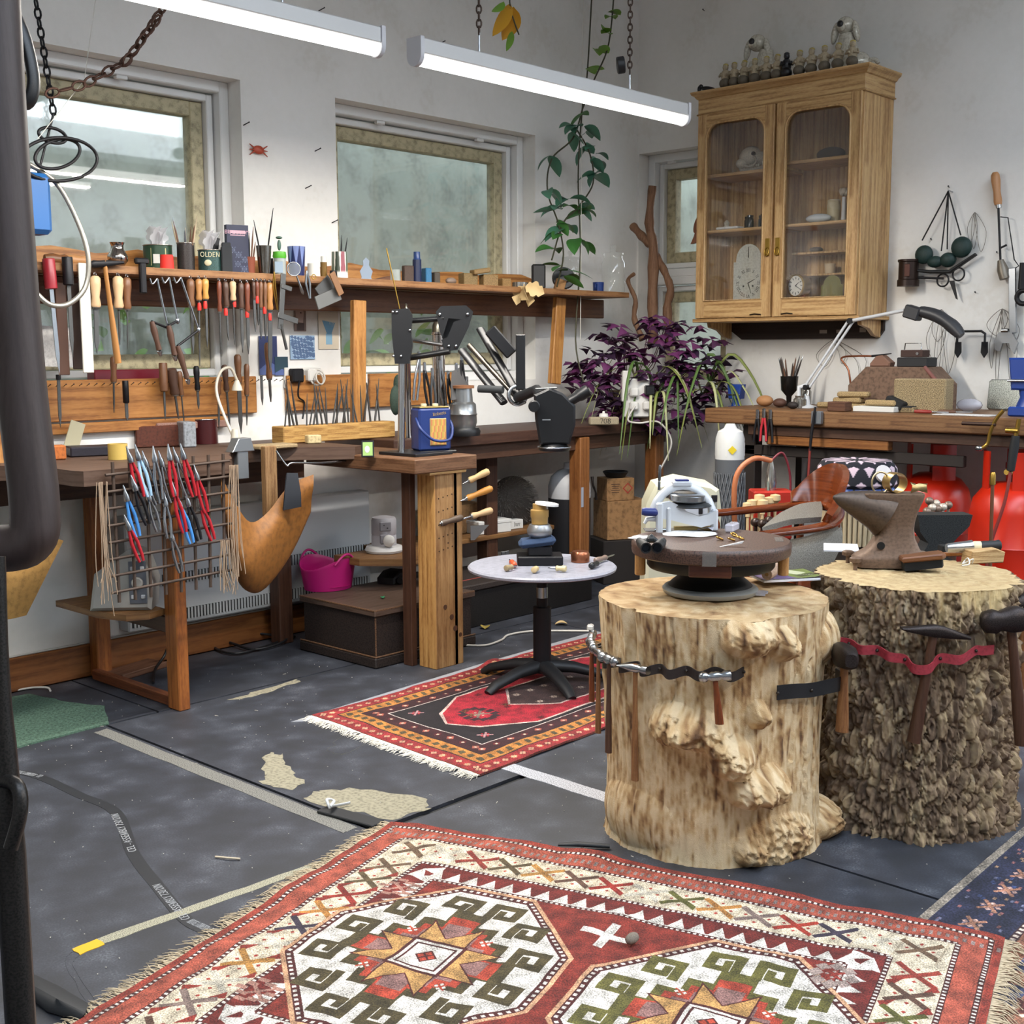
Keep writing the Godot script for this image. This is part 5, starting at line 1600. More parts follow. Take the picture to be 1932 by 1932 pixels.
func build_chests()->void:
	var dk:=mat("chest_paint","2e2420",0.55,0.0,"worn",4.0)
	var edge:=mat("chest_edge","6d4e36",0.6,0.0,"worn",6.0)
	var c:=thing("old_chest","small dark painted wooden chest with worn edges under the bench","chest",V(-2.42,0,0.53))
	part(c,"body",ns().box(V(0,0.115,0),V(0.54,0.19,0.46),0.004),dk)
	part(c,"lid",ns().box(V(0,0.222,0),V(0.565,0.026,0.485),0.004),mat("chest_lid","55443a",0.6,0.0,"grain_x",4.0))
	part(c,"plinth",ns().box(V(0,0.022,0),V(0.57,0.044,0.49),0.006),dk)
	part(c,"corner_strip",ns().box(V(-0.271,0.12,0.231),V(0.006,0.17,0.006),0.001),edge)
	part(c,"plinth_edge",ns().box(V(0,0.046,0.24),V(0.565,0.005,0.008),0.001),edge)
	var ep:=part(c,"plinth_edge",ns().box(V(-0.28,0.046,0),V(0.008,0.005,0.485),0.001),edge)
	part(c,"lid_edge",ns().box(V(-0.279,0.233,0),V(0.01,0.006,0.48),0.001),edge)
	part(c,"lid_edge",ns().box(V(0,0.233,0.238),V(0.56,0.006,0.01),0.001),edge)
	part(c,"keyhole_plate",ns().torus(V(0.16,0.125,0.231),0.014,0.003,V(0,0,1),14,6),M("iron_dark"))
	var t:=thing("flexible_tub","bright pink flexible rubber tub with two handles on the chest","bucket",V(-2.519,0.237,0.253),0.0)
	var pk:=mat("pink_rubber","b0146b",0.4)
	var g:=[]
	for i in 9:
		var row:=[]
		for k in 32:
			var a:=TAU*k/32
			var y:=0.115*i/8.0
			var rr:=0.10+0.018*i/8.0
			var sag:=(0.022*cos(2.0*a-2.9))*pow(i/8.0,2.0)
			row.append(V(cos(a)*rr*1.08,y+sag,sin(a)*rr*0.92))
		g.append(row)
	g.append([]); 
	for k in 32:g[9].append(g[8][k]*V(0.965,1,0.965))
	for i in range(7,0,-1):
		var row:=[]
		for k in 32:row.append(g[i][k]*V(0.96,1,0.96))
		g.append(row)
	part(t,"bowl",ns().grid(g,0.0,true).lathe([[0,0.0],[0.1,0.0]],32,Transform3D(Basis.from_scale(V(1.08,1,0.92)))).lathe([[0,0.016],[0.1,0.016]],32),pk)
	for s in [0.0,PI]:
		var hp:=[]
		for k in 11:
			var q:=k/10.0
			var a:float=s+1.45+(q-0.5)*0.95
			hp.append(V(cos(a)*0.123*1.06,0.094+0.02+0.042*sin(PI*q),sin(a)*0.123*0.92))
		part(t,"handle",ns().tube(hp,0.0055,8),pk)
	var bg:=thing("battery_charger","black charger box with grip lying on the worn chest","charger",V(-2.217,0.237,0.351),0.35)
	part(bg,"case",ns().prism(P2([-0.09,0,0.09,0,0.09,0.03,0.03,0.05,-0.04,0.05,-0.09,0.028]),0.09,Transform3D.IDENTITY,0.006),M("case_black"))
	part(bg,"grip",ns().rod(V(-0.08,0.018,0.065),V(0.1,0.016,0.06),[[0,0],[0.014,0],[0.017,0.1],[0.015,0.6],[0.013,1],[0,1]],14),mat("grip_rubber","121315",0.7))
	solo("green_leaf",leaf_shape(0.03,0.009,0.4),mat("leaf_green_small","2f7a52",0.6),"small green leaf on the worn chest lid","leaf",V(-2.524,0.24,0.618),1.0)
	var sh:=thing("corner_shelf","small rounded shelf plank under bench carrying the socket tower","shelf",V(-2.28,0.345,0.40))
	part(sh,"plank",slab([-0.2,-0.15,0.2,-0.15,0.2,0.12,0.05,0.18,-0.08,0.16,-0.2,0.02],0,0.03),M("shelf_wood"))
	var tw:=thing("socket_tower","round grey and white extension socket tower with plug under bench","extension tower",V(-2.282,0.377,0.354),0.0)
	var gy:=mat("tower_grey","a9a6aa",0.45)
	part(tw,"base",ns().lathe([[0,0],[0.08,0],[0.085,0.01],[0.078,0.025],[0.06,0.03],[0,0.03]],30),mat("tower_white","c4c2c0",0.45))
	part(tw,"column",ns().lathe([[0,0.03],[0.055,0.03],[0.055,0.072],[0.0535,0.074],[0.0535,0.078],[0.055,0.08],[0.055,0.14],[0.05,0.152],[0.03,0.157],[0,0.158]],30),gy)
	var cam:=V(-0.72,0,0.69)
	for k in 2:
		var sock:=part(tw,"socket_panel",ns().box(cam*0.053+V(0.008,0.118-k*0.055,0.008),V(0.05,0.04,0.012),0.003,yaw(atan2(cam.x,cam.z)+0.25)),mat("panel_grey","7d7b80",0.5))
		if k==0:
			for q in [[-0.006,0.006],[0.01,-0.006],[-0.014,-0.006]]:
				part(sock,"pin_hole",ns().box(cam*0.059+V(0.008,0.118+q[1],0.008)+V(0.69,0,0.72)*q[0],V(0.006,0.004,0.004),0.0,yaw(atan2(cam.x,cam.z))),M("hole_black"))
	part(tw,"plug",ns().rod(cam*0.055+V(0.02,0.058,0.018),cam*0.085+V(0.02,0.055,0.018),[[0,0],[0.024,0],[0.026,0.2],[0.024,0.8],[0.014,1],[0,1]],18),M("plug_white"))
	var bl:=thing("storage_box","long low black painted wooden box with scuffed lid under the long bench","box",V(-1.66,0,0.36))
	part(bl,"body",ns().box(V(0,0.085,0),V(1.2,0.17,0.36),0.004),mat("trunk_black","1a1715",0.5,0.0,"worn",5.0))
	part(bl,"lid",ns().box(V(0,0.186,0),V(1.22,0.03,0.385),0.005),mat("trunk_lid","3a302b",0.6,0.0,"worn",5.0))
	part(bl,"chalk_line",ns().box(V(-0.12,0.2015,0.08),V(0.5,0.001,0.012),0.0,yaw(0.05)),mat("chalk_red","a34a42",0.8,0.0,"worn",20.0))
	var fx:=spline([V(-1.687,0.1,0.265),V(-1.778,0.07,0.418),V(-1.827,0.02,0.456),V(-1.908,0.006,0.49)],6)
	solo("white_flex",ns().tube(fx,0.005,6),M("flex_white"),"white flex looping out beside the thick post","cable")
	solo("white_flex",ns().tube(spline([V(-2.198,0.006,0.766),V(-2.139,0.006,0.832),V(-2.023,0.006,0.816),V(-1.926,0.006,0.773),V(-1.794,0.006,0.812),V(-1.636,0.006,0.989)],6),0.005,6),M("flex_white"),"white flex running over the floor behind the red rug","cable")
	solo("adaptor_plug",ns().box(V(0,0.012,0),V(0.04,0.024,0.03),0.005).cyl(V(0.02,0.012,0),V(0.045,0.012,0),0.008,10),M("plug_white"),"white cable plug lying at the edge of red rug","plug",V(-1.598,0.001,0.967),0.6)
	for q in [[[V(-3.809,0.004,0.017),V(-3.759,0.008,0.04),V(-3.722,0.008,0.082),V(-3.726,0.003,0.115)],"thin white cable curling over the green carpet"],[[V(-3.028,0.006,-0.047),V(-2.883,0.02,-0.012),V(-2.852,0.01,0.174),V(-2.671,0.02,0.152),V(-2.743,0.03,-0.016),V(-2.917,0.01,-0.041),V(-2.935,0.01,0.178),V(-2.585,0.008,0.095)],"tangled black cables on floor under the bench"],[[V(-3.202,0.3,0.175),V(-3.234,0.2,0.188),V(-3.237,0.06,0.115),V(-3.328,0.02,0.183),V(-3.419,0.008,0.318)],"black cable running down the pine bench leg"]]:
		solo("cable",ns().tube(spline(q[0],7),0.004 if q[1][0]=="t" and q[1][1]=="h" else 0.0055,6),M("flex_white") if q[1][2]=="i" else mat("cable_black","141416",0.5),q[1],"cable")
	solo("floor_socket",ns().prism(P2([-0.07,0,0.07,0,0.07,0.02,-0.05,0.05]),0.06,Transform3D.IDENTITY,0.004),M("case_black"),"black sloped power supply on floor under the bench","power supply",V(-2.623,0.001,-0.148),-0.3)
	boxes_under_bench()

func boxes_under_bench()->void:
	var wb:=mat("box_white","c9c8c4",0.6)
	var card:=M("cardboard")
	var s:=0.256
	var x:=thing("white_box","wide white lidded box on the low shelf behind post","box",V(-1.5,0.366,0.24),-0.15)
	part(x,"body",ns().box(V(0,0.025,0),V(0.2,0.05,0.11),0.003),wb)
	part(x,"lid",ns().box(V(0,0.055,0),V(0.205,0.018,0.115),0.003),wb)
	for q in [[V(-1.32,0.366,0.24),0.08,0.045,0.06,"small white box with black script on the low shelf"],[V(-1.4,0.396,0.16),0.06,0.03,0.05,"small white jewellery box on top of grey box stack"],[V(-1.4,0.366,0.16),0.064,0.03,0.05,"small grey jewellery box below the white one"]]:
		var bx:=thing("small_box",q[4],"box",q[0],-0.15)
		part(bx,"body",ns().box(V(0,q[2]/2,0),V(q[1],q[2],q[3]),0.002),wb)
		var tm:=MeshInstance3D.new()
		tm.mesh=text_mesh("?" if q[1]<0.07 else "luv",0.026,0.0006,true)
		tm.material_override=M("ink_black")
		tm.name="printed_mark"
		bx.add_child(tm)
		tm.position=V(0,q[2]/2,q[3]/2+0.0006)
	var cb:=thing("cardboard_box","brown cardboard box at the back of the low shelf","box",V(-1.62,0.366,0.12),0.0)
	part(cb,"body",ns().box(V(0,0.07,0),V(0.3,0.14,0.12),0.002),card)
	var fur:=thing("fur_roll","grey shaggy fur roll bulging behind the bench legs","fur",V(-1.22,0.366,0.14))
	part(fur,"pelt",ns().ball(V(0,0.11,0),V(0.15,0.14,0.09),24,16),mat("fur_grey","6f675f",0.95,0.0,"speck",10.0,1.0))
	var hr:=RandomNumberGenerator.new(); hr.seed=3
	var fs:=ns()
	for i in 500:
		var d:=V(hr.randf_range(-1,1),hr.randf_range(-0.3,1),hr.randf_range(0,1)).normalized()
		var p:=V(d.x*0.15,0.11+d.y*0.14,d.z*0.09)
		fs.tube([p*0.99,p+d*0.018+V(0.004,-0.01,0)],[0.0014,0.0004],4)
	part(fur,"hairs",fs,mat("fur_hair","8a8279",0.9)).set_meta("kind","stuff")
	for q in [[963,1010,0.0,"dark steel bar standing in front of the white boxes"],[975,1014,0.15,"second grey steel bar leaning beside the dark one"]]:
		solo("steel_bar",ns().box(V(0,0.05,0),V(0.02,0.1,0.012),0.002,Basis(V(0,0,1),q[2])),mat("bar_grey","565a5e",0.4,0.6),q[3],"steel bar",V(-1.62+(q[0]-963)*0.003,0.206,0.45),-0.6)
	solo("shelf_bracket",ns().prism(P2([0,0,0.09,0.0,0.02,-0.07,0,-0.07]),0.006,Transform3D.IDENTITY),M("bracket_steel"),"thin folded steel bracket below the low shelf","bracket",V(-1.72,0.43,0.332),-0.6)
	var hb:=thing("hazard_box","cardboard box printed with red hazard diamond under the bench","box",V(-0.567,0.449,0.3),-0.5)
	part(hb,"body",ns().box(V(0,0.06,0),V(0.16,0.12,0.14),0.002),card)
	var dm:=part(hb,"hazard_mark",ns().prism(P2([0,-0.03,0.03,0,0,0.03,-0.03,0]),0.0008,Transform3D(Basis.IDENTITY,V(0.042,0.066,0.0705))),mat("mark_red","a33226",0.7))
	part(dm,"hazard_centre",ns().prism(P2([0,-0.022,0.022,0,0,0.022,-0.022,0]),0.0008,Transform3D(Basis.IDENTITY,V(0.042,0.066,0.0711))),card)
	for k in 5:
		part(hb,"printed_line",ns().box(V(-0.03,0.09-k*0.011,0.0705),V(0.05-0.006*(k % 3),0.004,0.0008)),mat("ink_brown","4a3020",0.8))
	var lb:=thing("cardboard_box","plain brown cardboard box under the hazard box","box",V(-0.52,0.238,0.3),-0.5)
	part(lb,"body",ns().box(V(0,0.105,0),V(0.24,0.21,0.2),0.002),card)
	solo("crate",ns().box(V(0,0.118,0),V(0.3,0.236,0.24),0.004),mat("crate_dark","211b18",0.7),"dark crate on floor below the brown cardboard box","crate",V(-0.52,0,0.3),-0.5)
	solo("black_dish",ns().lathe([[0,0],[0.05,0],[0.07,0.03],[0.066,0.034],[0.045,0.008],[0,0.006]],24),M("case_black"),"black plastic bowl resting on the hazard box","bowl",V(-0.567,0.5695,0.3))
	var gc:=thing("white_cylinder","white domed gas bottle behind the brown bench leg","gas bottle",V(-0.99,0,0.33))
	part(gc,"body",ns().lathe([[0,0],[0.1,0],[0.11,0.02],[0.11,0.5],[0,0.5]],28),mat("bottle_black","15161a",0.5))
	part(gc,"shoulder",ns().lathe([[0.11,0.5],[0.11,0.56],[0.095,0.61],[0.06,0.64],[0.03,0.65],[0.03,0.68],[0,0.68]],28),mat("bottle_white","b9babc",0.4))
	solo("paper_label",ns().box(Vector3.ZERO,V(0.018,0.1,0.001)),mat("label_paper","9aa0ac",0.7),"narrow printed paper label hanging on the brown bench leg","label",V(-1.078,0.52,0.489))
	solo("bent_lever",ns().tube(spline([V(0,0.06,0),V(0.0,0.02,0.004),V(0.02,-0.02,0.006),V(0.03,-0.06,0.002)],4),[0.008,0.008,0.007,0.006,0.006,0.006,0.006,0.005,0.005,0.006,0.007,0.008,0.008],8),M("iron_dark"),"bent iron lever hanging on the brown bench leg","lever",V(-1.01,0.56,0.497))

func build_cabinet()->void:
	var at:=V(0,1.405,1.0925)
	var c:=thing("glazed_cabinet","pale pine wall cabinet with two arched glass doors","cabinet",at,-PI/2)
	var px:=mat("cabinet_pine","c8a673",0.45,0.0,"grain_x",2.6)
	var py:=mat("cabinet_pine_y","caa876",0.45,0.0,"grain_y",2.6)
	var sidem:=mat("cabinet_side","caa876",0.45,0.0,"grain_y",2.0)
	var ins:=mat("cabinet_inside","c8a673",0.7,0.0,"grain_y",3.0)
	var W:=0.93; var Dp:=0.30
	for s in [-1,1]:
		part(c,"side",ns().box(V(s*(W/2-0.01),0.525,Dp/2+0.001),V(0.02,1.05,Dp),0.002),sidem)
	part(c,"back_panel",ns().box(V(0,0.525,0.012),V(W-0.04,1.05,0.012)),ins)
	part(c,"bottom",ns().box(V(0,0.0,Dp/2+0.008),V(W+0.03,0.018,Dp+0.02),0.003),px)
	part(c,"roof",ns().box(V(0,1.06,Dp/2),V(W,0.02,Dp),0.002),px)
	part(c,"frieze",ns().box(V(0,1.095,Dp/2+0.004),V(W+0.008,0.075,Dp+0.008),0.002),px)
	part(c,"lower_moulding",ns().box(V(0,1.056,Dp/2+0.006),V(W+0.022,0.008,Dp+0.016),0.003),px)
	var cor:=ns()
	var pf:=[[0.0,0.0],[0.012,0.006],[0.02,0.018],[0.032,0.026],[0.036,0.036]]
	for i in pf.size()-1:
		var a:Array=pf[i]; var b:Array=pf[i+1]
		var q:=[W(-W/2,0),W(-W/2,Dp),W(W/2,Dp),W(W/2,0)]
		var dirs:=[W(-1,0),W(-1,1),W(1,1),W(1,0)]
		for k in 3:
			var p0:Vector2=q[k]+dirs[k]*a[0]; var p1:Vector2=q[k+1]+dirs[k+1]*a[0]
			var p2:Vector2=q[k+1]+dirs[k+1]*b[0]; var p3:Vector2=q[k]+dirs[k]*b[0]
			cor.quad(V(p0.x,1.13+a[1],p0.y),V(p1.x,1.13+a[1],p1.y),V(p2.x,1.13+b[1],p2.y),V(p3.x,1.13+b[1],p3.y),V([-1,0,1][k],0,[0,1,0][k]))
	cor.box(V(0,1.168,Dp/2+0.018),V(W+0.072,0.006,Dp+0.036))
	part(c,"cornice",cor,px)
	part(c,"centre_post",ns().box(V(0.0,0.53,Dp-0.008),V(0.02,1.04,0.016),0.001),py)
	for k in 4:
		part(c,"shelf",ns().box(V(-0.23 if k<2 else 0.23,[0.745,0.46,0.765,0.46][k],Dp/2),V(0.44,0.016,Dp-0.05),0.002),px)
	for k in 2:
		part(c,"shelf",ns().box(V(0.23,0.33-0.11*k,0.09),V(0.44,0.01,0.13),0.001),ins)
	for s in [-1,1]:
		var d:=Node3D.new()
		d.name=numbered(c,"door")
		c.add_child(d)
		d.position=V(s*0.233,0.012,Dp+0.011)
		var w:=0.452; var hh:=1.04; var st:=0.052
		part(d,"stile",ns().box(V(-w/2+st/2,hh/2,0),V(st,hh,0.022),0.002),py)
		part(d,"stile",ns().box(V(w/2-st/2,hh/2,0),V(st,hh,0.022),0.002),py)
		part(d,"bottom_rail",ns().box(V(0,0.045,0),V(w-st*2,0.09,0.022),0.002),px)
		var ow:=w/2-st
		var tp:=PackedVector2Array([W(-ow,hh),W(-ow,hh-0.125)])
		var mould:=[V(-ow,0.09,0.012),V(-ow,hh-0.125,0.012)]
		for j in range(1,7):
			var a:=PI-PI/2*j/6.0
			tp.append(W(-ow+0.075+cos(a)*0.075,hh-0.125+sin(a)*0.075)); mould.append(V(tp[-1].x,tp[-1].y,0.012))
		for j in range(0,6):
			var a:=PI/2-PI/2*j/6.0
			tp.append(W(ow-0.075+cos(a)*0.075,hh-0.125+sin(a)*0.075)); mould.append(V(tp[-1].x,tp[-1].y,0.012))
		tp.append(W(ow,hh-0.125)); tp.append(W(ow,hh))
		mould.append(V(ow,hh-0.125,0.012)); mould.append(V(ow,0.09,0.012))
		part(d,"top_rail",ns().prism(tp,0.022),px)
		part(d,"glass_pane",ns().box(V(0,0.53,-0.006),V(ow*2+0.01,hh-0.12,0.003)),glass("cabinet_glass","8d9498",0.03))
		part(d,"moulding",ns().tube(mould,0.0055,6,1.0,true),py)
		var br:=M("brass")
		var hx=-s*(w/2-0.022)
		part(d,"handle_plate",ns().box(V(hx,0.345,0.0135),V(0.026,0.088,0.004),0.0018),br)
		part(d,"pull_ring",ns().torus(V(hx,0.322,0.02),0.02,0.003,V(0,0.15,1),22,6,0.62),br)
		part(d,"hook",ns().tube([V(-s*0.11,0.012,0.013),V(-s*0.14,0.016,0.017),V(-s*0.175,0.012,0.014)],0.003,6),mat("hook_black","1a1614",0.4,0.6))
	part(c,"wall_board",ns().prism(P2([-0.44,-0.01,0.46,-0.01,0.46,-0.06,0.43,-0.098,-0.36,-0.098,-0.43,-0.05]),0.02,Transform3D(Basis.IDENTITY,V(0,0,0.011))),mat("board_dark","2a1c15",0.6,0.0,"grain_x",3.0))
	for s in [-1,1]:
		part(c,"bracket",ns().prism(P2([0,-0.01,0.21,-0.01,0.2,-0.035,0.12,-0.05,0.06,-0.085,0,-0.095]),0.022,Transform3D(Basis(V(0,0,1),Vector3.UP,V(-1,0,0)),V(s*0.435,0,0.02))),py)
	for k in 3:
		part(c,"paper_tag",ns().box(V([0.13,0.22,0.35][k],-0.062+0.006*(k/2),0.0215),V([0.042,0.032,0.034][k],0.018+0.006*(k/2),0.001)),mat("tag_white","9c958c",0.8))
	cabinet_goods(at)
	top_figures()

func cab(u:float,h:float,d:float)->Vector3:
	return V(-d,1.405+h,0.6275+u)

func cabinet_goods(at:Vector3)->void:
	var bone:=mat("bone","c6bca8",0.6,0.0,"cloud",16.0)
	var t:=thing("animal_skull","large pale animal skull with fangs on the top cabinet shelf","skull",cab(0.25,0.754,0.17),-PI/2+0.1)
	part(t,"cranium",ns().ball(V(-0.02,0.085,0),V(0.06,0.05,0.045),18,12,Basis(V(0,0,1),0.3)).ball(V(0.045,0.07,0),V(0.055,0.034,0.03),16,10,Basis(V(0,0,1),-0.25)).ball(V(-0.055,0.05,0.018),V(0.034,0.028,0.028),14,10),bone)
	part(t,"jaw",ns().prism(P2([-0.06,0.0,0.05,0.0,0.085,0.02,0.08,0.036,0.03,0.024,-0.03,0.026,-0.06,0.05,-0.075,0.04]),0.05,Transform3D.IDENTITY,0.004),bone)
	part(t,"cheekbone",ns().torus(V(-0.005,0.055,0.034),0.028,0.006,V(0,0.2,1),16,7,1.3),bone)
	for q in [[0.06,0.045],[0.075,0.045]]:
		part(t,"fang",ns().rod(V(q[0],0.06,0.02),V(q[0]+0.006,0.018,0.022),[[0.006,0],[0.005,0.5],[0.001,1]],8),M("tooth"))
	for k in 5:
		part(t,"tooth",ns().box(V(-0.01+k*0.012,0.034,0.02),V(0.009,0.014,0.012),0.002),M("tooth"))
	part(t,"eye_socket",ns().ball(V(0.012,0.092,0.03),V(0.014,0.012,0.012),10,8),mat("socket_dark","2b241f",0.9))
	for k in 6:
		var j:=thing("specimen_jar","small dark glass jar with steel lid on middle left shelf","jar",cab(0.20+k*0.042,0.469,0.13+0.05*(k % 2)),0.0,"jars on the middle left shelf")
		part(j,"glass",ns().lathe([[0,0],[0.019,0],[0.02,0.004],[0.02,0.05],[0.015,0.058],[0,0.058]],14),mat("jar_dark","1c2126",0.12))
		part(j,"lid",ns().lathe([[0.016,0.058],[0.018,0.06],[0.018,0.07],[0,0.071]],14),mat("jar_lid","51565b",0.25,0.9))
	solo("paper_bundle",ns().box(V(0,0.006,0),V(0.13,0.012,0.07),0.003),M("paper_white"),"flat white paper bundle in front of the dark jars","paper",cab(0.16,0.469,0.24),-PI/2)
	solo("shell_ornament",ns().lathe([[0,0],[0.016,0.0],[0.02,0.015],[0.012,0.03],[0.016,0.042],[0.006,0.055],[0,0.056]],14),bone,"small pale spiral ornament beside the jars","ornament",cab(0.1,0.469,0.18))
	var dial:=thing("arched_clock_dial","tall white arched clock dial with roman numerals behind the glass","clock dial",cab(0.265,0.075,0.22),-PI/2)
	var ap:=PackedVector2Array([W(-0.09,0),W(0.09,0),W(0.09,0.225),W(0.075,0.225)])
	for k in 13:
		var a:=PI*k/12
		ap.append(W(cos(a)*0.075,0.235+sin(a)*0.08))
	ap.append(W(-0.075,0.225)); ap.append(W(-0.09,0.225))
	part(dial,"plate",ns().prism(ap,0.004,Transform3D.IDENTITY,0.001),mat("dial_white","b9b9ae",0.55,0.0,"scuff",12.0))
	var ink:=M("ink_black")
	var rom:=["XII","I","II","III","IIII","V","VI","VII","VIII","IX","X","XI"]
	for k in 12:
		var a:=TAU*k/12
		var o:=part(dial,"numeral",text_mesh(rom[k],0.021,0.0006,true),ink,V(sin(a)*0.062,0.115+cos(a)*0.066,0.0026))
		o.rotation.z=-a
	for q in [[V(0,0.115,0.004),V(0.042,0.135,0.004)],[V(0,0.115,0.0045),V(0.02,0.062,0.0045)],[V(0,0.245,0.004),V(0,0.3,0.004)]]:
		part(dial,"hand",ns().tube([q[0],q[1]],[0.0026,0.0009],5),ink)
	for s in [-1,1]:part(dial,"winding_hole",ns().cyl(V(s*0.028,0.1,0.002),V(s*0.028,0.1,0.0032),0.005,10),ink)
	part(dial,"stand",ns().box(V(0,-0.032,-0.02),V(0.17,0.063,0.03),0.002),mat("stand_dark","201a18",0.6))
	var ck:=thing("drum_clock","round white faced clock in brass drum on the bottom shelf","clock",cab(0.555,0.165,0.23),-PI/2-0.25)
	part(ck,"drum",ns().lathe([[0,-0.05],[0.052,-0.05],[0.055,-0.045],[0.055,0.0],[0.06,0.004],[0.058,0.01],[0.05,0.012],[0.05,0.006],[0,0.006]],32,Transform3D(look(V(0,0,1)),Vector3.ZERO)),M("brass"))
	part(ck,"face",ns().cyl(V(0,0,0.006),V(0,0,0.0075),0.05,28),mat("face_white","c9c8c0",0.5))
	for k in 12:
		var a:=TAU*k/12
		part(ck,"numeral",ns().box(V(sin(a)*0.038,cos(a)*0.038,0.0082),V(0.004,0.011,0.001),0.0,Basis(V(0,0,1),-a)),ink)
	part(ck,"hand",ns().tube([V(0,0,0.01),V(0.03,-0.016,0.01)],[0.003,0.001],5),ink)
	part(ck,"hand",ns().tube([V(0,0,0.011),V(0.022,0.016,0.011)],[0.003,0.001],5),ink)
	part(ck,"leg",ns().box(V(0.03,-0.1,-0.02),V(0.022,0.12,0.02),0.002,Basis(V(0,0,1),0.15)),mat("leg_red","7c3f28",0.5))
	var bp:=thing("brass_dial","greenish brass arched clock plate on the bottom shelf","clock plate",cab(0.735,0.012,0.2),-PI/2)
	ap=PackedVector2Array([W(-0.06,0),W(0.06,0),W(0.06,0.15)])
	for k in 11:ap.append(W(cos(PI*k/10)*0.048,0.155+sin(PI*k/10)*0.045))
	ap.append(W(-0.06,0.15))
	part(bp,"plate",ns().prism(ap,0.004,Transform3D.IDENTITY,0.001),mat("brass_green","8a8450",0.45,0.5,"worn",12.0))
	part(bp,"arbor",ns().torus(V(0.015,0.045,0.004),0.012,0.003,V(0,0,1),14,6),ink)
	var fb:=thing("fur_ball","brown fluffy nest on the top right cabinet shelf","nest",cab(0.68,0.774,0.15))
	part(fb,"nest",ns().ball(V(0,0.03,0),V(0.05,0.035,0.075),18,12),mat("nest_brown","8d7a66",0.95,0.0,"speck",16.0,0.8))
	var vs:=thing("alabaster_vase","cream cylindrical stone vase on the middle right shelf","vase",cab(0.71,0.469,0.16))
	part(vs,"body",ns().lathe([[0,0],[0.028,0],[0.032,0.02],[0.034,0.085],[0.03,0.098],[0.033,0.105],[0.028,0.112],[0,0.112]],20),mat("alabaster","c2b694",0.5))
	var gb:=thing("glass_bird","pale glass duck dish lying on the middle right shelf","dish",cab(0.66,0.469,0.22))
	part(gb,"body",ns().ball(V(0,0.022,0),V(0.03,0.022,0.07),16,10),mat("glass_white","b9bdbe",0.15))
	for q in [[0.79,0.115,"tall carved bone mushroom on the middle right shelf"],[0.865,0.075,"short carved bone mushroom on the middle right shelf"]]:
		var ms:=thing("carved_mushroom",q[2],"carving",cab(q[0],0.469,0.21))
		part(ms,"stem",ns().lathe([[0,0],[0.014,0],[0.011,0.02],[0.0095,q[1]],[0,q[1]]],12),mat("stem_white","c9c9c9",0.5))
		var hd:=ns()
		for k in 7:
			var a:=TAU*k/7
			hd.ball(V(cos(a)*0.013,q[1]+0.02+0.008*(k % 2),sin(a)*0.013),V(0.013,0.016,0.013),8,6)
		part(ms,"head",hd,bone)
	var cp:=thing("cream_cup","small cream cup on the lower back shelf of cabinet","cup",cab(0.66,0.336,0.09)+V(0,-0.11,0))
	part(cp,"body",ns().lathe([[0,0],[0.024,0],[0.028,0.05],[0.025,0.05],[0.022,0.006],[0,0.006]],18),mat("cup_cream","c7b08e",0.5))
	for q in [[0.58,0.336,0.035,0.014,"flat brown shell on the lower back cabinet shelf"],[0.8,0.336,0.03,0.02,"dark round bowl on the lower back cabinet shelf"],[0.86,0.226,0.022,0.02,"grey round stone on the bottom back cabinet shelf"]]:
		solo("shelf_curio",ns().ball(V(0,q[3],0),V(q[2],q[3],q[2]),14,10),mat("curio_%d" % int(q[0]*100),"6f6358",0.5,0.0,"cloud",14.0),q[4],"curio",cab(q[0],q[1],0.09))
	var wb:=thing("carved_bird","small brown carved wooden bird peeking beside the cabinet","carving",V(-0.24,1.853,0.578))
	part(wb,"wing",ns().ball(V(0,0.06,0),V(0.008,0.045,0.016),10,8,Basis(V(1,0,0),0.3)),M("carved_brown"))
	part(wb,"body",ns().prism(P2([-0.03,-0.04,0.03,-0.03,0.02,0.0,0.0,0.03,-0.01,0.0]),0.02,Transform3D(Basis(V(0,0,1),Vector3.UP,V(-1,0,0)),Vector3.ZERO),0.003),M("carved_brown"))

func spaniel(label:String,at:Vector3,flip:float)->void:
	var g:=mat("mercury_glass","d2cdbd",0.15,0.15,"cloud",12.0)
	var t:=thing("glass_spaniel",label,"ornament",at,-PI/2+0.25,"mercury glass spaniels on the cabinet")
	var s:=ns()
	s.lathe([[0,0],[0.05,0],[0.056,0.02],[0.05,0.06],[0.042,0.1],[0.034,0.14],[0.028,0.16],[0,0.17]],22,Transform3D(Basis(V(0,0,1),0.12*flip),V(0.01,0,0)))
	s.ball(V(0.04*flip,0.04,0),V(0.055,0.045,0.046),18,12)
	s.ball(V(0.02,0.06,0.035),V(0.016,0.055,0.014),12,8)
	s.ball(V(-0.03,0.06,0.03),V(0.014,0.055,0.014),12,8)
	part(t,"body",s,g)
	var h:=part(t,"head",ns().ball(V(-0.012,0.192,0.004),V(0.037,0.036,0.036),18,12).ball(V(-0.022,0.182,0.034),V(0.02,0.018,0.022),14,10),g)
	for q in [[0.034,0.01],[-0.052,0.01]]:
		part(t,"ear",ns().ball(V(q[0],0.165,q[1]),V(0.014,0.044,0.022),14,10,Basis(V(0,0,1),0.2 if q[0]>0 else -0.2)),g)
	part(h,"black_nose",ns().ball(V(-0.022,0.19,0.052),V(0.013,0.014,0.007),10,8),mat("nose_black","151311",0.4))
	var tl:=[]
	for k in 14:
		var a:=k*0.62
		tl.append(V(0.10*flip+cos(a)*(0.026-0.0016*k)*flip,0.026+sin(a)*(0.024-0.0015*k),0.012))
	part(t,"tail",ns().tube(tl,0.009,8),g)
	t.scale=Vector3.ONE*1.18

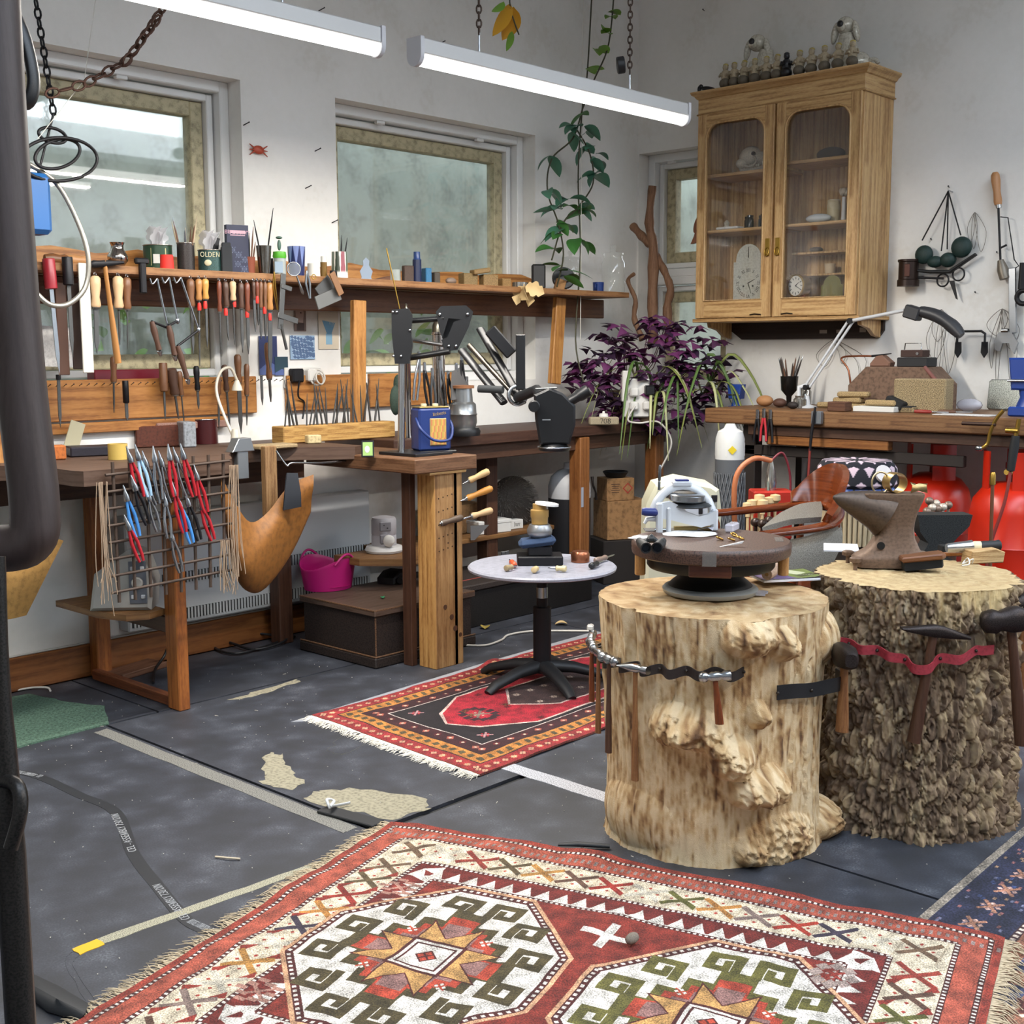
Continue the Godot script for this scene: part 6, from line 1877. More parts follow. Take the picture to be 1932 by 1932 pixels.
func top_figures()->void:
	var y:=1.17
	spaniel("mercury glass spaniel nearer the window wall on top of cabinet",cab(0.275,y,0.17),-1.0)
	spaniel("mercury glass spaniel at the open end on top of cabinet",cab(0.765,y,0.17),1.0)
	var sk:=mat("figure_cream","b3a488",0.6,0.0,"cloud",20.0)
	var gr:=mat("figure_grey","6f6555",0.7,0.0,"worn",22.0)
	var hr:=mat("figure_hair","ab9a4e",0.6)
	var bk:=mat("figure_black","16161a",0.35)
	var proto:Node3D=null
	var us:=[0.15,0.202,0.262,0.322,0.39,0.452,0.502,0.575,0.64,0.708,0.782,0.855]
	for i in 12:
		var black:=i==6
		var t:Node3D
		if proto==null or black:
			t=thing("seated_figurine","","figurine",Vector3.ZERO,-PI/2+0.2)
			part(t,"base",ns().ball(V(0,0.021,0.006),V(0.024,0.022,0.026),14,10),bk if black else gr)
			part(t,"torso",ns().lathe([[0,0.035],[0.017,0.036],[0.02,0.05],[0.021,0.062],[0.013,0.074],[0.008,0.077],[0,0.077]],12),bk if black else sk)
			for s in [-1,1]:part(t,"arm",ns().tube([V(s*0.019,0.066,0),V(s*0.024,0.052,0.01),V(s*0.008,0.055,0.022)],0.005,6),bk if black else sk)
			part(t,"head",ns().ball(V(0,0.087,0.003),V(0.0125,0.014,0.0125),12,8),bk if black else sk)
			part(t,"hair",ns().ball(V(0,0.096,0),V(0.012,0.008,0.012),12,8),bk if black else hr)
			if not black:proto=t
		else:
			t=copy(proto,"seated_figurine")
		t.position=cab(us[i],y,0.292)
		t.rotation.y=-PI/2+0.2+0.35*sin(i*2.3)
		t.scale=Vector3.ONE*1.2
		t.set_meta("label","black seated figurine among the pale ones on top of cabinet" if black else "small cream seated figurine with yellow hair on top of cabinet")
		t.set_meta("category","figurine")
		t.set_meta("group","seated figurines on the cabinet")
	var cr:=thing("black_figure","black lying animal figure at the window end of cabinet top","figurine",cab(0.02,y,0.28),-PI/2)
	part(cr,"body",ns().ball(V(0.02,0.016,0),V(0.05,0.014,0.014),14,10,Basis(V(0,0,1),-0.25)),bk)
	part(cr,"head",ns().ball(V(-0.028,0.034,0),V(0.013,0.013,0.012),10,8).ball(V(-0.036,0.022,0.004),V(0.01,0.018,0.01),8,6),bk)
	part(cr,"foot",ns().box(V(-0.02,0.007,0),V(0.03,0.014,0.016),0.003),bk)

func build_wall_right_things()->void:
	var steel:=M("steel_bright")
	var blk:=M("iron_black")
	var wire:=mat("wire_grey","6f6a64",0.4,0.8)
	var cn:=thing("rusty_can","dark brown riveted metal pot hung on wall beside cabinet","pot",V(-0.06,1.554,1.692))
	part(cn,"body",ns().lathe([[0,0],[0.052,0],[0.052,0.03],[0.047,0.034],[0.047,0.115],[0.052,0.118],[0.052,0.128],[0.044,0.128],[0.044,0.02],[0,0.02]],24),mat("pot_brown","33231d",0.4,0.5,"worn",12.0))
	part(cn,"panel",ns().box(V(-0.045,0.075,0.014),V(0.006,0.06,0.028),0.002),mat("pot_panel","4b2a22",0.4,0.4))
	var bg:=thing("green_harness","dark green padded harness bag hanging from straps on wall","harness",V(-0.05,1.647,1.864))
	var gm:=mat("harness_green","12302d",0.6,0.0,"cloud",16.0)
	var Bz:=func(px:float,py:float)->Vector3:return V(0,(0.0-py)*0.00307,px*0.00316)
	part(bg,"pad",ns().ball(Bz.call(-32,-18),V(0.025,0.045,0.045),14,10,Basis(V(1,0,0),0.4)).ball(Bz.call(-14,-6),V(0.025,0.028,0.04),14,10),gm)
	part(bg,"pad",ns().ball(Bz.call(26,-26),V(0.028,0.05,0.05),14,10,Basis(V(1,0,0),-0.4)).ball(Bz.call(6,-8),V(0.028,0.035,0.04),14,10),gm)
	part(bg,"belt",ns().tube([Bz.call(-50,5),Bz.call(-20,9),Bz.call(10,10),Bz.call(48,-14)],[0.014,0.018,0.02,0.016],8,0.5),mat("belt_black","151719",0.6))
	part(bg,"bar",ns().tube([Bz.call(-52,16),Bz.call(0,20)],0.006,8),blk)
	var hk:Vector3=Bz.call(2,-112)
	for q in [[-36,-40],[-5,-22],[4,-24],[24,-44]]:
		part(bg,"strap",ns().tube([hk,Bz.call(q[0],q[1])],0.0035,6),blk)
	part(bg,"nail",ns().tube([hk+V(0.05,0,0),hk+V(-0.004,0.004,0)],0.003,6),steel)
	var sc:=thing("garden_scissors","black handled scissors hanging point down below green harness","scissors",V(-0.04,1.584,1.901))
	part(sc,"handle_loop",ns().torus(Bz.call(-14,2),0.03,0.004,V(1,0,0.1),18,6),blk)
	part(sc,"handle_loop",ns().torus(Bz.call(10,-6),0.03,0.004,V(1,0,0.1),18,6),blk)
	part(sc,"blades",ns().prism(P2([-0.012,0.0,0.012,0.0,0.03,-0.08,0.032,-0.09,0.024,-0.085]),0.006,Transform3D(Basis(V(0,0,1),Vector3.UP,V(-1,0,0)),V(0,-0.01,0))),blk)
	var tr:=thing("soldering_torch","gas torch head with turned wooden handle hanging on wall","torch",V(-0.04,2.057,2.084))
	part(tr,"handle",ns().rod(Vector3.ZERO,Bz.call(7,48),[[0,0],[0.012,0],[0.019,0.08],[0.021,0.25],[0.016,0.6],[0.019,0.9],[0.016,1],[0,1]],14),mat("beech","b07e52",0.4))
	part(tr,"rod",ns().tube([Bz.call(7,48),Bz.call(14,130)],0.0055,8),blk)
	part(tr,"ferrule",ns().rod(Bz.call(6.6,45),Bz.call(8,53),[[0,0],[0.014,0],[0.012,1],[0,1]],12),steel)
	part(tr,"wire_bail",ns().tube([Bz.call(11,66),Bz.call(22,68),Bz.call(34,130),Bz.call(41,140),Bz.call(30,146)],0.0028,6),blk)
	part(tr,"burner",ns().rod(Bz.call(14,130),Bz.call(22,158),[[0,0],[0.014,0],[0.026,0.5],[0.024,1],[0.016,1],[0,0.9]],16),mat("burner_tin","8d8578",0.45,0.6,"worn",20.0))
	part(tr,"valve",ns().tube([Bz.call(13,112),Bz.call(22,108)],0.005,6),blk)
	var st:=thing("wire_loop_bundle","bundle of thin loose wire loops pinned on the wall","wire",V(-0.012,1.887,1.986))
	for q in [[-10,45,6],[4,60,8],[-4,55,5]]:
		part(st,"loop",ns().tube(spline([Vector3.ZERO,Bz.call(q[0],q[1]*0.5),Bz.call(q[0]+q[2],q[1]),Bz.call(q[0]+q[2]*1.8,q[1]*0.5)],5,true),0.0013,4,1.0,true),wire)
	for q in [[1775,583,"loose wire coil hanging on wall behind the magnifier lamp",[[-14,50,20],[-22,80,30],[6,100,18],[-8,120,10]]],[1890,582,"long thin wire hank hanging beside the wrench on wall",[[-16,90,8],[-6,120,6],[10,110,14],[2,60,24],[-22,40,30]]],[1572,640,"small sprigs of wire hanging below the cabinet board",[[-30,45,30],[10,40,12],[40,60,16]]]]:
		var w:=thing("wire_hank",q[2],"wire",Vector3.ZERO)
		w.position={1775:V(-0.02,1.441,1.847),1890:V(-0.02,1.436,2.14),1572:V(-0.02,1.302,1.282)}[q[0]]
		for e in q[3]:part(w,"strand",ns().tube(spline([Vector3.ZERO,Bz.call(e[0],e[1]*0.55),Bz.call(e[0]+e[2]*0.5,e[1]),Bz.call(e[0]+e[2],e[1]*0.5)],6,true),0.0014,4,1.0,true),wire)
	var wr:=thing("adjustable_wrench","big steel adjustable wrench hanging at the wall edge","wrench",V(-0.04,1.631,2.206))
	part(wr,"shank",ns().box(Bz.call(-4,52),V(0.012,0.3,0.036),0.004,Basis(V(1,0,0),-0.06)),steel)
	part(wr,"jaw",ns().prism(P2([-0.03,0.05,0.03,0.05,0.06,0.0,0.045,-0.05,0.03,-0.03,0.02,0.0,-0.01,0.0,-0.02,-0.04,-0.045,-0.03,-0.05,0.01]),0.016,Transform3D(Basis(V(0,0,1),Vector3.UP,V(-1,0,0)),Bz.call(-12,115)),0.002),steel)
	part(wr,"adjuster",ns().cyl(Bz.call(-12,96)+V(-0.01,0,-0.015),Bz.call(-12,96)+V(-0.01,0,0.015),0.009,12),steel)
	solo("pipe_clamp",ns().tube([V(-0.06,1.64,2.237),V(-0.06,1.521,2.238)],[0.012,0.016],10).torus(V(-0.06,1.485,2.249),0.03,0.012,V(1,0,0),18,8),blk,"black ring clamp hanging behind the steel wrench","clamp")
	for p in [V(0,2.014,1.852),V(0,1.694,2.097),V(0,1.514,2.003),V(0,1.774,1.776),V(0,3.073,0.443)]:
		solo("wall_nail",ns().rod(p,p+V(-0.02,0.004,0.004),[[0,0],[0.0018,0],[0.0018,0.9],[0.004,0.92],[0.004,1],[0,1]],7),blk,"small bare nail sticking out of the white wall near cabinet","nail",Vector3.ZERO,0.0,"bare nails in the right wall")
	var hs:=thing("coping_saw","black fret saw frame with two black clamps hanging on wall","saw",V(-0.05,1.316,2.007))
	part(hs,"frame",ns().tube([Bz.call(-20,14),Bz.call(-20,-2),Bz.call(-14,-6),Bz.call(16,-6),Bz.call(22,-2),Bz.call(22,18)],0.006,8),blk)
	for x in [-18,22]:part(hs,"clamp",ns().prism(P2([-0.014,0.03,0.014,0.03,0.016,-0.02,0,-0.045,-0.016,-0.02]),0.012,Transform3D(Basis(V(0,0,1),Vector3.UP,V(-1,0,0)),Bz.call(x,20)),0.002),blk)

func build_right()->void:
	var blk:=M("iron_black")
	var steel:=M("steel_bright")
	var brassm:=M("brass")
	var b:=thing("standing_bench","high scarred timber bench below the glazed cabinet","workbench",V(-0.37,0,1.8),-PI/2)
	part(b,"top",ns().box(V(0,0.932,0),V(1.66,0.072,0.7),0.006),mat("bench_oak","7a5836",0.6,0.0,"grain_x",4.0))
	part(b,"rail",ns().box(V(0.1,0.87,0.3),V(1.4,0.05,0.04),0.004),dark_wood())
	part(b,"rail",ns().box(V(-0.19,0.825,0.29),V(0.62,0.045,0.05),0.004),mat("rail_orange","8a5a2c",0.5,0.0,"grain_x",3.0))
	for x in [-0.62,0.74]:
		part(b,"leg",ns().box(V(x,0.45,0.24),V(0.07,0.9,0.07),0.004),M("leg_black"))
		part(b,"leg",ns().box(V(x,0.45,-0.27),V(0.07,0.9,0.07),0.004),M("leg_black"))
	part(b,"stretcher",ns().box(V(-0.1,0.77,0.26),V(1.1,0.05,0.03),0.004),M("leg_black"))
	solo("panel_sheet",ns().box(V(0,0.36,0),V(0.012,0.72,0.34),0.002),mat("sheet_white","b6babd",0.5),"upright white sheet leaning under the high bench","sheet",V(-0.25,0,1.42))
	var h:=0.969
	var fire:=mat("fire_clay","7a604e",0.85,0.0,"cloud",6.0)
	var kn:=thing("fire_hearth","brown stained soldering hearth with sloping shoulders on the high bench","hearth",V(-0.22,h,1.755),-PI/2)
	part(kn,"hood",ns().prism(P2([-0.23,0,0.23,0,0.23,0.12,0.15,0.2,-0.14,0.2,-0.23,0.11]),0.2,Transform3D.IDENTITY,0.006),fire)
	part(kn,"rim",ns().tube([V(0.15,0.2,0.09),V(0.23,0.12,0.1)],0.01,8),mat("hearth_red","7a4a42",0.7))
	var brick:=mat("fire_brick","b59f78",0.9,0.0,"worn",9.0,0.4)
	solo("fire_brick",ns().box(V(0,0.075,0),V(0.24,0.15,0.1),0.006),brick,"large pale crumbly fire brick in front of the hearth","brick",yb(V(-0.45,0.997,1.968)),-PI/2+0.06)
	solo("brick_slab",ns().box(V(0,0.012,0),V(0.13,0.024,0.09),0.003),brick,"thin fire brick slab under the large brick","brick",yb(V(-0.5,0.997,1.902)),-PI/2)
	solo("clay_lump",ns().prism(P2([-0.05,0,0.05,0,0.055,0.02,0.01,0.055,-0.02,0.05,-0.05,0.015]),0.06,Transform3D.IDENTITY,0.006),mat("clay_pink","9a7360",0.9,0.0,"worn",14.0),"pinkish broken brick lump on top of the hearth","brick",V(-0.24,h+0.2,1.66),-PI/2)
	var kb:=thing("weight_box","black block with brown wooden box and steel bail on the hearth","box",V(-0.24,h+0.2,1.835),-PI/2)
	part(kb,"block",ns().box(V(0,0.022,0),V(0.15,0.044,0.11),0.004),mat("block_black","1c1d20",0.6))
	part(kb,"case",ns().box(V(-0.01,0.062,0),V(0.11,0.034,0.08),0.003),mat("case_brown","3a2019",0.5))
	part(kb,"latch",ns().cyl(V(0.02,0.062,0.039),V(0.02,0.062,0.045),0.007,10),steel)
	part(kb,"bail",ns().tube([V(-0.05,0.08,0.03),V(-0.046,0.11,0.03),V(0.03,0.11,0.03),V(0.034,0.08,0.03)],0.003,6),steel)
	var pale:=mat("charcoal_block","b59a6c",0.8,0.0,"worn",10.0)
	var spots:=[[1568,752,0.0,0.11],[1610,752,0.3,0.16],[1600,740,0.1,0.14],[1612,727,0.25,0.15],[1650,758,0.0,0.15]]
	var ys:=[0.0,0.0,0.028,0.056,0.026]
	for i in 5:
		solo("solder_block",ns().box(V(0,0.013,0),V(spots[i][3],0.026,0.06),0.007),pale,"pale worn soldering block piled on the high bench","block",[yb(V(-0.35,0.979,1.436)),yb(V(-0.42,0.985,1.586)),yb(V(-0.42,0.985,1.575)),yb(V(-0.42,0.986,1.602)),yb(V(-0.55,0.996,1.811))][i]+V(0.02,ys[i]+0.001,0),-PI/2+spots[i][2],"soldering blocks on the high bench")
	solo("white_slab",ns().box(V(0,0.012,0),V(0.2,0.024,0.09),0.002),mat("slab_white","cfcfca",0.6),"flat white ceramic slab under the soldering blocks","slab",yb(V(-0.55,0.996,1.798)),-PI/2)
	solo("wood_cube",ns().box(V(0,0.022,0),V(0.09,0.044,0.07),0.004),M("cube_brown"),"short brown wood block at the bench edge","wood block",yb(V(-0.62,0.994,1.645)),-PI/2)
	solo("charred_block",ns().box(V(0,0.04,0),V(0.09,0.04,0.06),0.006,Basis(V(0,0,1),-0.4)).box(V(0.05,0.014,0),V(0.08,0.028,0.05),0.005),mat("charred","131314",0.8),"broken black charred blocks in front of hearth","charcoal",yb(V(-0.52,0.997,1.874)),-PI/2)
	solo("steel_tray",ns().prism(P2([-0.13,0,0.13,0,0.14,0.01,0.14,0.13,0.13,0.14,-0.13,0.14,-0.14,0.13,-0.14,0.01]),0.012,Transform3D(Basis(Vector3.RIGHT,-0.15),Vector3.ZERO),0.004),mat("tray_steel","a6aba6",0.18,0.8,"worn",8.0),"upright polished steel tray leaning on the wall","tray",V(-0.1,h+0.003,2.26),-PI/2)
	solo("glass_tank",ns().box(V(0,0.065,0),V(0.16,0.13,0.1),0.004),glass("tank_glass","b9bda8",0.4,0.1),"cloudy square glass tank beside the steel tray","tank",V(-0.12,h,2.44),-PI/2)
	solo("clear_bag",ns().ball(V(0,0.03,0),V(0.04,0.03,0.06),10,6),glass("bag_clear","d8d6e0",0.55,0.15),"crumpled clear plastic bag in front of steel tray","bag",yb(V(-0.3,0.996,2.12)))
	for q in [[yb(V(-0.62,1.005,2.069)),"red handled screwdriver lying on the high bench","8a2a24"],[yb(V(-0.55,1.005,2.146)),"brown handled graver lying on the high bench","5a3a26"]]:
		var sd:=thing("hand_tool",q[1],"hand tool",q[0]+V(0,0.01,0))
		part(sd,"handle",ns().rod(V(0,0,-0.06),V(0,0,0.02),[[0,0],[0.007,0],[0.009,0.3],[0.008,0.9],[0,1]],10),mat("grip_"+q[2],q[2],0.45))
		part(sd,"shaft",ns().tube([V(0,0,0.02),V(0.01,0,0.09)],0.003,6),steel)
	solo("loose_papers",slab(ragged([-0.12,-0.06,0.12,-0.05,0.13,0.05,-0.11,0.06],0.008,8,4),0.0,0.003),M("paper_white"),"torn white papers at the bench edge","paper",yb(V(-0.6,1.009,2.226)),-PI/2)
	var pt:=thing("tool_goblet","black goblet stuffed with fine tools on the high bench","tool pot",yb(V(-0.3,0.971,1.194)))
	part(pt,"goblet",ns().lathe([[0,0],[0.03,0],[0.012,0.02],[0.014,0.05],[0.04,0.08],[0.045,0.15],[0.041,0.15],[0.036,0.09],[0,0.07]],20),mat("goblet_black","1c1a19",0.25,0.4))
	var rg:=RandomNumberGenerator.new(); rg.seed=5
	for k in 16:
		var a:=rg.randf()*TAU
		var d:=V(cos(a)*0.3,1,sin(a)*0.3)
		part(pt,"tool_stem",ns().rod(V(cos(a)*0.015,0.09,sin(a)*0.015),V(cos(a)*0.015,0.09,sin(a)*0.015)+d*rg.randf_range(0.1,0.17),[[0,0],[0.004,0],[0.005,0.5],[0.003,0.9],[0,1]],6),[mat("stem_dark","3a2e28",0.5),steel,M("stem_brown")][k % 3])
	for q in [[yb(V(-0.36,0.976,1.32)),0.03,0.11,"silver cup with pen tools beside the black goblet"],[yb(V(-0.45,0.98,1.342)),0.032,0.06,"small faceted glass jar in front of the goblet"]]:
		var cu:=thing("metal_cup",q[3],"cup",q[0])
		part(cu,"body",ns().lathe([[0,0],[q[1],0],[q[1],q[2]*0.7],[q[1]*0.7,q[2]*0.85],[q[1]*0.8,q[2]],[0,q[2]]],10),M("cup_silver"))
	for q in [[yb(V(-0.4,0.972,1.116)),0.035,"c08a5a","split wooden sphere block at the bench corner"],[yb(V(-0.45,0.977,1.231)),0.028,"5a3a2c","brown leather scrap heap on the bench corner"],[yb(V(-0.55,0.984,1.362)),0.022,"2a211e","dark round punch block by the bench edge"]]:
		solo("bench_lump",ns().ball(V(0,q[1]*0.8,0),V(q[1],q[1]*0.8,q[1]*1.3),12,8),mat("lump_"+q[2],q[2],0.7,0.0,"worn",20.0),q[3],"block",q[0])
	var lp:=thing("magnifier_lamp","white articulated bench lamp with black magnifier head","lamp",V(-0.42,h,1.36))
	var wl:=mat("lamp_arm","c4c6c8",0.35)
	var jb:=[V(0.0,0.06,0.0),V(0.07,0.418,0.187),V(0.07,0.461,0.455)]
	part(lp,"base",ns().lathe([[0,0],[0.05,0],[0.05,0.008],[0.02,0.016],[0.014,0.06],[0,0.06]],20),wl)
	part(lp,"post",ns().tube([V(-0.02,0.01,-0.03),V(-0.02,0.10,-0.03),jb[0]+V(0,0.05,0)],0.012,8),wl)
	for o in [-0.009,0.009]:part(lp,"lower_arm",ns().tube([jb[0]+V(o,0.04,o),jb[1]+V(o,0,o)],0.0065,8),wl)
	part(lp,"upper_arm",ns().tube([jb[1],jb[2]],0.0085,8),wl)
	for q in [jb[0]+V(0,0.04,0),jb[1]]:part(lp,"joint",ns().cyl(q+V(-0.02,0,0),q+V(0.02,0,0),0.013,12),blk)
	part(lp,"head_block",ns().box(jb[2]+V(0,-0.012,0.045),V(0.06,0.06,0.075),0.006,Basis(V(1,0,0),0.3)),M("lamp_head"))
	part(lp,"shade",ns().tube(spline([jb[2]+V(0,-0.005,0.075),jb[2]+V(0,-0.03,0.16),jb[2]+V(0,-0.075,0.23),jb[2]+V(0,-0.12,0.275)],4),[0.022,0.026,0.028,0.029,0.03,0.03,0.029,0.03,0.032,0.031,0.028,0.024,0.018],12),M("lamp_head"))
	var ct:=thing("copper_torch","thin copper gas torch bent over the soldering blocks","torch",yb(V(-0.25,0.977,1.511)))
	part(ct,"tube",ns().tube(spline([V(0,0.06,0),V(0,0.18,-0.02),V(0,0.24,-0.06),V(0,0.25,0.02),V(0,0.25,0.10)],5),0.005,8),M("copper"))
	part(ct,"tip",ns().tube([V(0,0.25,0.1),V(0,0.262,0.2)],[0.006,0.002],8),blk)
	for q in [[yb(V(-0.6,1.015,2.434)),1.0,"blue steel vice bolted at the end of high bench"],[V(-0.412,0.94,0.925),0.55,"small blue vice at the corner of high bench"]]:
		var vs:=thing("bench_vice",q[2],"vice",q[0]+V(0.08,0.0,0.03 if q[1]>0.9 else -0.02))
		var bl:=mat("vice_blue","183a86",0.4)
		var k:float=q[1]
		part(vs,"foot",ns().box(V(0,0.02,0)*k,V(0.12,0.04,0.13)*k,0.006),bl)
		part(vs,"column",ns().lathe([[0,0.04*k],[0.05*k,0.04*k],[0.035*k,0.08*k],[0.045*k,0.13*k],[0,0.13*k]],16),bl)
		part(vs,"jaw",ns().prism(P2([-0.06*k,0.11*k,0.06*k,0.11*k,0.07*k,0.2*k,0.075*k,0.245*k,-0.075*k,0.245*k,-0.07*k,0.2*k]),0.1*k,Transform3D(Basis(V(0,0,1),Vector3.UP,V(-1,0,0)),Vector3.ZERO),0.008*k),bl)
		part(vs,"screw_bar",ns().tube([V(-0.06,0.15,-0.07)*k,V(-0.06,0.15,0.07)*k],0.006*k,8),steel)
	for q in [[V(-0.73,0.925,1.277),"15161a","black pliers hanging at the corner of high bench"],[V(-0.74,0.932,1.318),"b02a34","red tipped craft knife hanging at the high bench corner"],[V(-0.73,0.927,1.346),"15161a","second black pliers with curved handles on high bench corner"]]:
		var pl:=thing("hanging_pliers",q[2],"pliers",q[0])
		part(pl,"jaws",ns().box(V(0,0.02,0),V(0.01,0.05,0.018),0.004),steel)
		for s in [-1,1]:part(pl,"handle",ns().tube([V(0,0,s*0.004),V(0,-0.05,s*0.012),V(0,-0.11,s*0.016)],0.006,7),mat("plier_"+q[1],q[1],0.4))
	var gt:=thing("gas_hand_torch","long slim gas torch with grey collar hanging over bench edge","torch",V(-0.735,0.972,1.595))
	part(gt,"collar",ns().box(V(0,-0.03,0),V(0.03,0.06,0.05),0.004),mat("collar_grey","7d8287",0.4,0.6))
	part(gt,"body",ns().tube([V(-0.02,0.02,0),V(-0.03,-0.1,-0.01),V(-0.03,-0.18,-0.015)],[0.005,0.008,0.006],8),blk)
	part(gt,"hose",ns().tube([V(-0.03,-0.17,-0.015),V(-0.03,-0.3,-0.02)],0.006,8),M("hose_red"))
	var gc:=thing("g_clamp","iron clamp with brass collar on the edge of high bench","clamp",V(-0.76,0.943,2.403))
	part(gc,"bar",ns().tube([V(0,0.0,-0.12),V(0,0.0,0.02)],0.008,8),mat("clamp_brown","3c2a22",0.5,0.5))
	part(gc,"hook",ns().tube(spline([V(0,0.06,0.05),V(0,0.02,0.02),V(0,-0.03,0.0),V(0,-0.08,-0.01),V(-0.01,-0.10,-0.03)],4),0.008,8),brassm)
	part(gc,"knob",ns().ball(V(-0.01,-0.1,-0.04),V(0.012,0.012,0.018),10,8),steel)
	var hg:=thing("hose_torch","black handled gas torch with brass valve and red hose at bench end","torch",V(-0.78,0.922,2.515))
	part(hg,"handle",ns().rod(V(0,-0.02,0),V(0,-0.17,-0.015),[[0,0],[0.016,0],[0.019,0.3],[0.016,0.95],[0,1]],12),M("grip_black"))
	part(hg,"valve",ns().cyl(V(0,0.0,-0.04),V(0,0.0,0.01),0.012,10).cyl(V(0,-0.02,0),V(0,0.05,0.01),0.009,10),brassm)
	part(hg,"hose",ns().tube(spline([V(0,-0.17,-0.015),V(-0.01,-0.3,-0.03),V(-0.02,-0.5,-0.08),V(-0.02,-0.68,-0.09)],5),0.007,8),M("hose_red"))
	var red:=mat("gas_red","c0260f",0.32)
	for q in [[-0.58,2.435,"tall red gas bottle standing under the end of high bench"],[-0.40,2.01,"second red gas bottle standing farther back under high bench"]]:
		var g:=thing("gas_bottle",q[2],"gas bottle",V(q[0],0,q[1]),0.3,"red gas bottles under the high bench")
		part(g,"shell",ns().lathe([[0,0],[0.14,0],[0.165,0.03],[0.168,0.2],[0.171,0.205],[0.168,0.21],[0.168,0.42],[0.171,0.425],[0.168,0.43],[0.168,0.56],[0.155,0.62],[0.12,0.665],[0.07,0.69],[0,0.695]],40),red)
		for a in [2.6,0.2,-1.8]:
			var gp:=[]
			for i in 2:
				var row:=[]
				for j in 7:row.append(V(cos(a+(j-3)*0.16)*0.115,0.655+i*0.17,sin(a+(j-3)*0.16)*0.115))
				gp.append(row)
			part(g,"guard",ns().grid(gp,0.008),red)
		part(g,"valve",ns().lathe([[0,0.69],[0.02,0.69],[0.018,0.74],[0.03,0.75],[0.03,0.775],[0,0.78]],12),mat("valve_red","5a1614",0.4))
		part(g,"outlet",ns().cyl(V(-0.02,0.73,0),V(-0.075,0.74,-0.02),0.012,10),brassm)
	var pp:=thing("copper_pipe","thin copper pipe with brass nut standing before the red bottle","pipe",V(-0.98,0.568,2.508))
	part(pp,"pipe",ns().tube([V(0,0.16,0),V(0.01,-0.6,0.01)],0.0075,8),mat("pipe_brown","80553f",0.4,0.6))
	part(pp,"nut",ns().lathe([[0,0.15],[0.012,0.15],[0.012,0.19],[0.008,0.2],[0,0.2]],6),brassm)
	var a2:=thing("small_anvil","dark grey anvil with flat face behind the rusty one","anvil",V(-1.658,0.617,2.582)+V(0,-0.11,0))
	var mb:=Basis(V(0.68,0,0.735),Vector3.UP,V(-0.735,0,0.68))
	part(a2,"body",ns().prism(P2([-0.08,0.17,0.11,0.17,0.10,0.13,0.06,0.09,0.03,0.05,0.03,0.02,0.07,0.0,-0.09,0.0,-0.06,0.03,-0.04,0.07,-0.07,0.11]),0.09,Transform3D(mb,Vector3.ZERO),0.006),mat("anvil_grey","3b3e3f",0.45,0.5,"worn",10.0))
	solo("anvil_block",ns().box(V(0,0.24,0),V(0.22,0.485,0.2),0.01),dark_wood_y(),"dark timber block under the grey anvil","wood block",V(a2.position.x,0,a2.position.z),0.8)
	var mr:=RandomNumberGenerator.new(); mr.seed=9
	for k in 7:
		var q:Vector3=[V(-1.483,0.646,2.468),V(-1.421,0.653,2.461),V(-1.408,0.649,2.475),V(-1.394,0.655,2.489),V(-1.36,0.66,2.495),V(-1.313,0.656,2.427),V(-1.33,0.666,2.407)][k]
		solo("steel_stake",ns().ball(V(0,0.012,0),V(0.016,0.015,0.016),10,8).cyl(V(0,-0.12,0),V(0,0.0,0),0.006,8),mat("stake_%d" % (k % 2),["7d6a5c","c0b4a4"][k % 2],0.4,0.4),"round headed steel stake standing in the rack behind anvil","stake",q,0.0,"stakes in the rack")
	solo("stake_rack",ns().box(V(0,0.27,0),V(0.2,0.54,0.2),0.006),dark_wood_y(),"dark timber rack block holding the round stakes","rack",V(-1.42,0,2.42),0.8)
	var hb:=thing("ribbed_pot","cream ribbed basket under the woolly hats","basket",V(-1.256,0.545,2.066)+V(0,-0.07,0))
	var rb:=ns()
	for k in 40:
		var a:=TAU*k/40
		rb.tube([V(cos(a)*0.12,0,sin(a)*0.12),V(cos(a)*0.135,0.2,sin(a)*0.135)],0.009,5)
	part(hb,"ribs",rb,M("basket_cream"))
	part(hb,"liner",ns().lathe([[0,0],[0.115,0],[0.13,0.2],[0,0.2]],24),M("basket_cream"))
	part(hb,"stand",ns().lathe([[0,-0.56],[0.1,-0.56],[0.1,0],[0,0]],20),M("leg_black"))
	for q in [[0,0.16,0.155,0.085,"knitted hat with blue and white snowflake pattern on basket"],[1,0.235,0.16,0.10,"knitted hat with pale heart pattern and badges on top"]]:
		var im:=Image.create(256,64,false,Image.FORMAT_RGB8)
		im.fill(K("191a22"))
		for i in 16:
			if q[0]==0:
				rect(im,i*16,22,14,22,K("2d4a8c")); fill_poly(im,P2([i*16+2,33,i*16+8,25,i*16+14,33,i*16+8,41]),K("7d90bd")); motif_x(im,W(i*16+4,12),6,K("d8d8dc"),K("d8d8dc")); motif_x(im,W(i*16+12,54),6,K("d8d8dc"),K("d8d8dc"))
			else:
				for r in 3:fill_poly(im,P2([i*16+2+(r % 2)*8,8+r*20,i*16+8+(r % 2)*8,4+r*20,i*16+14+(r % 2)*8,8+r*20,i*16+8+(r % 2)*8,20+r*20]),K("c3aeb9"))
		var hat:=thing("woolly_hat",q[4],"hat",hb.position+V(0,q[1],0))
		part(hat,"knit",ns().lathe([[q[2]*0.9,-0.005],[q[2],0.01],[q[2]*0.98,q[3]*0.7],[q[2]*0.85,q[3]],[0,q[3]]],32),printed("knit_%d" % q[0],im,0.95))
		if q[0]==1:
			part(hat,"badge",ns().cyl(V(-0.06,0.055,0.14),V(-0.066,0.06,0.15),0.035,18),mat("badge_white","c9c4c2",0.5))
			part(hat,"brooch",ns().box(V(-0.15,0.05,-0.03),V(0.02,0.05,0.07),0.005),mat("brooch_grey","a59a8c",0.4,0.4))
	chair_and_gas()

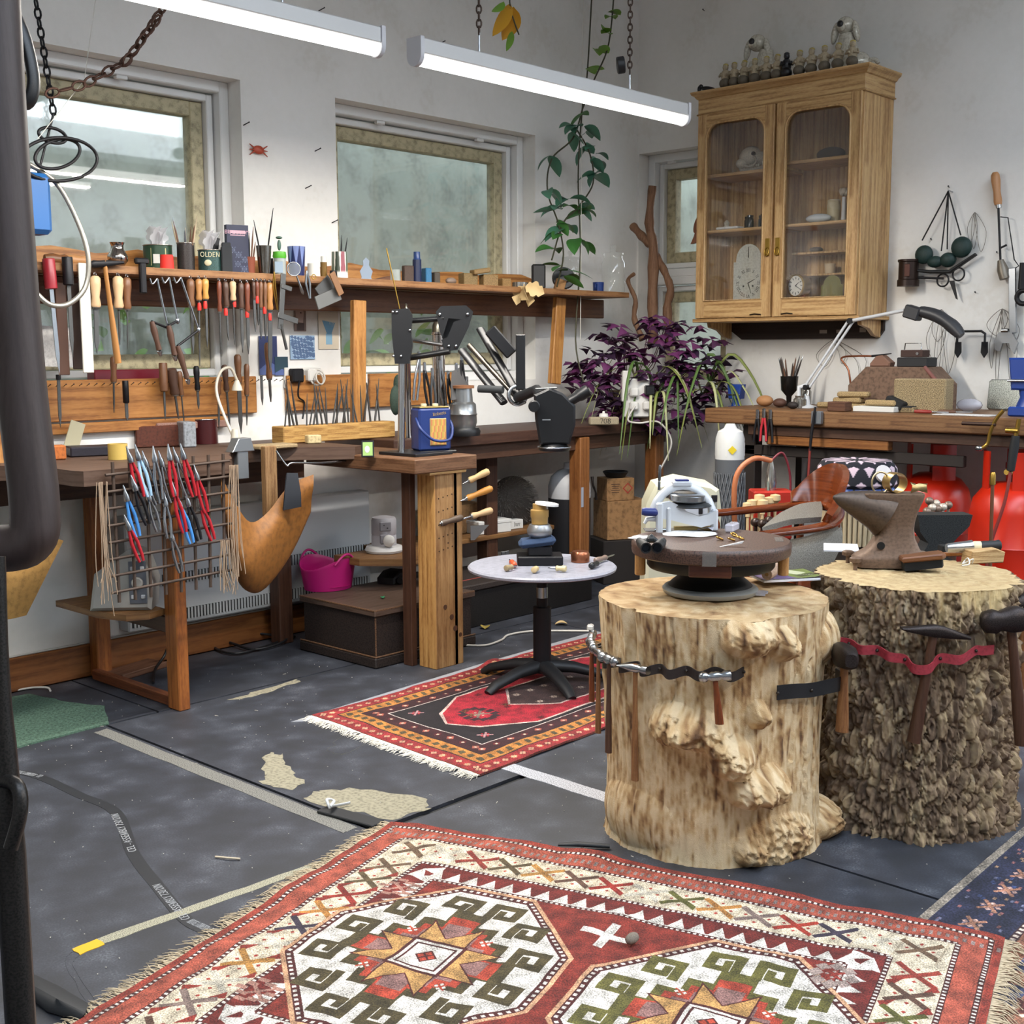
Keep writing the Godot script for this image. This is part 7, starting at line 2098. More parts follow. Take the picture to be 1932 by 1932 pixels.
func chair_and_gas()->void:
	var wood:=mat("chair_wood","6e3517",0.22,0.0,"grain_x",3.0)
	var c:=thing("captains_chair","polished brown captains chair with curved back and sheepskin seat","chair",V(-2.0,0,2.15))
	var o:=V(2.0,0,-2.15)
	var p:=[V(-2.127,0.67,1.961),V(-1.795,0.665,2.024),V(-1.671,0.669,2.098),V(-1.714,0.671,2.214),V(-1.906,0.657,2.321),V(-2.098,0.654,2.367),V(-2.396,0.659,2.326)]
	for i in 7:p[i]+=o
	var sp:=spline(p,6)
	var rr:=[]
	for i in sp.size():
		var q:=float(i)/(sp.size()-1)
		rr.append(0.021+0.008*sin(PI*q))
	part(c,"arm_rail",ns().tube(sp,rr,12,0.62),wood)
	var g:=[[],[],[]]
	for i in range(8,30):
		var q:=(i-8)/21.0
		var hgt:=0.15*pow(sin(PI*clampf(q,0.02,0.98)),0.55)
		var out:Vector3=(sp[i]-V(0.06,sp[i].y,0.03)).normalized()*0.03
		for k in 3:g[k].append(sp[i]+V(0,0.012+hgt*k/2.0,0)+out*(k/2.0))
	part(c,"back_rest",ns().grid(g,0.024),wood)
	var seat:=V(-0.0,0.42,-0.0)
	part(c,"seat",ns().lathe([[0,-0.03],[0.2,-0.03],[0.215,-0.01],[0.2,0.01],[0,0.005]],30,Transform3D(Basis.IDENTITY,seat)),wood)
	for q in [p[0],p[6],p[2]+V(-0.02,0,-0.02),p[4]+V(-0.02,0,0.03),V(-2.122,0.569,2.313)+o]:
		var foot:=V(q.x*0.75,0.43,q.z*0.75)
		part(c,"spindle",ns().rod(foot,V(q.x*0.97,0.655,q.z*0.97),[[0.011,0],[0.014,0.2],[0.009,0.3],[0.015,0.5],[0.009,0.75],[0.013,0.9],[0.01,1]],10),wood)
	for a in [0.6,2.2,3.8,5.4]:
		part(c,"leg",ns().rod(V(cos(a)*0.15,0.4,sin(a)*0.15),V(cos(a)*0.21,0,sin(a)*0.21),[[0,0],[0.018,0],[0.022,0.3],[0.016,0.5],[0.02,0.8],[0.014,1],[0,1]],10),wood)
	var sk:=thing("sheepskin","cream sheepskin draped over the captains chair seat and back","sheepskin",V(-2.0,0,2.15))
	var wool:=mat("wool","c6beb0",0.95,0.0,"speck",12.0,1.2)
	for q in [[[V(-2.246,0.648,2.237),V(-2.093,0.661,2.252),V(-1.903,0.652,2.266)],[V(-2.049,0.647,2.154),V(-1.9,0.665,2.162),V(-1.771,0.667,2.197)],[V(-1.819,0.644,2.061),V(-1.752,0.671,2.099),V(-1.7,0.68,2.153)]],[[V(-2.245,0.617,2.318),V(-2.092,0.623,2.335),V(-1.908,0.649,2.335)],[V(-2.295,0.575,2.333),V(-2.158,0.57,2.363),V(-1.937,0.589,2.36)],[V(-2.273,0.516,2.338),V(-2.152,0.504,2.352),V(-1.986,0.516,2.351)]]]:
		for r in 3:
			for k in 3:q[r][k]+=o
		part(sk,"fleece",ns().grid(smooth_rows(q),0.02),wool)
	var cx:=thing("oxygen_cylinder","grey and white gas cylinder in plastic netting behind white machine","gas cylinder",V(-1.06,0,1.34))
	part(cx,"shell",ns().lathe([[0,0],[0.062,0],[0.066,0.02],[0.066,0.76],[0,0.76]],28),mat("cylinder_grey","54575b",0.4))
	part(cx,"shoulder",ns().lathe([[0.066,0.76],[0.066,0.85],[0.056,0.885],[0.03,0.9],[0.02,0.92],[0,0.92]],28),mat("cylinder_white","c3c4c2",0.35))
	var nt:=ns()
	for k in 24:
		for s in [-1,1]:
			var pts:=[]
			for i in 9:pts.append(V(cos(TAU*k/24+s*i*0.16)*0.071,0.3+i*0.05,sin(TAU*k/24+s*i*0.16)*0.071))
			nt.tube(pts,0.002,4)
	part(cx,"net_sleeve",nt,mat("net_grey","6d7073",0.6))
	part(cx,"paper_label",ns().lathe([[0.0672,0.775],[0.0672,0.835]],10,Transform3D(Basis(Vector3.UP,2.2),Vector3.ZERO)),M("label_white"))
	part(cx,"hazard_diamond",ns().prism(P2([0,-0.02,0.02,0,0,0.02,-0.02,0]),0.001,Transform3D(yaw(-0.82),V(-0.052,0.805,0.046))),mat("diamond_yellow","c9b21f",0.5))
	var wm:=thing("oxygen_machine","cream portable oxygen concentrator with carry handle and flow gauge","machine",V(-1.85,0.548,1.644)+V(0,-0.62,0),0.0)
	var mb:=Basis(V(0.68,0,0.735),Vector3.UP,V(-0.735,0,0.68))
	var cream:=mat("machine_cream","c9c7ae",0.4)
	part(wm,"case",ns().prism(P2([-0.155,0,0.14,0,0.15,0.7,0.14,0.78,0.11,0.8,-0.02,0.825,-0.11,0.8,-0.145,0.72]),0.2,Transform3D(mb,V(0.07,0,-0.07)),0.015),cream)
	var F:=func(x:float,y:float,d:float)->Vector3:return mb*V(x,y,0.1+d)+V(0.07,0,-0.07)
	part(wm,"handle_recess",ns().prism(P2([-0.07,0.75,0.07,0.755,0.085,0.775,0.03,0.79,-0.06,0.785]),0.004,Transform3D(mb,F.call(0,0,0.001))),mat("recess_black","121213",0.7))
	part(wm,"display",ns().box(F.call(0.05,0.70,0.002),V(0.09,0.075,0.006),0.003,mb),mat("display_grey","aeb4bc",0.4))
	part(wm,"switch",ns().box(F.call(0.066,0.70,0.006),V(0.016,0.03,0.006),0.002,mb),M("switch_black"))
	part(wm,"flow_tube",ns().cyl(F.call(0.118,0.65,0.008),F.call(0.118,0.735,0.008),0.011,12),mat("flow_glass","9a9c92",0.2))
	part(wm,"flow_knob",ns().cyl(F.call(0.118,0.735,0.012),F.call(0.118,0.76,0.012),0.012,12),M("switch_black"))
	var tk:=thing("torch_kit","red wire tool basket with gas regulator and coloured hoses","tool basket",V(-1.395,0.608,1.755))
	part(tk,"basket",ns().box(V(0.0,-0.03,0.0),V(0.16,0.2,0.12),0.006,mb),mat("kit_red","a8281a",0.4))
	part(tk,"gauge",ns().cyl(V(-0.09,-0.0,0.06),V(-0.11,0.0,0.07),0.035,20),mat("gauge_red","8f1b20",0.3))
	part(tk,"regulator",ns().lathe([[0,0.06],[0.02,0.06],[0.024,0.1],[0.018,0.15],[0.008,0.19],[0,0.19]],14),M("cup_silver"))
	part(tk,"hose",ns().tube(spline([V(0,0.19,0),V(-0.08,0.2,-0.04),V(-0.14,0.12,-0.08),V(-0.12,-0.1,-0.09),V(-0.10,-0.2,-0.08)],6),0.011,10),mat("hose_orange","b06a44",0.45))
	part(tk,"hose",ns().tube(spline([V(0,0.19,0),V(0.04,0.22,0.03),V(0.07,0.12,0.05),V(0.07,-0.05,0.05)],6),0.005,8),mat("hose_maroon","6d1f2a",0.45))
	part(tk,"hose",ns().tube(spline([V(0,0.17,0),V(-0.02,0.1,0),V(-0.05,0.0,0.02),V(-0.1,-0.06,0.0)],6),0.005,8),mat("hose_green","6a766a",0.45))
	part(tk,"stand",ns().box(V(0,-0.13-0.24,0),V(0.18,0.47,0.15),0.004,mb),M("leg_black"))
	for k in 6:
		var q:Vector3=[V(-1.617,0.634,1.806),V(-1.578,0.652,1.815),V(-1.606,0.636,1.847),V(-1.527,0.638,1.829),V(-1.509,0.648,1.846),V(-1.63,0.623,1.795)][k]
		solo("mushroom_punch",ns().lathe([[0,0],[0.01,0],[0.008,0.02],[0.022,0.035],[0.02,0.055],[0,0.06]],14).cyl(V(0,-0.1,0),V(0,0,0),0.006,8),mat("knob_pale","c7ac80",0.5),"pale mushroom shaped wooden punch standing in the red basket","punch",q+V(0,-0.03,0),0.0,"wooden punches in the red basket")
	for k in 3:
		solo("dapping_punch",ns().ball(V(0,0,0),V(0.02,0.018,0.02),12,8).cyl(V(0,-0.3,0),V(0,-0.01,0),0.008,8),mat("punch_dark","34261f",0.35,0.4),"dark round headed punch standing behind the chair arm","punch",[V(-1.743,0.592,1.901),V(-1.751,0.59,1.937),V(-1.681,0.594,1.923)][k],0.0,"dark punches behind the chair")

func yb(p:Vector3)->Vector3:
	return V(p.x,0.969,p.z)

func ys(p:Vector3)->Vector3:
	return V(p.x,1.5575,p.z)

func pot(called:String,label:String,cat:String,p:Vector3,r0:float,r1:float,h:float,m:Material,rim:Material=null)->Node3D:
	var t:=thing(called,label,cat,p)
	part(t,"body",ns().lathe([[0,0],[r0,0],[r0+(r1-r0)*0.03,h*0.03],[r1,h],[r1-0.003,h],[r0-0.003,0.006],[0,0.006]],22),m)
	if rim:part(t,"rim",ns().torus(V(0,h,0),r1,0.0025,Vector3.UP,22,6),rim)
	return t

func sticks(t:Node3D,n:int,r:float,h:float,L:float,ms:Array,seed_:int)->void:
	var g:=RandomNumberGenerator.new(); g.seed=seed_
	for k in n:
		var a:=g.randf()*TAU
		var b:=V(cos(a)*r*0.5,h*0.3,sin(a)*r*0.5)
		part(t,"stick",ns().rod(b,b+V(cos(a)*0.3,1.4,sin(a)*0.3)*L*g.randf_range(0.6,1.0),[[0,0],[0.003,0],[0.0035,0.7],[0.001,1]],6),ms[k % ms.size()])

func bag(t:Node3D,y:float)->void:
	for k in 5:
		var l:=part(t,"bag_fold",leaf_shape(0.09,0.032,0.5,0.2),glass("bag_thin","d8d8dc",0.45,0.2),V(0,y,0))
		l.rotation=V(0.2,k*1.3,1.1+0.12*(k % 3))

func build_shelf()->void:
	var steel:=M("steel_bright")
	var dk:=M("iron_black")
	var sil:=M("cup_silver")
	var br:=M("stem_brown")
	var t:Node3D
	for q in [[ys(V(-3.655,1.576,0.2)),"dark turned wooden bobbin lying on the shelf end","6b4426"],[ys(V(-3.581,1.58,0.2)),"pale wooden pipe bowl lying on the shelf end","a3764a"]]:
		solo("wooden_bobbin",ns().rod(V(-0.05,0.022,0),V(0.04,0.02,0.01),[[0,0],[0.014,0],[0.021,0.3],[0.016,0.6],[0.02,0.8],[0.01,1],[0,1]],14),mat("bob_"+q[2],q[2],0.45),q[1],"bobbin",q[0])
	t=thing("silver_jug","small polished silver baluster jug on the shelf","jug",ys(V(-3.433,1.592,0.22)))
	part(t,"body",ns().lathe([[0,0],[0.022,0],[0.02,0.006],[0.036,0.025],[0.037,0.042],[0.024,0.066],[0.022,0.08],[0.027,0.092],[0.024,0.092],[0.018,0.07],[0,0.06]],26),M("silver"))
	t=pot("green_tin","dark green tin with pale label holding plastic bag","tin",ys(V(-3.217,1.601,0.14)),0.054,0.054,0.098,mat("tin_green","25402e",0.35,0.2),sil)
	part(t,"label",ns().lathe([[0.0546,0.02],[0.0546,0.085]],6,Transform3D(Basis(Vector3.UP,0.55),Vector3.ZERO)),mat("label_cream","a9a678",0.6))
	part(t,"barcode",ns().box(V(-0.033,0.045,0.044),V(0.024,0.034,0.002),0.0,yaw(-0.65)),M("label_white"))
	bag(t,0.09)
	t=pot("thread_spool","bright red thread spool standing on the shelf edge","spool",ys(V(-3.272,1.577,0.29)),0.026,0.023,0.05,M("thread_red"))
	part(t,"top",ns().cyl(V(0,0.045,0),V(0,0.052,0),0.023,18),M("thread_red"))
	t=pot("pen_can","dark patterned tin can full of brushes and pens","can",ys(V(-3.132,1.586,0.2)),0.033,0.033,0.108,mat("can_dark","4b4645",0.35,0.6,"worn",14.0),sil)
	sticks(t,12,0.03,0.1,0.13,[br,steel,mat("stem_pale","b9a88c",0.6)],3)
	t=pot("syrup_tin","old green and gold syrup tin with black oval mark","tin",ys(V(-3.036,1.582,0.22)),0.046,0.046,0.085,mat("tin_teal","3b5a57",0.4,0.3,"worn",10.0),sil)
	var tm:=part(t,"lettering",text_mesh("OLDEN",0.024,0.0008),M("ink_cream"),V(-0.026,0.066,0.0395))
	tm.rotation.y=-0.55
	part(t,"oval",ns().ball(V(-0.033,0.035,0.033),V(0.014,0.012,0.004),14,8,yaw(-0.7)),M("ink_cream"))
	bag(t,0.08)
	part(t,"black_bundle",ns().box(V(0.018,0.1,0.01),V(0.022,0.07,0.02),0.002,Basis(V(0,0,1),-0.2)),dk)
	solo("brush_head",ns().box(V(0,0.05,0),V(0.042,0.1,0.03),0.004).box(V(0,0.105,0),V(0.036,0.02,0.02),0.004),mat("bristle_dark","272a2e",0.8),"dark bristle block standing in front of the blue book","brush",ys(V(-2.995,1.579,0.27)),-0.5)
	var im:=Image.create(128,256,false,Image.FORMAT_RGB8)
	im.fill(K("1d2340"))
	for k in 5:motif_x(im,W(30+(k*37) % 80,130+k*24),20,K("39425c"),K("59617a"))
	rect(im,20,28,90,16,K("c9a7b4")); rect(im,20,50,88,6,K("a98a98"))
	t=thing("blue_book","tall dark blue hardback book with pink title","book",ys(V(-2.89,1.586,0.19)),-0.25)
	part(t,"pages",ns().box(V(0.003,0.097,0),V(0.082,0.186,0.018)),M("page_white"))
	part(t,"cover",ns().box(V(0,0.097,-0.0115),V(0.09,0.194,0.004)).box(V(-0.043,0.097,0),V(0.004,0.194,0.026)),mat("book_navy","1d2340",0.5))
	part(t,"front_cover",ns().grid([[V(-0.045,0.194,0.0125),V(0.045,0.194,0.0125)],[V(-0.045,0,0.0125),V(0.045,0,0.0125)]],0.003),printed("book_front",im,0.45))
	tm=part(t,"title",text_mesh("BRADBURY'S",0.019,0.0006),mat("ink_pink","caa0b0",0.6),V(0.0,0.165,0.0146))
	t=pot("clay_cup","terracotta cup with black gravers","cup",ys(V(-2.838,1.582,0.2)),0.02,0.023,0.072,mat("terracotta","7c3d26",0.7))
	sticks(t,6,0.02,0.07,0.12,[dk,br],5)
	t=pot("steel_beaker","tapered steel beaker with a long graver","beaker",ys(V(-2.781,1.577,0.22)),0.022,0.031,0.118,mat("beaker_steel","8d8d8b",0.2,0.95,"grain_y",8.0))
	sticks(t,2,0.01,0.1,0.17,[dk],2)
	t=pot("glass_bottle","clear bottle with bright green cap and figure","bottle",ys(V(-2.704,1.58,0.22)),0.026,0.026,0.072,glass("bottle_clear","b9c4c2",0.5,0.08))
	part(t,"cap",ns().lathe([[0.026,0.072],[0.028,0.08],[0.026,0.098],[0,0.102]],20),mat("cap_green","4fa42a",0.4))
	part(t,"figure",ns().ball(V(0,0.125,0),V(0.008,0.022,0.008),10,8).ball(V(0,0.155,0),V(0.014,0.006,0.014),10,6),mat("figure_green","4c6a5e",0.5))
	part(t,"label",ns().box(V(-0.019,0.035,0.02),V(0.032,0.045,0.002),0.0,yaw(-0.7)),mat("label_blue","8fa3b5",0.6))
	solo("black_jar",ns().lathe([[0,0],[0.02,0],[0.02,0.08],[0,0.082]],16),dk,"plain black jar beside the green capped bottle","jar",ys(V(-2.652,1.592,0.1)))
	im=Image.create(128,64,false,Image.FORMAT_RGB8)
	im.fill(K("16204e"))
	for k in 24:motif_x(im,W(6+(k % 8)*16+(k/8 % 2)*8,10+(k/8)*22),4,K("6f7fb0"),K("6f7fb0"))
	pot("navy_cup","tall navy cup printed with small crowns","cup",ys(V(-2.633,1.576,0.24)),0.031,0.037,0.122,printed("navy_print",im,0.35))
	pot("white_roll","short white roll with printed label","roll",ys(V(-2.545,1.578,0.24)),0.027,0.026,0.058,M("label_white"))
	t=pot("brown_vial","slim brown vial with white stopper","vial",ys(V(-2.492,1.58,0.24)),0.014,0.014,0.066,mat("vial_brown","6b5228",0.2))
	part(t,"stopper",ns().cyl(V(0,0.06,0),V(0,0.09,0),0.0125,14),M("label_white"))
	pot("bottle_top","small black cap lying before the white mug","cap",ys(V(-2.473,1.572,0.28)),0.017,0.015,0.03,dk)
	im=Image.create(128,64,false,Image.FORMAT_RGB8)
	im.fill(K("d6d2ca"))
	for k in 9:fill_poly(im,P2([k*15,40,k*15+6,8+(k*7) % 14,k*15+13,40]),[K("2e3a30"),K("5a6a58"),K("8a4a56")][k % 3])
	t=pot("tree_mug","white mug printed with dark pine trees holding two pens","mug",ys(V(-2.39,1.579,0.22)),0.036,0.033,0.115,printed("tree_print",im,0.3))
	sticks(t,2,0.03,0.1,0.15,[dk],12)
	solo("angel_plaque",ns().prism(P2([-0.028,0,0.028,0,0.02,0.014,0.028,0.04,0.012,0.065,0.014,0.085,0,0.1,-0.014,0.085,-0.012,0.065,-0.028,0.04,-0.02,0.014]),0.01,Transform3D.IDENTITY,0.002),mat("plaque_blue","9fb0c6",0.3,0.0,"worn",30.0),"blue and white porcelain plaque standing on the shelf","plaque",ys(V(-2.241,1.583,0.22)),-0.6)
	solo("brass_rod",ns().tube([V(-2.245,1.688,0.36),V(-2.199,1.392,0.4)],[0.003,0.0025],8),M("brass"),"thin brass rod leaning in front of the shelf","rod")
	pot("clear_jar","small clear jar with brown lid of wood beside it","jar",ys(V(-2.017,1.587,0.16)),0.026,0.024,0.06,glass("bottle_clear" ,"b9c4c2",0.5,0.08))
	solo("wood_wedge",ns().prism(P2([-0.05,0,0.05,0,0.05,0.02]),0.03,Transform3D.IDENTITY,0.002),M("cube_brown"),"thin brown wedge lying on the shelf edge","wedge",ys(V(-2.209,1.568,0.27)))
	for q in [[ys(V(-1.972,1.585,0.2)),0.056,0.078,0.03,"4c382c","dark wooden block standing on the shelf","wood block"],[ys(V(-1.86,1.585,0.2)),0.03,0.072,0.05,"2f78a8","small bright blue book standing beside the flask","book"],[ys(V(-1.806,1.585,0.2)),0.03,0.055,0.05,"4a4238","small dark book standing beside the blue book","book"],[ys(V(-1.589,1.586,0.2)),0.075,0.06,0.06,"8d7448","cracked old wooden box on the shelf","box"],[ys(V(-1.489,1.578,0.24)),0.08,0.056,0.05,"96784a","pale scarred wooden block on the shelf","wood block"],[ys(V(-1.338,1.583,0.2)),0.05,0.045,0.06,"a07c48","small wedge shaped wooden box on the shelf","box"]]:
		var o:=solo("shelf_block",ns().box(V(0,q[2]/2,0),V(q[1],q[2],q[3]),0.003),mat("blk_"+q[4],q[4],0.6,0.0,"worn",10.0),q[5],q[6],q[0],-0.3)
	solo("wood_offcut",ns().box(V(0,0.012,0),V(0.09,0.024,0.05),0.004,Basis(V(0,0,1),0.15)),mat("blk_96784a" ,"96784a",0.6),"slanted wooden offcut lying on the pale block","wood block",ys(V(-1.547,1.576,0.24))+V(0,0.058,0),-0.3)
	t=pot("blue_flask","tall dark blue ribbed flask on the shelf","flask",ys(V(-1.938,1.583,0.22)),0.021,0.02,0.105,mat("flask_blue","17264f",0.35,0.0,"worn",18.0))
	part(t,"neck",ns().lathe([[0.019,0.105],[0.015,0.112],[0.015,0.14],[0,0.142]],16),mat("flask_cap","1c3a70",0.35))
	pot("flat_tin","low round tin on the shelf","tin",ys(V(-1.266,1.579,0.24)),0.04,0.04,0.028,sil)
	solo("loose_stone",ns().ball(V(0,0.016,0),V(0.032,0.016,0.018),12,8),mat("bead_stone","8d7a6c",0.5,0.0,"worn",20.0),"mottled long pebble lying on the shelf","stone",ys(V(-1.752,1.577,0.25)))
	t=thing("shelf_speaker","small black rounded speaker standing on the shelf","speaker",ys(V(-1.128,1.586,0.24)),-0.65)
	part(t,"case",ns().box(V(0,0.062,0),V(0.07,0.122,0.03),0.008),M("case_black"))
	t=thing("round_speaker","black round speaker leaning against a box on shelf","speaker",ys(V(-0.888,1.602,0.2)),-0.5)
	part(t,"disc",ns().lathe([[0,0],[0.055,0],[0.06,0.01],[0.055,0.022],[0,0.026]],28,Transform3D(look(V(-0.3,0.25,1)),V(0,0.062,0))),mat("speaker_dark","262b30",0.5))
	part(t,"box",ns().box(V(-0.03,0.03,0.03),V(0.05,0.055,0.03),0.002,Basis(V(0,0,1),-0.3)),M("cardboard"))
	for q in [[ys(V(-0.471,1.581,0.2)),1.0,"large empty glass sweet jar with knob lid at the shelf end"],[ys(V(-0.738,1.589,0.12)),0.85,"second glass jar with lid behind the climbing plant"]]:
		t=thing("glass_jar",q[2],"jar",q[0])
		var k:float=q[1]
		var gl:=glass("jar_clear","c9cfc6",0.12,0.03)
		part(t,"body",ns().lathe([[0,0],[0.058*k,0],[0.064*k,0.01],[0.064*k,0.16*k],[0.05*k,0.185*k],[0.05*k,0.2*k]],30),gl)
		part(t,"lid",ns().lathe([[0.055*k,0.2*k],[0.055*k,0.215*k],[0.03*k,0.22*k],[0.012*k,0.225*k],[0.012*k,0.232*k],[0.018*k,0.242*k],[0.014*k,0.255*k],[0,0.258*k]],24),gl)
	t=pot("blue_mug","blue and tan mug lying beside the glass jar","mug",ys(V(-0.674,1.569,0.26)),0.028,0.03,0.05,M("mug_blue"))
	part(t,"handle",ns().torus(V(-0.03,0.025,0.012),0.016,0.004,V(0.4,0,1),16,6),M("mug_blue"))
	t=thing("dried_leaf_bunch","pale crumpled dry leaves hanging from the shelf edge","leaf",V(-1.349,1.559,0.35))
	for k in 4:
		var l:=part(t,"leaf",leaf_shape(0.10,0.035,0.6,0.25),M("leaf_pale"))
		l.rotation=V(0.4*k,k*1.4,-1.35)
	hang_tools()

func tool(label:String,cat:String,a:Vector3,b:Vector3,hl:float,hr:float,hm:Material,bw:float,bm:Material,style:="file",group:="",called:="hand_file")->void:
	var t:=thing(called,label,cat,a,0.0,group)
	var d:=b-a
	var e:=d*hl
	if style=="file":
		part(t,"hanging_ring",ns().torus(-d.normalized()*0.006,0.0065,0.0013,V(0.5,0,1),12,5),M("steel_bright"))
	part(t,"handle",ns().rod(Vector3.ZERO,e,[[0,0],[hr*0.55,0.0],[hr*0.95,0.07],[hr,0.3],[hr*0.72,0.68],[hr*0.95,0.93],[hr*0.8,1],[0,1]] if style != "plain" else [[0,0],[hr*0.9,0],[hr,0.03],[hr,0.97],[hr*0.8,1],[0,1]],12),hm)
	if style != "plain":part(t,"ferrule",ns().rod(e*0.96,e*1.05,[[0,0],[hr*0.85,0],[hr*0.7,1],[0,1]],10),mat("ferrule","8b8a86",0.3,0.9))
	var x:=d.normalized()
	var bs:=S.facing(x)
	if bw>0.006:
		part(t,"blade",ns().prism(P2([-bw/2,0,bw/2,0,bw/2,(d-e).length()*0.75,0,(d-e).length(),-bw/2,(d-e).length()*0.75]),0.004,Transform3D(Basis(bs.z.cross(x).normalized() if absf(bs.z.dot(V(0.6,0,0.8)))>0.5 else bs.x,x,(bs.z.cross(x).normalized() if absf(bs.z.dot(V(0.6,0,0.8)))>0.5 else bs.x).cross(x)),e)),bm)
	else:
		part(t,"blade",ns().rod(e,d,[[bw,0],[bw,0.7],[bw*0.4,1],[0,1]],8),bm)

func hang_tools()->void:
	var steel:=M("steel_bright")
	var dsteel:=M("file_steel")
	var dk:=M("iron_black")
	var pale:=mat("handle_pale","c3a27c",0.5); var mid:=mat("handle_mid","a47340",0.4); var lite:=mat("handle_yellow","b98a45",0.35)
	var brn:=mat("handle_brown","6a452a",0.45); var drk:=mat("handle_dark","4a3226",0.45); var rdb:=mat("handle_redbrown","6a3622",0.4)
	tool("tapered steel ring mandrel with red handle hanging from the shelf","mandrel",V(-3.767,1.568,0.35),V(-3.748,1.172,0.35),0.26,0.021,mat("handle_red","8d1c28",0.4),0.0145,steel,"plain","","ring_mandrel")
	tool("tapered ring mandrel with black handle hanging from the shelf","mandrel",V(-3.699,1.577,0.35),V(-3.696,1.233,0.35),0.28,0.018,dk,0.0135,dsteel,"plain","","ring_mandrel")
	for q in [[V(-3.704,1.332,0.3),0.04,0.32,"4a2e20","broad dark wooden slat hanging behind the ring mandrels"],[V(-3.652,1.342,0.3),0.035,0.3,"2e1f19","narrow black wooden slat hanging behind the ring mandrels"],[V(-3.637,1.369,0.345),0.04,0.38,"c9c6bc","white steel ruler hanging from the shelf"]]:
		solo("hanging_strip",ns().box(Vector3.ZERO,V(q[1],q[2],0.008),0.002),mat("slat_"+q[3],q[3],0.5),q[4],"ruler" if q[3]=="c9c6bc" else "strip",q[0])
	hammer("light hammer with long hickory handle hanging on the shelf edge",V(-3.565,1.56,0.36),V(0.1,-1,0.0),V(1,-0.05,0.1),0.36,[[-0.05,0.009,0.009],[-0.04,0.014,0.014],[-0.02,0.012,0.012],[0.01,0.012,0.012],[0.04,0.007,0.008],[0.07,0.009,0.005]],0.015,mid,dk,"hammers on the shelf")
	var L:=[[178,520,182,667,0.4,0.019,pale,0.016,"file with pale bulbous handle hanging beside the ruler"],[221,521,225,650,0.46,0.019,pale,0.004,"round file with pale bulbous handle beside the hammer"],[238,523,240,657,0.44,0.016,brn,0.003,"round file with brown turned handle beside the pale one"],
		[358,526,364,668,0.36,0.0155,brn,0.011,"flat file with large brown handle beside the saw frames"],[374,526,376,690,0.24,0.013,mid,0.004,"long file with tan handle and red tag"],[386,526,390,656,0.29,0.0135,lite,0.009,"file with shiny yellow handle and red tag"],
		[412,530,416,672,0.4,0.0095,rdb,0.004,"long thin needle file with straight red brown handle"],[424,531,430,642,0.42,0.0125,drk,0.008,"dark handled scraper with yellow blade"],[438,530,442,650,0.3,0.013,pale,0.004,"pale handled round file with red collar"],[453,533,457,665,0.36,0.012,drk,0.011,"flat file with dark handle beside the pale handled one"],[465,533,468,668,0.4,0.0115,rdb,0.013,"pointed triangular file with red brown handle"],
		[477,531,481,625,0.34,0.008,drk,0.011,"short file with slim dark handle"],[484,531,487,613,0.5,0.008,rdb,0.005,"short needle file with slim red tagged handle"],[491,531,492,640,0.45,0.009,brn,0.011,"flat file with slim brown handle and yellow collar"],[499,532,500,640,0.48,0.009,brn,0.005,"round file with slim mottled handle"],[508,533,509,702,0.3,0.0145,mid,0.019,"broad steel file with tan handle and red collar"]]
	var tops:=[V(-3.595,1.517,0.345),V(-3.507,1.519,0.345),V(-3.472,1.516,0.345),V(-3.21,1.521,0.345),V(-3.173,1.523,0.345),V(-3.145,1.524,0.345),V(-3.084,1.518,0.345),V(-3.056,1.517,0.345),V(-3.022,1.52,0.345),V(-2.985,1.516,0.345),V(-2.956,1.517,0.345),V(-2.926,1.522,0.345),V(-2.909,1.523,0.345),V(-2.891,1.523,0.345),V(-2.871,1.522,0.345),V(-2.848,1.521,0.345)]
	var ends:=[V(-3.601,1.246,0.345),V(-3.511,1.277,0.345),V(-3.48,1.264,0.345),V(-3.208,1.242,0.345),V(-3.182,1.198,0.345),V(-3.146,1.266,0.345),V(-3.086,1.233,0.345),V(-3.05,1.294,0.345),V(-3.022,1.278,0.345),V(-2.986,1.247,0.345),V(-2.959,1.241,0.345),V(-2.923,1.329,0.345),V(-2.907,1.354,0.345),V(-2.897,1.299,0.345),V(-2.876,1.299,0.345),V(-2.858,1.169,0.345)]
	for i in L.size():
		var q:Array=L[i]
		tool(q[8],"file",tops[i],ends[i],q[4],q[5],q[6],q[7],dsteel,"file","files hanging from the shelf")
	for p in [V(-3.175,1.42,0.345),V(-3.149,1.427,0.345),V(-3.058,1.403,0.345),V(-3.018,1.436,0.345),V(-2.96,1.397,0.345),V(-2.877,1.413,0.345),V(-2.853,1.388,0.345),V(-2.911,1.453,0.345)]:
		solo("red_tag",ns().lathe([[0.007,-0.014],[0.008,0.0],[0.006,0.014]],10),mat("tag_red","c8281f",0.5),"bright red tape collar on a hanging file","tape",p,0.0,"red tape collars on the files")
	for q in [[V(-3.359,1.516,0.36),V(-3.322,1.339,0.36),V(-3.4,1.361,0.38),V(-3.373,1.254,0.38),"piercing saw frame with dark handle nearest the black clamp"],[V(-3.309,1.522,0.36),V(-3.28,1.365,0.36),V(-3.331,1.347,0.38),V(-3.31,1.235,0.38),"second piercing saw frame with dark handle"],[V(-3.26,1.524,0.36),V(-3.191,1.333,0.36),V(-3.297,1.273,0.38),V(-3.26,1.148,0.38),"long piercing saw frame with steel ended handle"]]:
		var t:=thing("piercing_saw",q[4],"saw",q[0],0.0,"piercing saws hanging from the shelf")
		var o:Vector3=q[0]
		part(t,"back",ns().tube([Vector3.ZERO,q[1]-o],0.0045,8),steel)
		part(t,"top_hook",ns().tube(spline([V(-0.03,0.0,0),V(-0.02,-0.02,0),Vector3.ZERO],4),0.004,7),steel)
		part(t,"arm",ns().tube([q[1]-o,q[2]-o],0.005,8),dk)
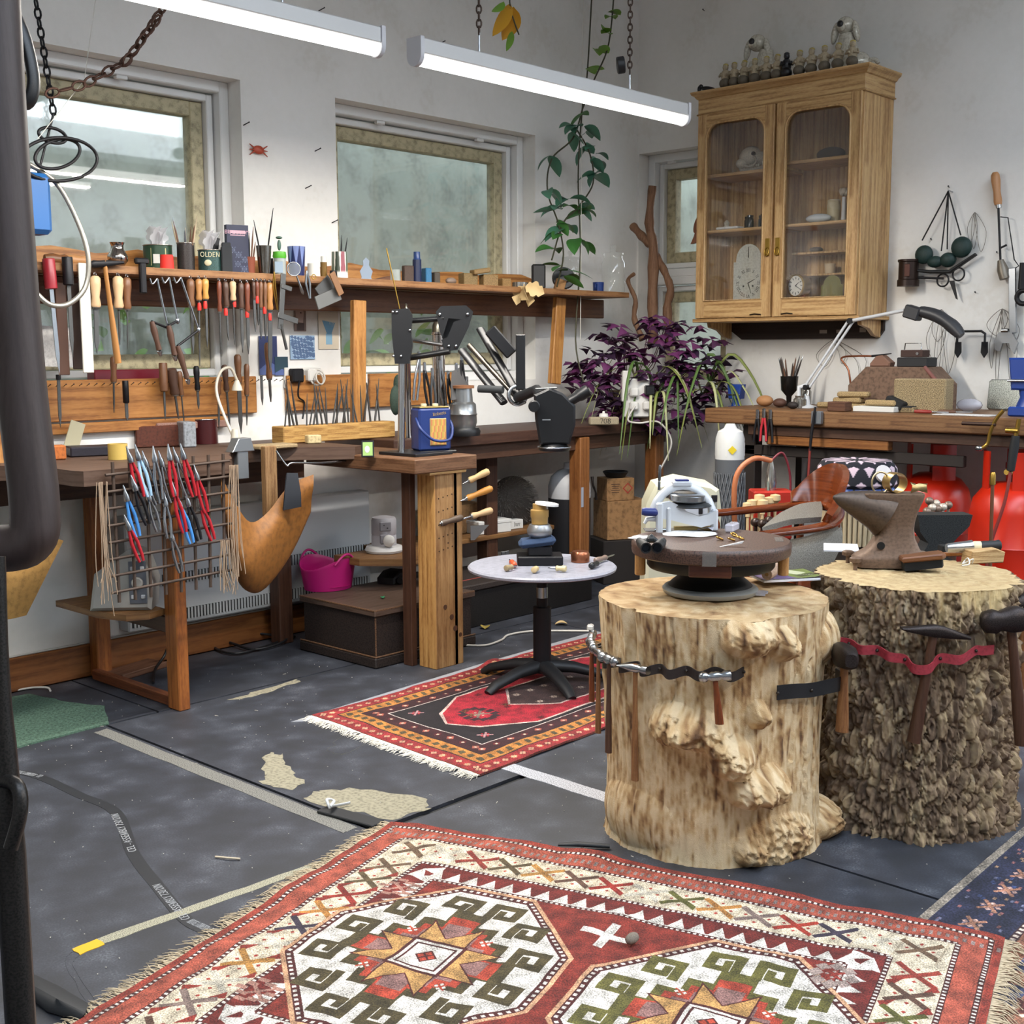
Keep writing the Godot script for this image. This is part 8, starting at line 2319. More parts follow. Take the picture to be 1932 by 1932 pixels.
		part(t,"wing_nut",ns().ball(q[1]-o,V(0.009,0.012,0.006),8,6),steel)
		part(t,"handle",ns().rod(q[2]-o,q[3]-o,[[0,0],[0.008,0],[0.013,0.3],[0.009,0.7],[0.011,0.95],[0,1]],12),drk)
		part(t,"handle_end",ns().rod(q[3]-o,(q[3]-o)*1.0+(q[3]-q[2]).normalized()*0.018,[[0.01,0],[0.008,0.5],[0.004,1],[0,1]],10),steel)
	var K:=[[0.10,0.009,dk,0.012,"narrow dark bladed knife on the pine board","plain"],[0.45,0.0135,brn,0.004,"brown handled screwdriver hung on the pine board","x"],[0.55,0.012,dk,0.013,"black square file hung on the pine board","plain"],[0.5,0.0165,brn,0.008,"thick brown cylinder handled chisel on the pine board","plain"],[0.52,0.021,drk,0.005,"large brown bulb handled burnisher on the pine board","x"],[0.4,0.012,brn,0.003,"slim brown scriber beside the bulb handled burnisher","x"],[0.55,0.0125,dk,0.01,"black handled spatula hung on the pine board","x"],[0.32,0.012,brn,0.009,"short brown handled chisel on the pine board","x"],[0.4,0.0135,drk,0.005,"dark handled round file standing on the pine board","x"],[0.35,0.0155,brn,0.019,"long old knife file with brown handle behind the hose","x"],[0.5,0.012,brn,0.004,"brown handled point tool behind the white funnel","x"],[0.02,0.008,steel,0.011,"polished steel spanner hung on the pine board","plain"],[0.6,0.015,brn,0.006,"long wooden handled tool with brass tip","x"]]
	var ka:=[V(-3.609,1.17,0.07),V(-3.383,1.235,0.07),V(-3.338,1.142,0.07),V(-3.171,1.209,0.07),V(-3.134,1.188,0.07),V(-3.099,1.175,0.07),V(-3.02,1.195,0.07),V(-2.916,1.146,0.07),V(-2.886,1.198,0.07),V(-2.82,1.24,0.07),V(-2.776,1.201,0.07),V(-2.703,1.151,0.07),V(-2.668,1.289,0.07)]
	var kb:=[V(-3.611,0.975,0.07),V(-3.391,1.021,0.07),V(-3.337,0.986,0.07),V(-3.17,0.983,0.07),V(-3.11,0.985,0.07),V(-3.083,0.937,0.07),V(-3.015,1.02,0.07),V(-2.922,0.938,0.07),V(-2.868,0.935,0.07),V(-2.814,0.91,0.07),V(-2.784,0.944,0.07),V(-2.702,1.026,0.07),V(-2.658,1.038,0.07)]
	for i in K.size():
		var q:Array=K[i]
		tool(q[4],"hand tool",ka[i],kb[i],q[0],q[1],q[2],q[3],dsteel,q[5],"tools on the pine board","hand_tool")
	var cl:=thing("black_clamp","black spring clamp hanging on the shelf edge","clamp",V(-3.413,1.577,0.35))
	part(cl,"jaw",ns().box(V(0,0.0,0),V(0.055,0.022,0.02),0.005),dk)
	part(cl,"stem",ns().box(V(0.002,-0.06,0),V(0.024,0.11,0.02),0.004),dk)
	solo("tweezers",ns().tube([Vector3.ZERO,V(0.003,-0.06,0),V(0.014,-0.15,0)],[0.005,0.006,0.002],6,0.4).tube([Vector3.ZERO,V(-0.008,-0.06,0),V(0.01,-0.15,0)],[0.005,0.006,0.002],6,0.4),M("brass"),"gold coloured tweezers hanging from the shelf edge","tweezers",V(-2.837,1.564,0.36))
	var cp:=thing("vernier_caliper","grey steel caliper with two jaws hanging from the shelf","caliper",V(-2.791,1.549,0.36))
	part(cp,"beam",ns().box(V(-0.012,-0.10,0),V(0.024,0.22,0.006),0.001,Basis(V(0,0,1),-0.1)),dsteel)
	for q in [[0.01,-0.045,0.05,0.018],[0.012,-0.165,0.1,0.022]]:part(cp,"jaw",ns().box(V(q[0],q[1],0.004),V(q[2],q[3],0.006),0.001,Basis(V(0,0,1),-0.25)),dsteel)
	part(cp,"rod",ns().tube([V(-0.02,-0.19,0),V(0.005,-0.29,0)],0.006,6),dsteel)
	var mg:=thing("magnifying_glass","round magnifying glass with steel handle hanging at shelf edge","magnifier",V(-2.748,1.578,0.37))
	part(mg,"rim",ns().torus(Vector3.ZERO,0.027,0.0025,V(-0.4,0,1),26,6),steel)
	part(mg,"lens",ns().cyl(V(0.001,0,-0.001),V(-0.001,0,0.001),0.026,24),glass("lens","d9e2e4",0.1))
	part(mg,"handle",ns().rod(V(0.012,-0.024,0),V(0.045,-0.10,0),[[0,0],[0.003,0],[0.005,0.5],[0.0065,0.9],[0,1]],10),steel)
	solo("long_tongs",ns().tube([Vector3.ZERO,V(-0.008,-0.05,0),V(0.008,-0.11,0)],[0.004,0.006,0.003],6).tube([Vector3.ZERO,V(0.012,-0.05,0),V(0.014,-0.11,0)],[0.004,0.006,0.003],6),steel,"small steel tongs hanging beside the magnifying glass","tongs",V(-2.682,1.574,0.37))
	solo("brass_ring",ns().torus(Vector3.ZERO,0.009,0.002,V(-0.4,0,1),18,6),M("brass"),"small brass ring hanging on the shelf edge","ring",V(-2.648,1.551,0.37))
	for q in [[V(-2.539,1.527,0.38),0.03,0.10,0.5,"7a5638","brown wooden try square stock hanging under the white mug"],[V(-2.569,1.468,0.36),0.13,0.055,0.35,"6a6a68","wide grey steel square plate hanging under the shelf"],[V(-2.576,1.511,0.35),0.09,0.06,0.7,"4a4a4a","dark steel set square hanging behind the wooden stock"]]:
		solo("try_square",ns().box(Vector3.ZERO,V(q[1],q[2],0.006),0.001,Basis(V(0,0,1),q[3])),mat("sq_"+q[4],q[4],0.4,0.4 if q[4] != "7a5638" else 0.0),q[4+1],"square",q[0])
	var ht:=thing("hose_tap","cream bent hose with funnel head beside the pine board","hose",V(-2.976,0.876,0.261))
	part(ht,"hose",ns().tube(spline([V(0,0.02,0),V(-0.01,0.2,-0.1),V(0.02,0.29,-0.12),V(0.07,0.31,-0.12),V(0.10,0.26,-0.12)],7),0.006,8),M("hose_cream"))
	part(ht,"funnel",ns().lathe([[0.008,0.0],[0.02,-0.03],[0.022,-0.042],[0,-0.044]],18,Transform3D(Basis.IDENTITY,V(0.10,0.26,-0.12))),M("hose_cream"))
	part(ht,"foot",ns().lathe([[0,0],[0.022,0],[0.02,0.02],[0.012,0.07],[0,0.07]],14),M("hose_cream"))
	var P:=[[V(-2.441,1.4,0.004),0.065,0.12,"7a665e","small brown portrait postcard pinned under the shelf",0],[V(-2.432,1.269,0.005),0.135,0.105,"8fa9c4","blue and white postcard of lace pattern on the wall",1],[V(-2.284,1.344,0.005),0.115,0.165,"c9bda8","cream print of blue brushes in a jar on the wall",2],[V(-2.618,1.235,0.006),0.095,0.165,"1d2a5a","dark blue card pinned on wall below the files",3],[V(-2.551,1.189,0.008),0.07,0.08,"1c3a48","dark teal booklet standing beside the blue card",3]]
	for q in P:
		var im:=Image.create(96,128,false,Image.FORMAT_RGB8)
		im.fill(K(q[3]))
		if q[5]==0:
			fill_poly(im,P2([10,20,50,6,80,40,70,90,20,84]),K("b09a90")); rect(im,50,40,10,6,K("30262a")); rect(im,20,90,60,34,K("4a3a38"))
		elif q[5]==1:
			for k in 60:motif_x(im,W(8+(k*29) % 84,8+(k*47) % 112),7,[K("e4ecf2"),K("33496e"),K("c3d6e8")][k % 3],K("50688c"))
		elif q[5]==2:
			rect(im,34,74,30,38,K("7fa6bd"))
			for k in 9:fill_poly(im,P2([40+k*2,76,18+k*7,30+(k*13) % 12,24+k*7,28+(k*13) % 12,45+k*2,76]),K("5b8aa6"))
		else:
			fill_poly(im,P2([0,128,96,128,96,100,50,84,0,110]),K("4a5a8c"))
		var hw:float=q[1]/2; var hh:float=q[2]/2
		var o:=solo("wall_picture",ns().grid([[V(-hw,hh,0),V(hw,hh,0)],[V(-hw,-hh,0),V(hw,-hh,0)]],0.0012),printed("pic_%d_%s" % [q[5],q[3]],im,0.5),q[4],"picture",q[0])
	var ad:=thing("power_adaptor","black plug adaptor and white cable on the wall socket","adaptor",V(-2.489,1.147,0.03))
	part(ad,"black_plug",ns().box(V(0,0,0),V(0.06,0.06,0.04),0.006),dk)
	part(ad,"socket_plate",ns().box(V(0.05,-0.01,-0.022),V(0.2,0.09,0.012),0.003),M("plug_white"))
	part(ad,"white_plug",ns().box(V(0.08,0,0),V(0.05,0.055,0.035),0.006),M("plug_white"))
	part(ad,"cable_loop",ns().torus(V(0.1,-0.01,0.02),0.035,0.004,V(-0.3,0.2,1),20,6).torus(V(0.105,-0.015,0.03),0.026,0.004,V(0.3,0.3,1),20,6),M("flex_white"))
	part(ad,"black_cable",ns().tube(spline([V(0,-0.02,0.02),V(0.0,-0.09,0.01),V(0.04,-0.12,0.0),V(0.02,-0.19,0.01)],5),0.004,6),dk)
	solo("maroon_box",ns().box(V(0,0.04,0),V(0.3,0.08,0.06),0.004),mat("box_maroon","6d1626",0.35),"low maroon box on the window ledge behind the tools","box",V(-3.26,1.103,-0.06))
	solo("paper_sheets",ns().prism(P2([-0.1,0.0,0.1,-0.01,0.1,0.1,0.05,0.14,-0.1,0.15]),0.002),M("paper_white"),"white paper sheets propped behind the ring mandrels","paper",V(-3.559,1.201,0.03))

func build_mid()->void:
	var blk:=mat("scope_black","141518",0.4,0.1)
	var steel:=M("steel_bright")
	var o:=V(-2.547,0.842,0.768)
	var t:=thing("microscope_stand","black articulated parallel arm stand on a steel pole by radio","microscope stand",o)
	part(t,"base_plate",ns().box(V(0.06,0.006,0.02),V(0.2,0.012,0.22),0.002),blk)
	part(t,"pole",ns().cyl(V(0,0.01,0),V(0.01,0.36,0),0.0135,16),M("disc_steel"))
	var P:=[V(-2.468,1.382,0.668),V(-2.448,1.371,0.721),V(-2.476,1.192,0.725),V(-2.495,1.14,0.714),V(-2.373,1.38,0.845),V(-2.306,1.379,0.947),V(-2.354,1.254,0.919),V(-2.334,1.05,1.129),V(-2.296,1.337,0.966),V(-2.33,1.052,1.222),V(-2.306,1.293,1.202),V(-2.331,1.102,1.211),V(-2.48,1.298,0.67),V(-2.388,1.275,0.849),V(-2.371,1.296,0.863),V(-2.372,1.25,0.871)]
	for i in P.size():P[i] -= o
	var mb:=Basis(V(0.68,0,0.735),Vector3.UP,V(-0.735,0,0.68))
	var pl:=func(a:Array,dep:float,at:Vector3)->S:return ns().prism(P2(a),dep,Transform3D(mb,at),0.003)
	part(t,"pole_head",pl.call([-0.035,0.08,0.03,0.085,0.045,0.06,0.04,0.0,0.045,-0.06,0.03,-0.13,-0.025,-0.13,-0.035,-0.02],0.04,V(0.01,0.49,0.0)),blk)
	part(t,"upper_link",ns().tube([P[1],P[4]],0.016,8,0.7),blk)
	part(t,"lower_link",ns().tube([P[2]+V(0,0.03,0),P[15]],0.017,8,0.7),blk)
	part(t,"gas_strut",ns().tube([P[12]+V(0.03,0,0.03),P[13]],0.0085,10),M("disc_steel"))
	part(t,"elbow_plate",pl.call([-0.07,0.06,-0.05,0.082,0.05,0.085,0.078,0.06,0.06,0.0,0.015,-0.09,-0.035,-0.095,-0.05,-0.05,-0.025,-0.04,0.0,0.02,0.03,0.03,-0.02,0.035,-0.045,-0.04,-0.055,-0.02],0.014,P[4]+V(0.02,-0.035,0.03)),blk)
	part(t,"elbow_plate",pl.call([-0.07,0.06,-0.05,0.082,0.05,0.085,0.078,0.06,0.015,-0.09,-0.035,-0.095],0.012,P[4]+V(0.05,-0.035,0.0)),blk)
	for q in [[-0.055,0.05],[0.055,0.05],[-0.02,-0.075],[0.008,-0.075]]:part(t,"bolt",ns().ball(P[4]+V(0.02,-0.035,0.03)+mb*V(q[0],q[1],0.01),Vector3.ONE*0.007,10,6),steel)
	for q in [[-0.03,0.07],[-0.015,0.07],[0.035,0.0],[-0.03,-0.1],[0.0,-0.1]]:part(t,"bolt",ns().ball(V(0.01,0.49,0)+mb*V(q[0],q[1],0.022),Vector3.ONE*0.006,10,6),steel)
	part(t,"fore_arm",ns().tube([P[6],P[7]],0.022,8,0.6),mat("arm_grey","26272a",0.35,0.2))
	part(t,"fore_arm",ns().tube([P[8],P[9]],0.02,8,0.6),blk)
	part(t,"spring",ns().tube([P[6]+V(0.02,0.02,0.02),P[7]+V(0.03,0.03,0.03)],0.011,10),mat("spring_steel","6a6763",0.3,0.9,"grain_x",20.0))
	part(t,"control_box",ns().box((P[8]+P[9])*0.5+V(0.0,0.09,0.0),V(0.13,0.05,0.06),0.005,mb*Basis(V(0,0,1),-0.85)),blk)
	part(t,"end_plate",pl.call([-0.016,0.13,0.02,0.13,0.02,-0.08,-0.016,-0.08],0.018,P[11]+V(0,0.08,0)),blk)
	part(t,"handle_bar",ns().tube([V(-2.395,1.105,1.052)-o,V(-2.361,1.102,1.149)-o],0.0145,12),mat("foam_grip","2c2f31",0.8))
	part(t,"yoke",ns().torus(V(-2.34,1.082,1.205)-o,0.035,0.008,V(-0.5,0.1,0.8),20,8),steel)
	part(t,"boom",ns().tube([V(-2.341,1.072,1.206)-o,V(-2.378,1.106,1.338)-o,V(-2.436,1.042,1.436)-o],0.02,10),blk)
	var m:=thing("stereo_microscope","black stereo microscope body with twin eyepieces on the arm","microscope",V(-2.42,1.003,1.461))
	part(m,"body",ns().prism(P2([-0.075,0.09,-0.02,0.115,0.03,0.095,0.075,0.05,0.075,-0.02,0.055,-0.09,-0.055,-0.09,-0.07,0.0]),0.085,Transform3D(mb,Vector3.ZERO),0.008),blk)
	part(m,"top_plate",ns().box(mb*V(-0.03,0.112,0),V(0.08,0.006,0.07),0.002,mb*Basis(V(0,0,1),0.05)),mat("plate_grey","55585a",0.4,0.3))
	part(m,"light_ring",ns().lathe([[0,-0.115],[0.055,-0.115],[0.06,-0.105],[0.05,-0.095],[0.04,-0.088],[0,-0.088]],26),blk)
	part(m,"ring_rim",ns().torus(V(0,-0.102,0),0.06,0.003,Vector3.UP,26,6),steel)
	for z in [-0.028,0.022]:
		var e:=part(m,"eyepiece",ns().rod(mb*V(0.04,0.055,z),mb*V(0.125,0.105,z),[[0,0],[0.017,0],[0.017,0.5],[0.021,0.6],[0.022,0.97],[0.018,1],[0.016,1],[0,0.94]],18),blk)
		part(e,"lens",ns().rod(mb*V(0.1195,0.1018,z),mb*V(0.122,0.1033,z),[[0,0],[0.0155,0],[0.0155,1],[0,1]],16),M("lens_dark"))
	part(m,"focus_knob",ns().cyl(mb*V(-0.075,0.05,0.05),mb*V(-0.075,0.05,0.085),0.021,16,0.003),blk)
	part(m,"maker_text",ns().box(mb*V(-0.03,0.0,0.0432),V(0.03,0.004,0.0006),0.0,mb),M("print_grey"))
	var r:=thing("blue_radio","small blue retro radio with strap handle and woven speaker","radio",V(-2.437,0.855,0.823)+V(0.03,0.0,-0.03),-0.35)
	var blue:=mat("radio_blue","1a2f68",0.45)
	part(r,"case",ns().box(V(0,0.085,0),V(0.14,0.17,0.09),0.008),blue)
	part(r,"top",ns().box(V(0,0.173,0),V(0.13,0.006,0.082),0.003),M("brass_dull"))
	for x in [-0.03,0.02]:part(r,"knob",ns().cyl(V(x,0.175,0),V(x,0.187,0),0.012,14,0.002),mat("knob_cream","c9bd9a",0.4))
	var im:=Image.create(64,64,false,Image.FORMAT_RGB8)
	im.fill(K("b98a4a"))
	for i in 32:
		for j in 32:
			if (i+j) % 2==0:rect(im,i*2,j*2,2,2,[K("b0564a"),K("8f9a48"),K("c9a45a")][(i/3+j/8) % 3])
	part(r,"frame",ns().box(V(0.012,0.075,0.0455),V(0.072,0.108,0.004),0.003),M("frame_gold"))
	part(r,"speaker_cloth",ns().grid([[V(-0.02,0.125,0.0485),V(0.044,0.125,0.0485)],[V(-0.02,0.025,0.0485),V(0.044,0.025,0.0485)]],0.001),printed("cloth_weave",im,0.9))
	var tm:=part(r,"maker_name",text_mesh("Roberts",0.016,0.001,true),M("frame_gold"),V(0.018,0.148,0.0458))
	tm.rotation.z=0.12
	part(r,"strap",ns().tube(spline([V(-0.072,0.13,0.02),V(-0.07,0.09,0.06),V(-0.02,0.045,0.075),V(0.05,0.045,0.07),V(0.075,0.09,0.045),V(0.072,0.13,0.01)],5),0.006,7),blue)
	part(r,"riser",ns().box(V(0.01,-0.006,0),V(0.16,0.012,0.11),0.002),blk)
	var pf:=thing("photo_frame","tiny black framed photo of a black and white animal on grass","photo frame",V(-2.698,0.842,0.742),-0.7)
	pf.rotation.x=-0.15
	part(pf,"frame",ns().box(V(0,0.032,0),V(0.05,0.065,0.006),0.002),blk)
	part(pf,"picture",ns().box(V(0,0.032,0.0035),V(0.038,0.052,0.001)),mat("photo_green","8fb068",0.4))
	part(pf,"animal",ns().ball(V(-0.002,0.03,0.004),V(0.01,0.014,0.0012),10,6),mat("photo_white","d8d8d4",0.5))
	var K:=[[V(-2.191,1.346,0.42),0.016,0.12,0.07,"slim chrome sugar caster with domed top behind the stand"],[V(-2.001,1.302,0.42),0.028,0.2,0.07,"wide chrome caster with domed top behind the stand"]]
	for q in K:
		var c:=thing("chrome_caster",q[4],"caster",V(q[0].x,0.876,q[0].z))
		var h:float=q[0].y-0.876+0.02
		part(c,"body",ns().lathe([[0,0],[q[1]*1.2,0],[q[1],0.02],[q[1],h],[q[1]*1.15,h+0.004],[q[1]*1.15,h+0.012],[0,h+0.012]],20),M("silver"))
		part(c,"dome",ns().lathe([[q[1],h+0.012],[q[1]*0.95,h+0.04],[q[1]*0.6,h+0.065],[0.004,h+0.075],[0.006,h+0.085],[0,h+0.09]],18),mat("dome_silver","8f8a7c",0.3,0.9,"worn",40.0))
	var pp:=thing("steel_pot","round steel pressure pot on black rubber foot behind radio","pot",V(-1.943,0.877,0.563)+V(0.0,0,-0.05))
	part(pp,"foot",ns().lathe([[0,0],[0.075,0],[0.078,0.02],[0.07,0.035],[0,0.035]],28),blk)
	part(pp,"body",ns().lathe([[0,0.035],[0.055,0.035],[0.062,0.06],[0.06,0.09],[0.064,0.095],[0.06,0.1],[0.058,0.14],[0.045,0.15],[0.04,0.21],[0,0.21]],28),mat("pot_steel","9fa2a4",0.3,0.9))
	part(pp,"lid",ns().lathe([[0.05,0.21],[0.05,0.222],[0,0.225]],24),mat("lid_wood","7c5234",0.5))
	var hk:=RandomNumberGenerator.new(); hk.seed=21
	var pos:=[V(-2.116,1.118,0.45),V(-2.069,1.093,0.45),V(-2.02,1.127,0.45),V(-1.972,1.079,0.45),V(-1.921,1.113,0.45),V(-2.147,1.164,0.45),V(-1.887,1.16,0.45),V(-1.855,1.052,0.45)]
	for k in 8:
		var d:=V(hk.randf_range(-0.03,0.03),-hk.randf_range(0.12,0.2),0)
		var pq:=thing("hung_pliers","black handled pliers in the dense bundle under the parallel arm","pliers",pos[k]+V(0,0.05,0),0.0,"tools bundled under the arm")
		part(pq,"jaws",ns().box(V(0,0.01,0),V(0.016,0.05,0.01),0.003),steel)
		for s in [-1,1]:part(pq,"handle",ns().tube([V(s*0.003,0,0),d*0.5+V(s*0.014,0,0),d+V(s*0.01,0,0)],0.006,7),[blk,mat("grip_grey","3a3d40",0.5),steel][k % 3])
	solo("leather_flap",ns().grid([[V(-1.957,1.161,0.46),V(-1.87,1.184,0.44)],[V(-2.004,1.093,0.5),V(-1.858,1.077,0.46)],[V(-2.024,1.036,0.52),V(-1.912,1.043,0.5)]],0.004),mat("leather_grey","4b4a4a",0.5),"grey leather flap hanging under the parallel arm","leather")
	solo("green_glove",ns().ball(V(-2.521,1.056,0.71),V(0.025,0.06,0.02),12,8).ball(V(-2.501,1.119,0.705),V(0.02,0.04,0.018),10,8),mat("glove_green","33453a",0.8,0.0,"cloud",20.0),"dark green work glove hanging on the steel pole","glove")
	var st:=thing("number_stone","pale stone block painted with black house number","stone",V(-0.801,0.877,0.357)+V(-0.12,0,0.14),-0.75)
	part(st,"stone",ns().box(V(0,0.02,0),V(0.15,0.04,0.06),0.006),mat("stone_pale","a89b80",0.85,0.0,"worn",14.0))
	part(st,"number",text_mesh("708",0.034,0.001,true),blk,V(0.005,0.02,0.0305))
	solo("plug_white",ns().lathe([[0,0],[0.024,0],[0.022,0.015],[0.007,0.018],[0.006,0.028],[0,0.029]],16),M("plug_white"),"white domed plug cap lying on number stone","plug",st.position+V(0,0.041,0))
	var ex:=thing("socket_block","white upright extension block with plugs among the plants","extension block",V(-0.783,0.877,0.602)+V(0.1,0,-0.08),-0.7)
	part(ex,"case",ns().box(V(0,0.13,0),V(0.13,0.2,0.05),0.006).box(V(-0.06,0.19,0),V(0.035,0.16,0.05),0.005),M("plug_white"))
	for q in [[-0.02,0.16],[-0.02,0.09],[0.05,0.09]]:part(ex,"plug",ns().box(V(q[0],q[1],0.04),V(0.045,0.045,0.035),0.008),M("plug_white"))
	part(ex,"black_plug",ns().box(V(0.06,0.17,0.045),V(0.05,0.05,0.04),0.006),blk)
	part(ex,"cable",ns().tube(spline([V(-0.02,0.09,0.06),V(-0.06,0.02,0.08),V(-0.01,0.006,0.12),V(0.1,0.006,0.1),V(0.16,-0.1,0.12),V(0.1,-0.25,0.1)],6),0.005,6),M("flex_white"))
	build_plants()

func leafy(t:Node3D,p:Vector3,sz:float,ang:Vector3,m:Material,lobes:=0.12)->void:
	var l:=part(t,"leaf",leaf_m[int(absf(p.x*97.0)) % 3],m,p)
	l.rotation=ang
	l.scale=Vector3.ONE*sz
var leaf_m:=[]

func build_plants()->void:
	leaf_m=[leaf_shape(1.0,0.26,0.35).mesh(),leaf_shape(1.0,0.3,0.5).mesh(),leaf_shape(1.0,0.22,0.2).mesh()]
	var R:=RandomNumberGenerator.new(); R.seed=41
	var gm:=[mat("leaf_green","3d7034",0.45),mat("leaf_blue_green","4a7a62",0.4),mat("leaf_fresh","6d9a34",0.45)]
	for m in gm:m.backlight=K(0.25,0.3,0.1)
	var stem:=mat("stem_olive","3b3a26",0.6)
	var v:=thing("climbing_plant","trailing green climber hanging from ceiling in front of white corner","plant",Vector3.ZERO)
	var paths:=[[V(-0.681,3.192,0.22),V(-0.705,2.875,0.22),V(-0.729,2.635,0.22),V(-0.762,2.498,0.22),V(-0.795,2.149,0.22),V(-0.775,1.747,0.22),V(-0.908,1.307,0.3),V(-0.903,1.091,0.35)],[V(-0.762,2.485,0.22),V(-0.838,2.33,0.22),V(-1.004,2.207,0.22),V(-1.036,2.048,0.22),V(-0.954,1.897,0.22),V(-0.912,1.74,0.22),V(-1.032,1.572,0.28)],[V(-0.804,2.374,0.22),V(-0.7,2.266,0.22),V(-0.673,2.121,0.22),V(-0.794,1.989,0.22),V(-0.912,1.9,0.22),V(-1.038,1.705,0.25)],[V(-0.599,3.167,0.3),V(-0.597,2.835,0.26),V(-0.693,2.637,0.24),V(-0.762,2.485,0.22)]]
	for p in paths:part(v,"stem",ns().tube(spline(p,6),0.0042,6),stem)
	part(v,"support_string",ns().tube([V(-0.734,3.185,0.2),V(-0.739,2.636,0.2),V(-0.87,1.308,0.3)],0.002,5),M("string_white"))
	var lp:=[V(-1.024,2.223,0.22),V(-0.793,2.391,0.2),V(-0.786,2.392,0.24),V(-0.859,2.359,0.22),V(-0.71,2.386,0.22),V(-0.663,2.313,0.2),V(-0.665,2.27,0.22),V(-0.7,2.239,0.22),V(-0.664,2.162,0.22),V(-0.604,2.184,0.2),V(-1.036,2.053,0.22),V(-0.981,2.041,0.2),V(-0.983,1.961,0.22),V(-0.942,1.972,0.22),V(-0.879,2.022,0.22),V(-0.794,2.002,0.22),V(-0.912,1.873,0.22),V(-0.931,1.847,0.2),V(-0.815,1.826,0.22),V(-0.771,1.815,0.22),V(-1.003,1.761,0.22),V(-0.984,1.681,0.26),V(-0.925,1.657,0.26),V(-0.982,1.627,0.28),V(-0.771,2.465,0.22),V(-0.716,1.968,0.22),V(-0.815,1.974,0.22),V(-0.971,1.896,0.22)]
	for i in lp.size():
		for k in 2:leafy(v,lp[i]+V(0,0,0.01*k),R.randf_range(0.09,0.14),V(R.randf_range(-0.5,0.5),[0.3,2.6,3.4,-0.5][(i+k) % 4]+R.randf_range(-0.4,0.4),R.randf_range(-1.0,0.1)),gm[0] if i>16 else gm[1])
	for p in [V(-0.588,2.876,0.26),V(-0.633,2.876,0.26),V(-0.584,2.786,0.25),V(-0.663,2.759,0.25),V(-0.618,2.7,0.25),V(-0.684,2.665,0.24),V(-0.526,2.981,0.28),V(-0.545,2.96,0.26)]:
		leafy(v,p,R.randf_range(0.09,0.13),V(R.randf_range(-0.5,0.5),R.randf_range(2.4,3.8),R.randf_range(-0.5,0.2)),gm[2])
	var y:=thing("yellow_leaf_sprig","sprig of yellowing leaves beside the strip light chain","plant",Vector3.ZERO)
	var ym:=mat("leaf_yellow","d19a2a",0.5); ym.backlight=K(0.4,0.3,0.05)
	part(y,"stem",ns().tube(spline([V(-2.047,2.724,0.9),V(-2.041,2.613,0.9),V(-1.991,2.52,0.9)],5),0.003,6),stem)
	for q in [[V(-2.041,2.633,0.9),0.15,-1.9],[V(-2.054,2.625,0.9),0.14,-1.3],[V(-2.023,2.623,0.9),0.13,-1.5],[V(-2.032,2.527,0.9),0.08,-1.5],[V(-2.079,2.632,0.9),0.08,-2.4]]:
		leafy(y,q[0],q[1],V(0.4,0.2,q[2]),ym if q[1]>0.1 else gm[2])
	solo("round_magnet",ns().cyl(Vector3.ZERO,V(0.02,0.004,0.022),0.032,20,0.003),M("case_black"),"black round transformer hanging on the lamp chain by plant","transformer",V(-1.915,2.344,1.344))
	var dw:=mat("driftwood","7a5a42",0.75,0.0,"grain_y",5.0)
	for q in [[[V(-0.28,2.135,0.315),V(-0.28,1.94,0.296),V(-0.28,1.796,0.326),V(-0.3,1.539,0.338),V(-0.3,1.281,0.348)],[0.022,0.026,0.03,0.028,0.03],"tall upright driftwood branch standing in the room corner"],[[V(-0.28,1.934,0.181),V(-0.28,1.872,0.247),V(-0.28,1.82,0.312)],[0.022,0.024,0.02],"short forked driftwood arm against the tall branch"],[[V(-0.26,1.769,0.326),V(-0.26,1.681,0.384),V(-0.26,1.58,0.428),V(-0.26,1.481,0.409),V(-0.26,1.295,0.426)],[0.02,0.02,0.022,0.024,0.026],"curved grey driftwood limb beside the window frame"],[[V(-0.35,1.666,0.251),V(-0.35,1.628,0.208),V(-0.35,1.526,0.26),V(-0.35,1.425,0.254),V(-0.35,1.31,0.313)],[0.01,0.012,0.014,0.016,0.022],"thin twisted dark branch beside the shelf end"]]:
		var sp:=spline(q[0],5)
		var rr:=[]
		for i in sp.size():rr.append(q[1][mini(i/5,4 if q[1].size()>4 else 2)]*(1.0+0.12*sin(i*1.7)))
		solo("driftwood_branch",ns().tube(sp,rr,9),dw,q[2],"branch")
	var c:=V(-0.46,1.13,0.46)
	var ox:=thing("purple_shamrock","bushy purple leaved plant with lilac flowers in room corner","plant",V(-0.44,0.877,0.3))
	var lo:=ox.position
	part(ox,"pot",ns().lathe([[0,0],[0.09,0],[0.13,0.15],[0.125,0.16],[0,0.14]],24),M("pot_clay"))
	var tri:=[]
	for k in 3:
		var s:=ns()
		for j in 3:
			var a:=TAU*j/3+k
			var d:=V(cos(a),0,sin(a)); var e:=V(-sin(a),0,cos(a))
			var dr:=-0.25-0.12*k
			s.grid([[Vector3.ZERO,Vector3.ZERO,Vector3.ZERO],[d*0.5+e*-0.34+V(0,dr*0.3,0),d*0.5+V(0,0.02,0),d*0.5+e*0.34+V(0,dr*0.3,0)],[d*0.92+e*-0.62+V(0,dr,0),d*0.86+V(0,dr*0.6,0),d*0.92+e*0.62+V(0,dr,0)]],0.012)
		tri.append(s.mesh())
	var pm:=[mat("purple_dark","2c1830",0.5),mat("purple_mid","45203f",0.5),mat("purple_bright","5f2a55",0.5)]
	for m in pm:m.backlight=K(0.12,0.03,0.1)
	var right:=V(0.68,0,0.735); var toc:=V(-0.735,0,0.68)
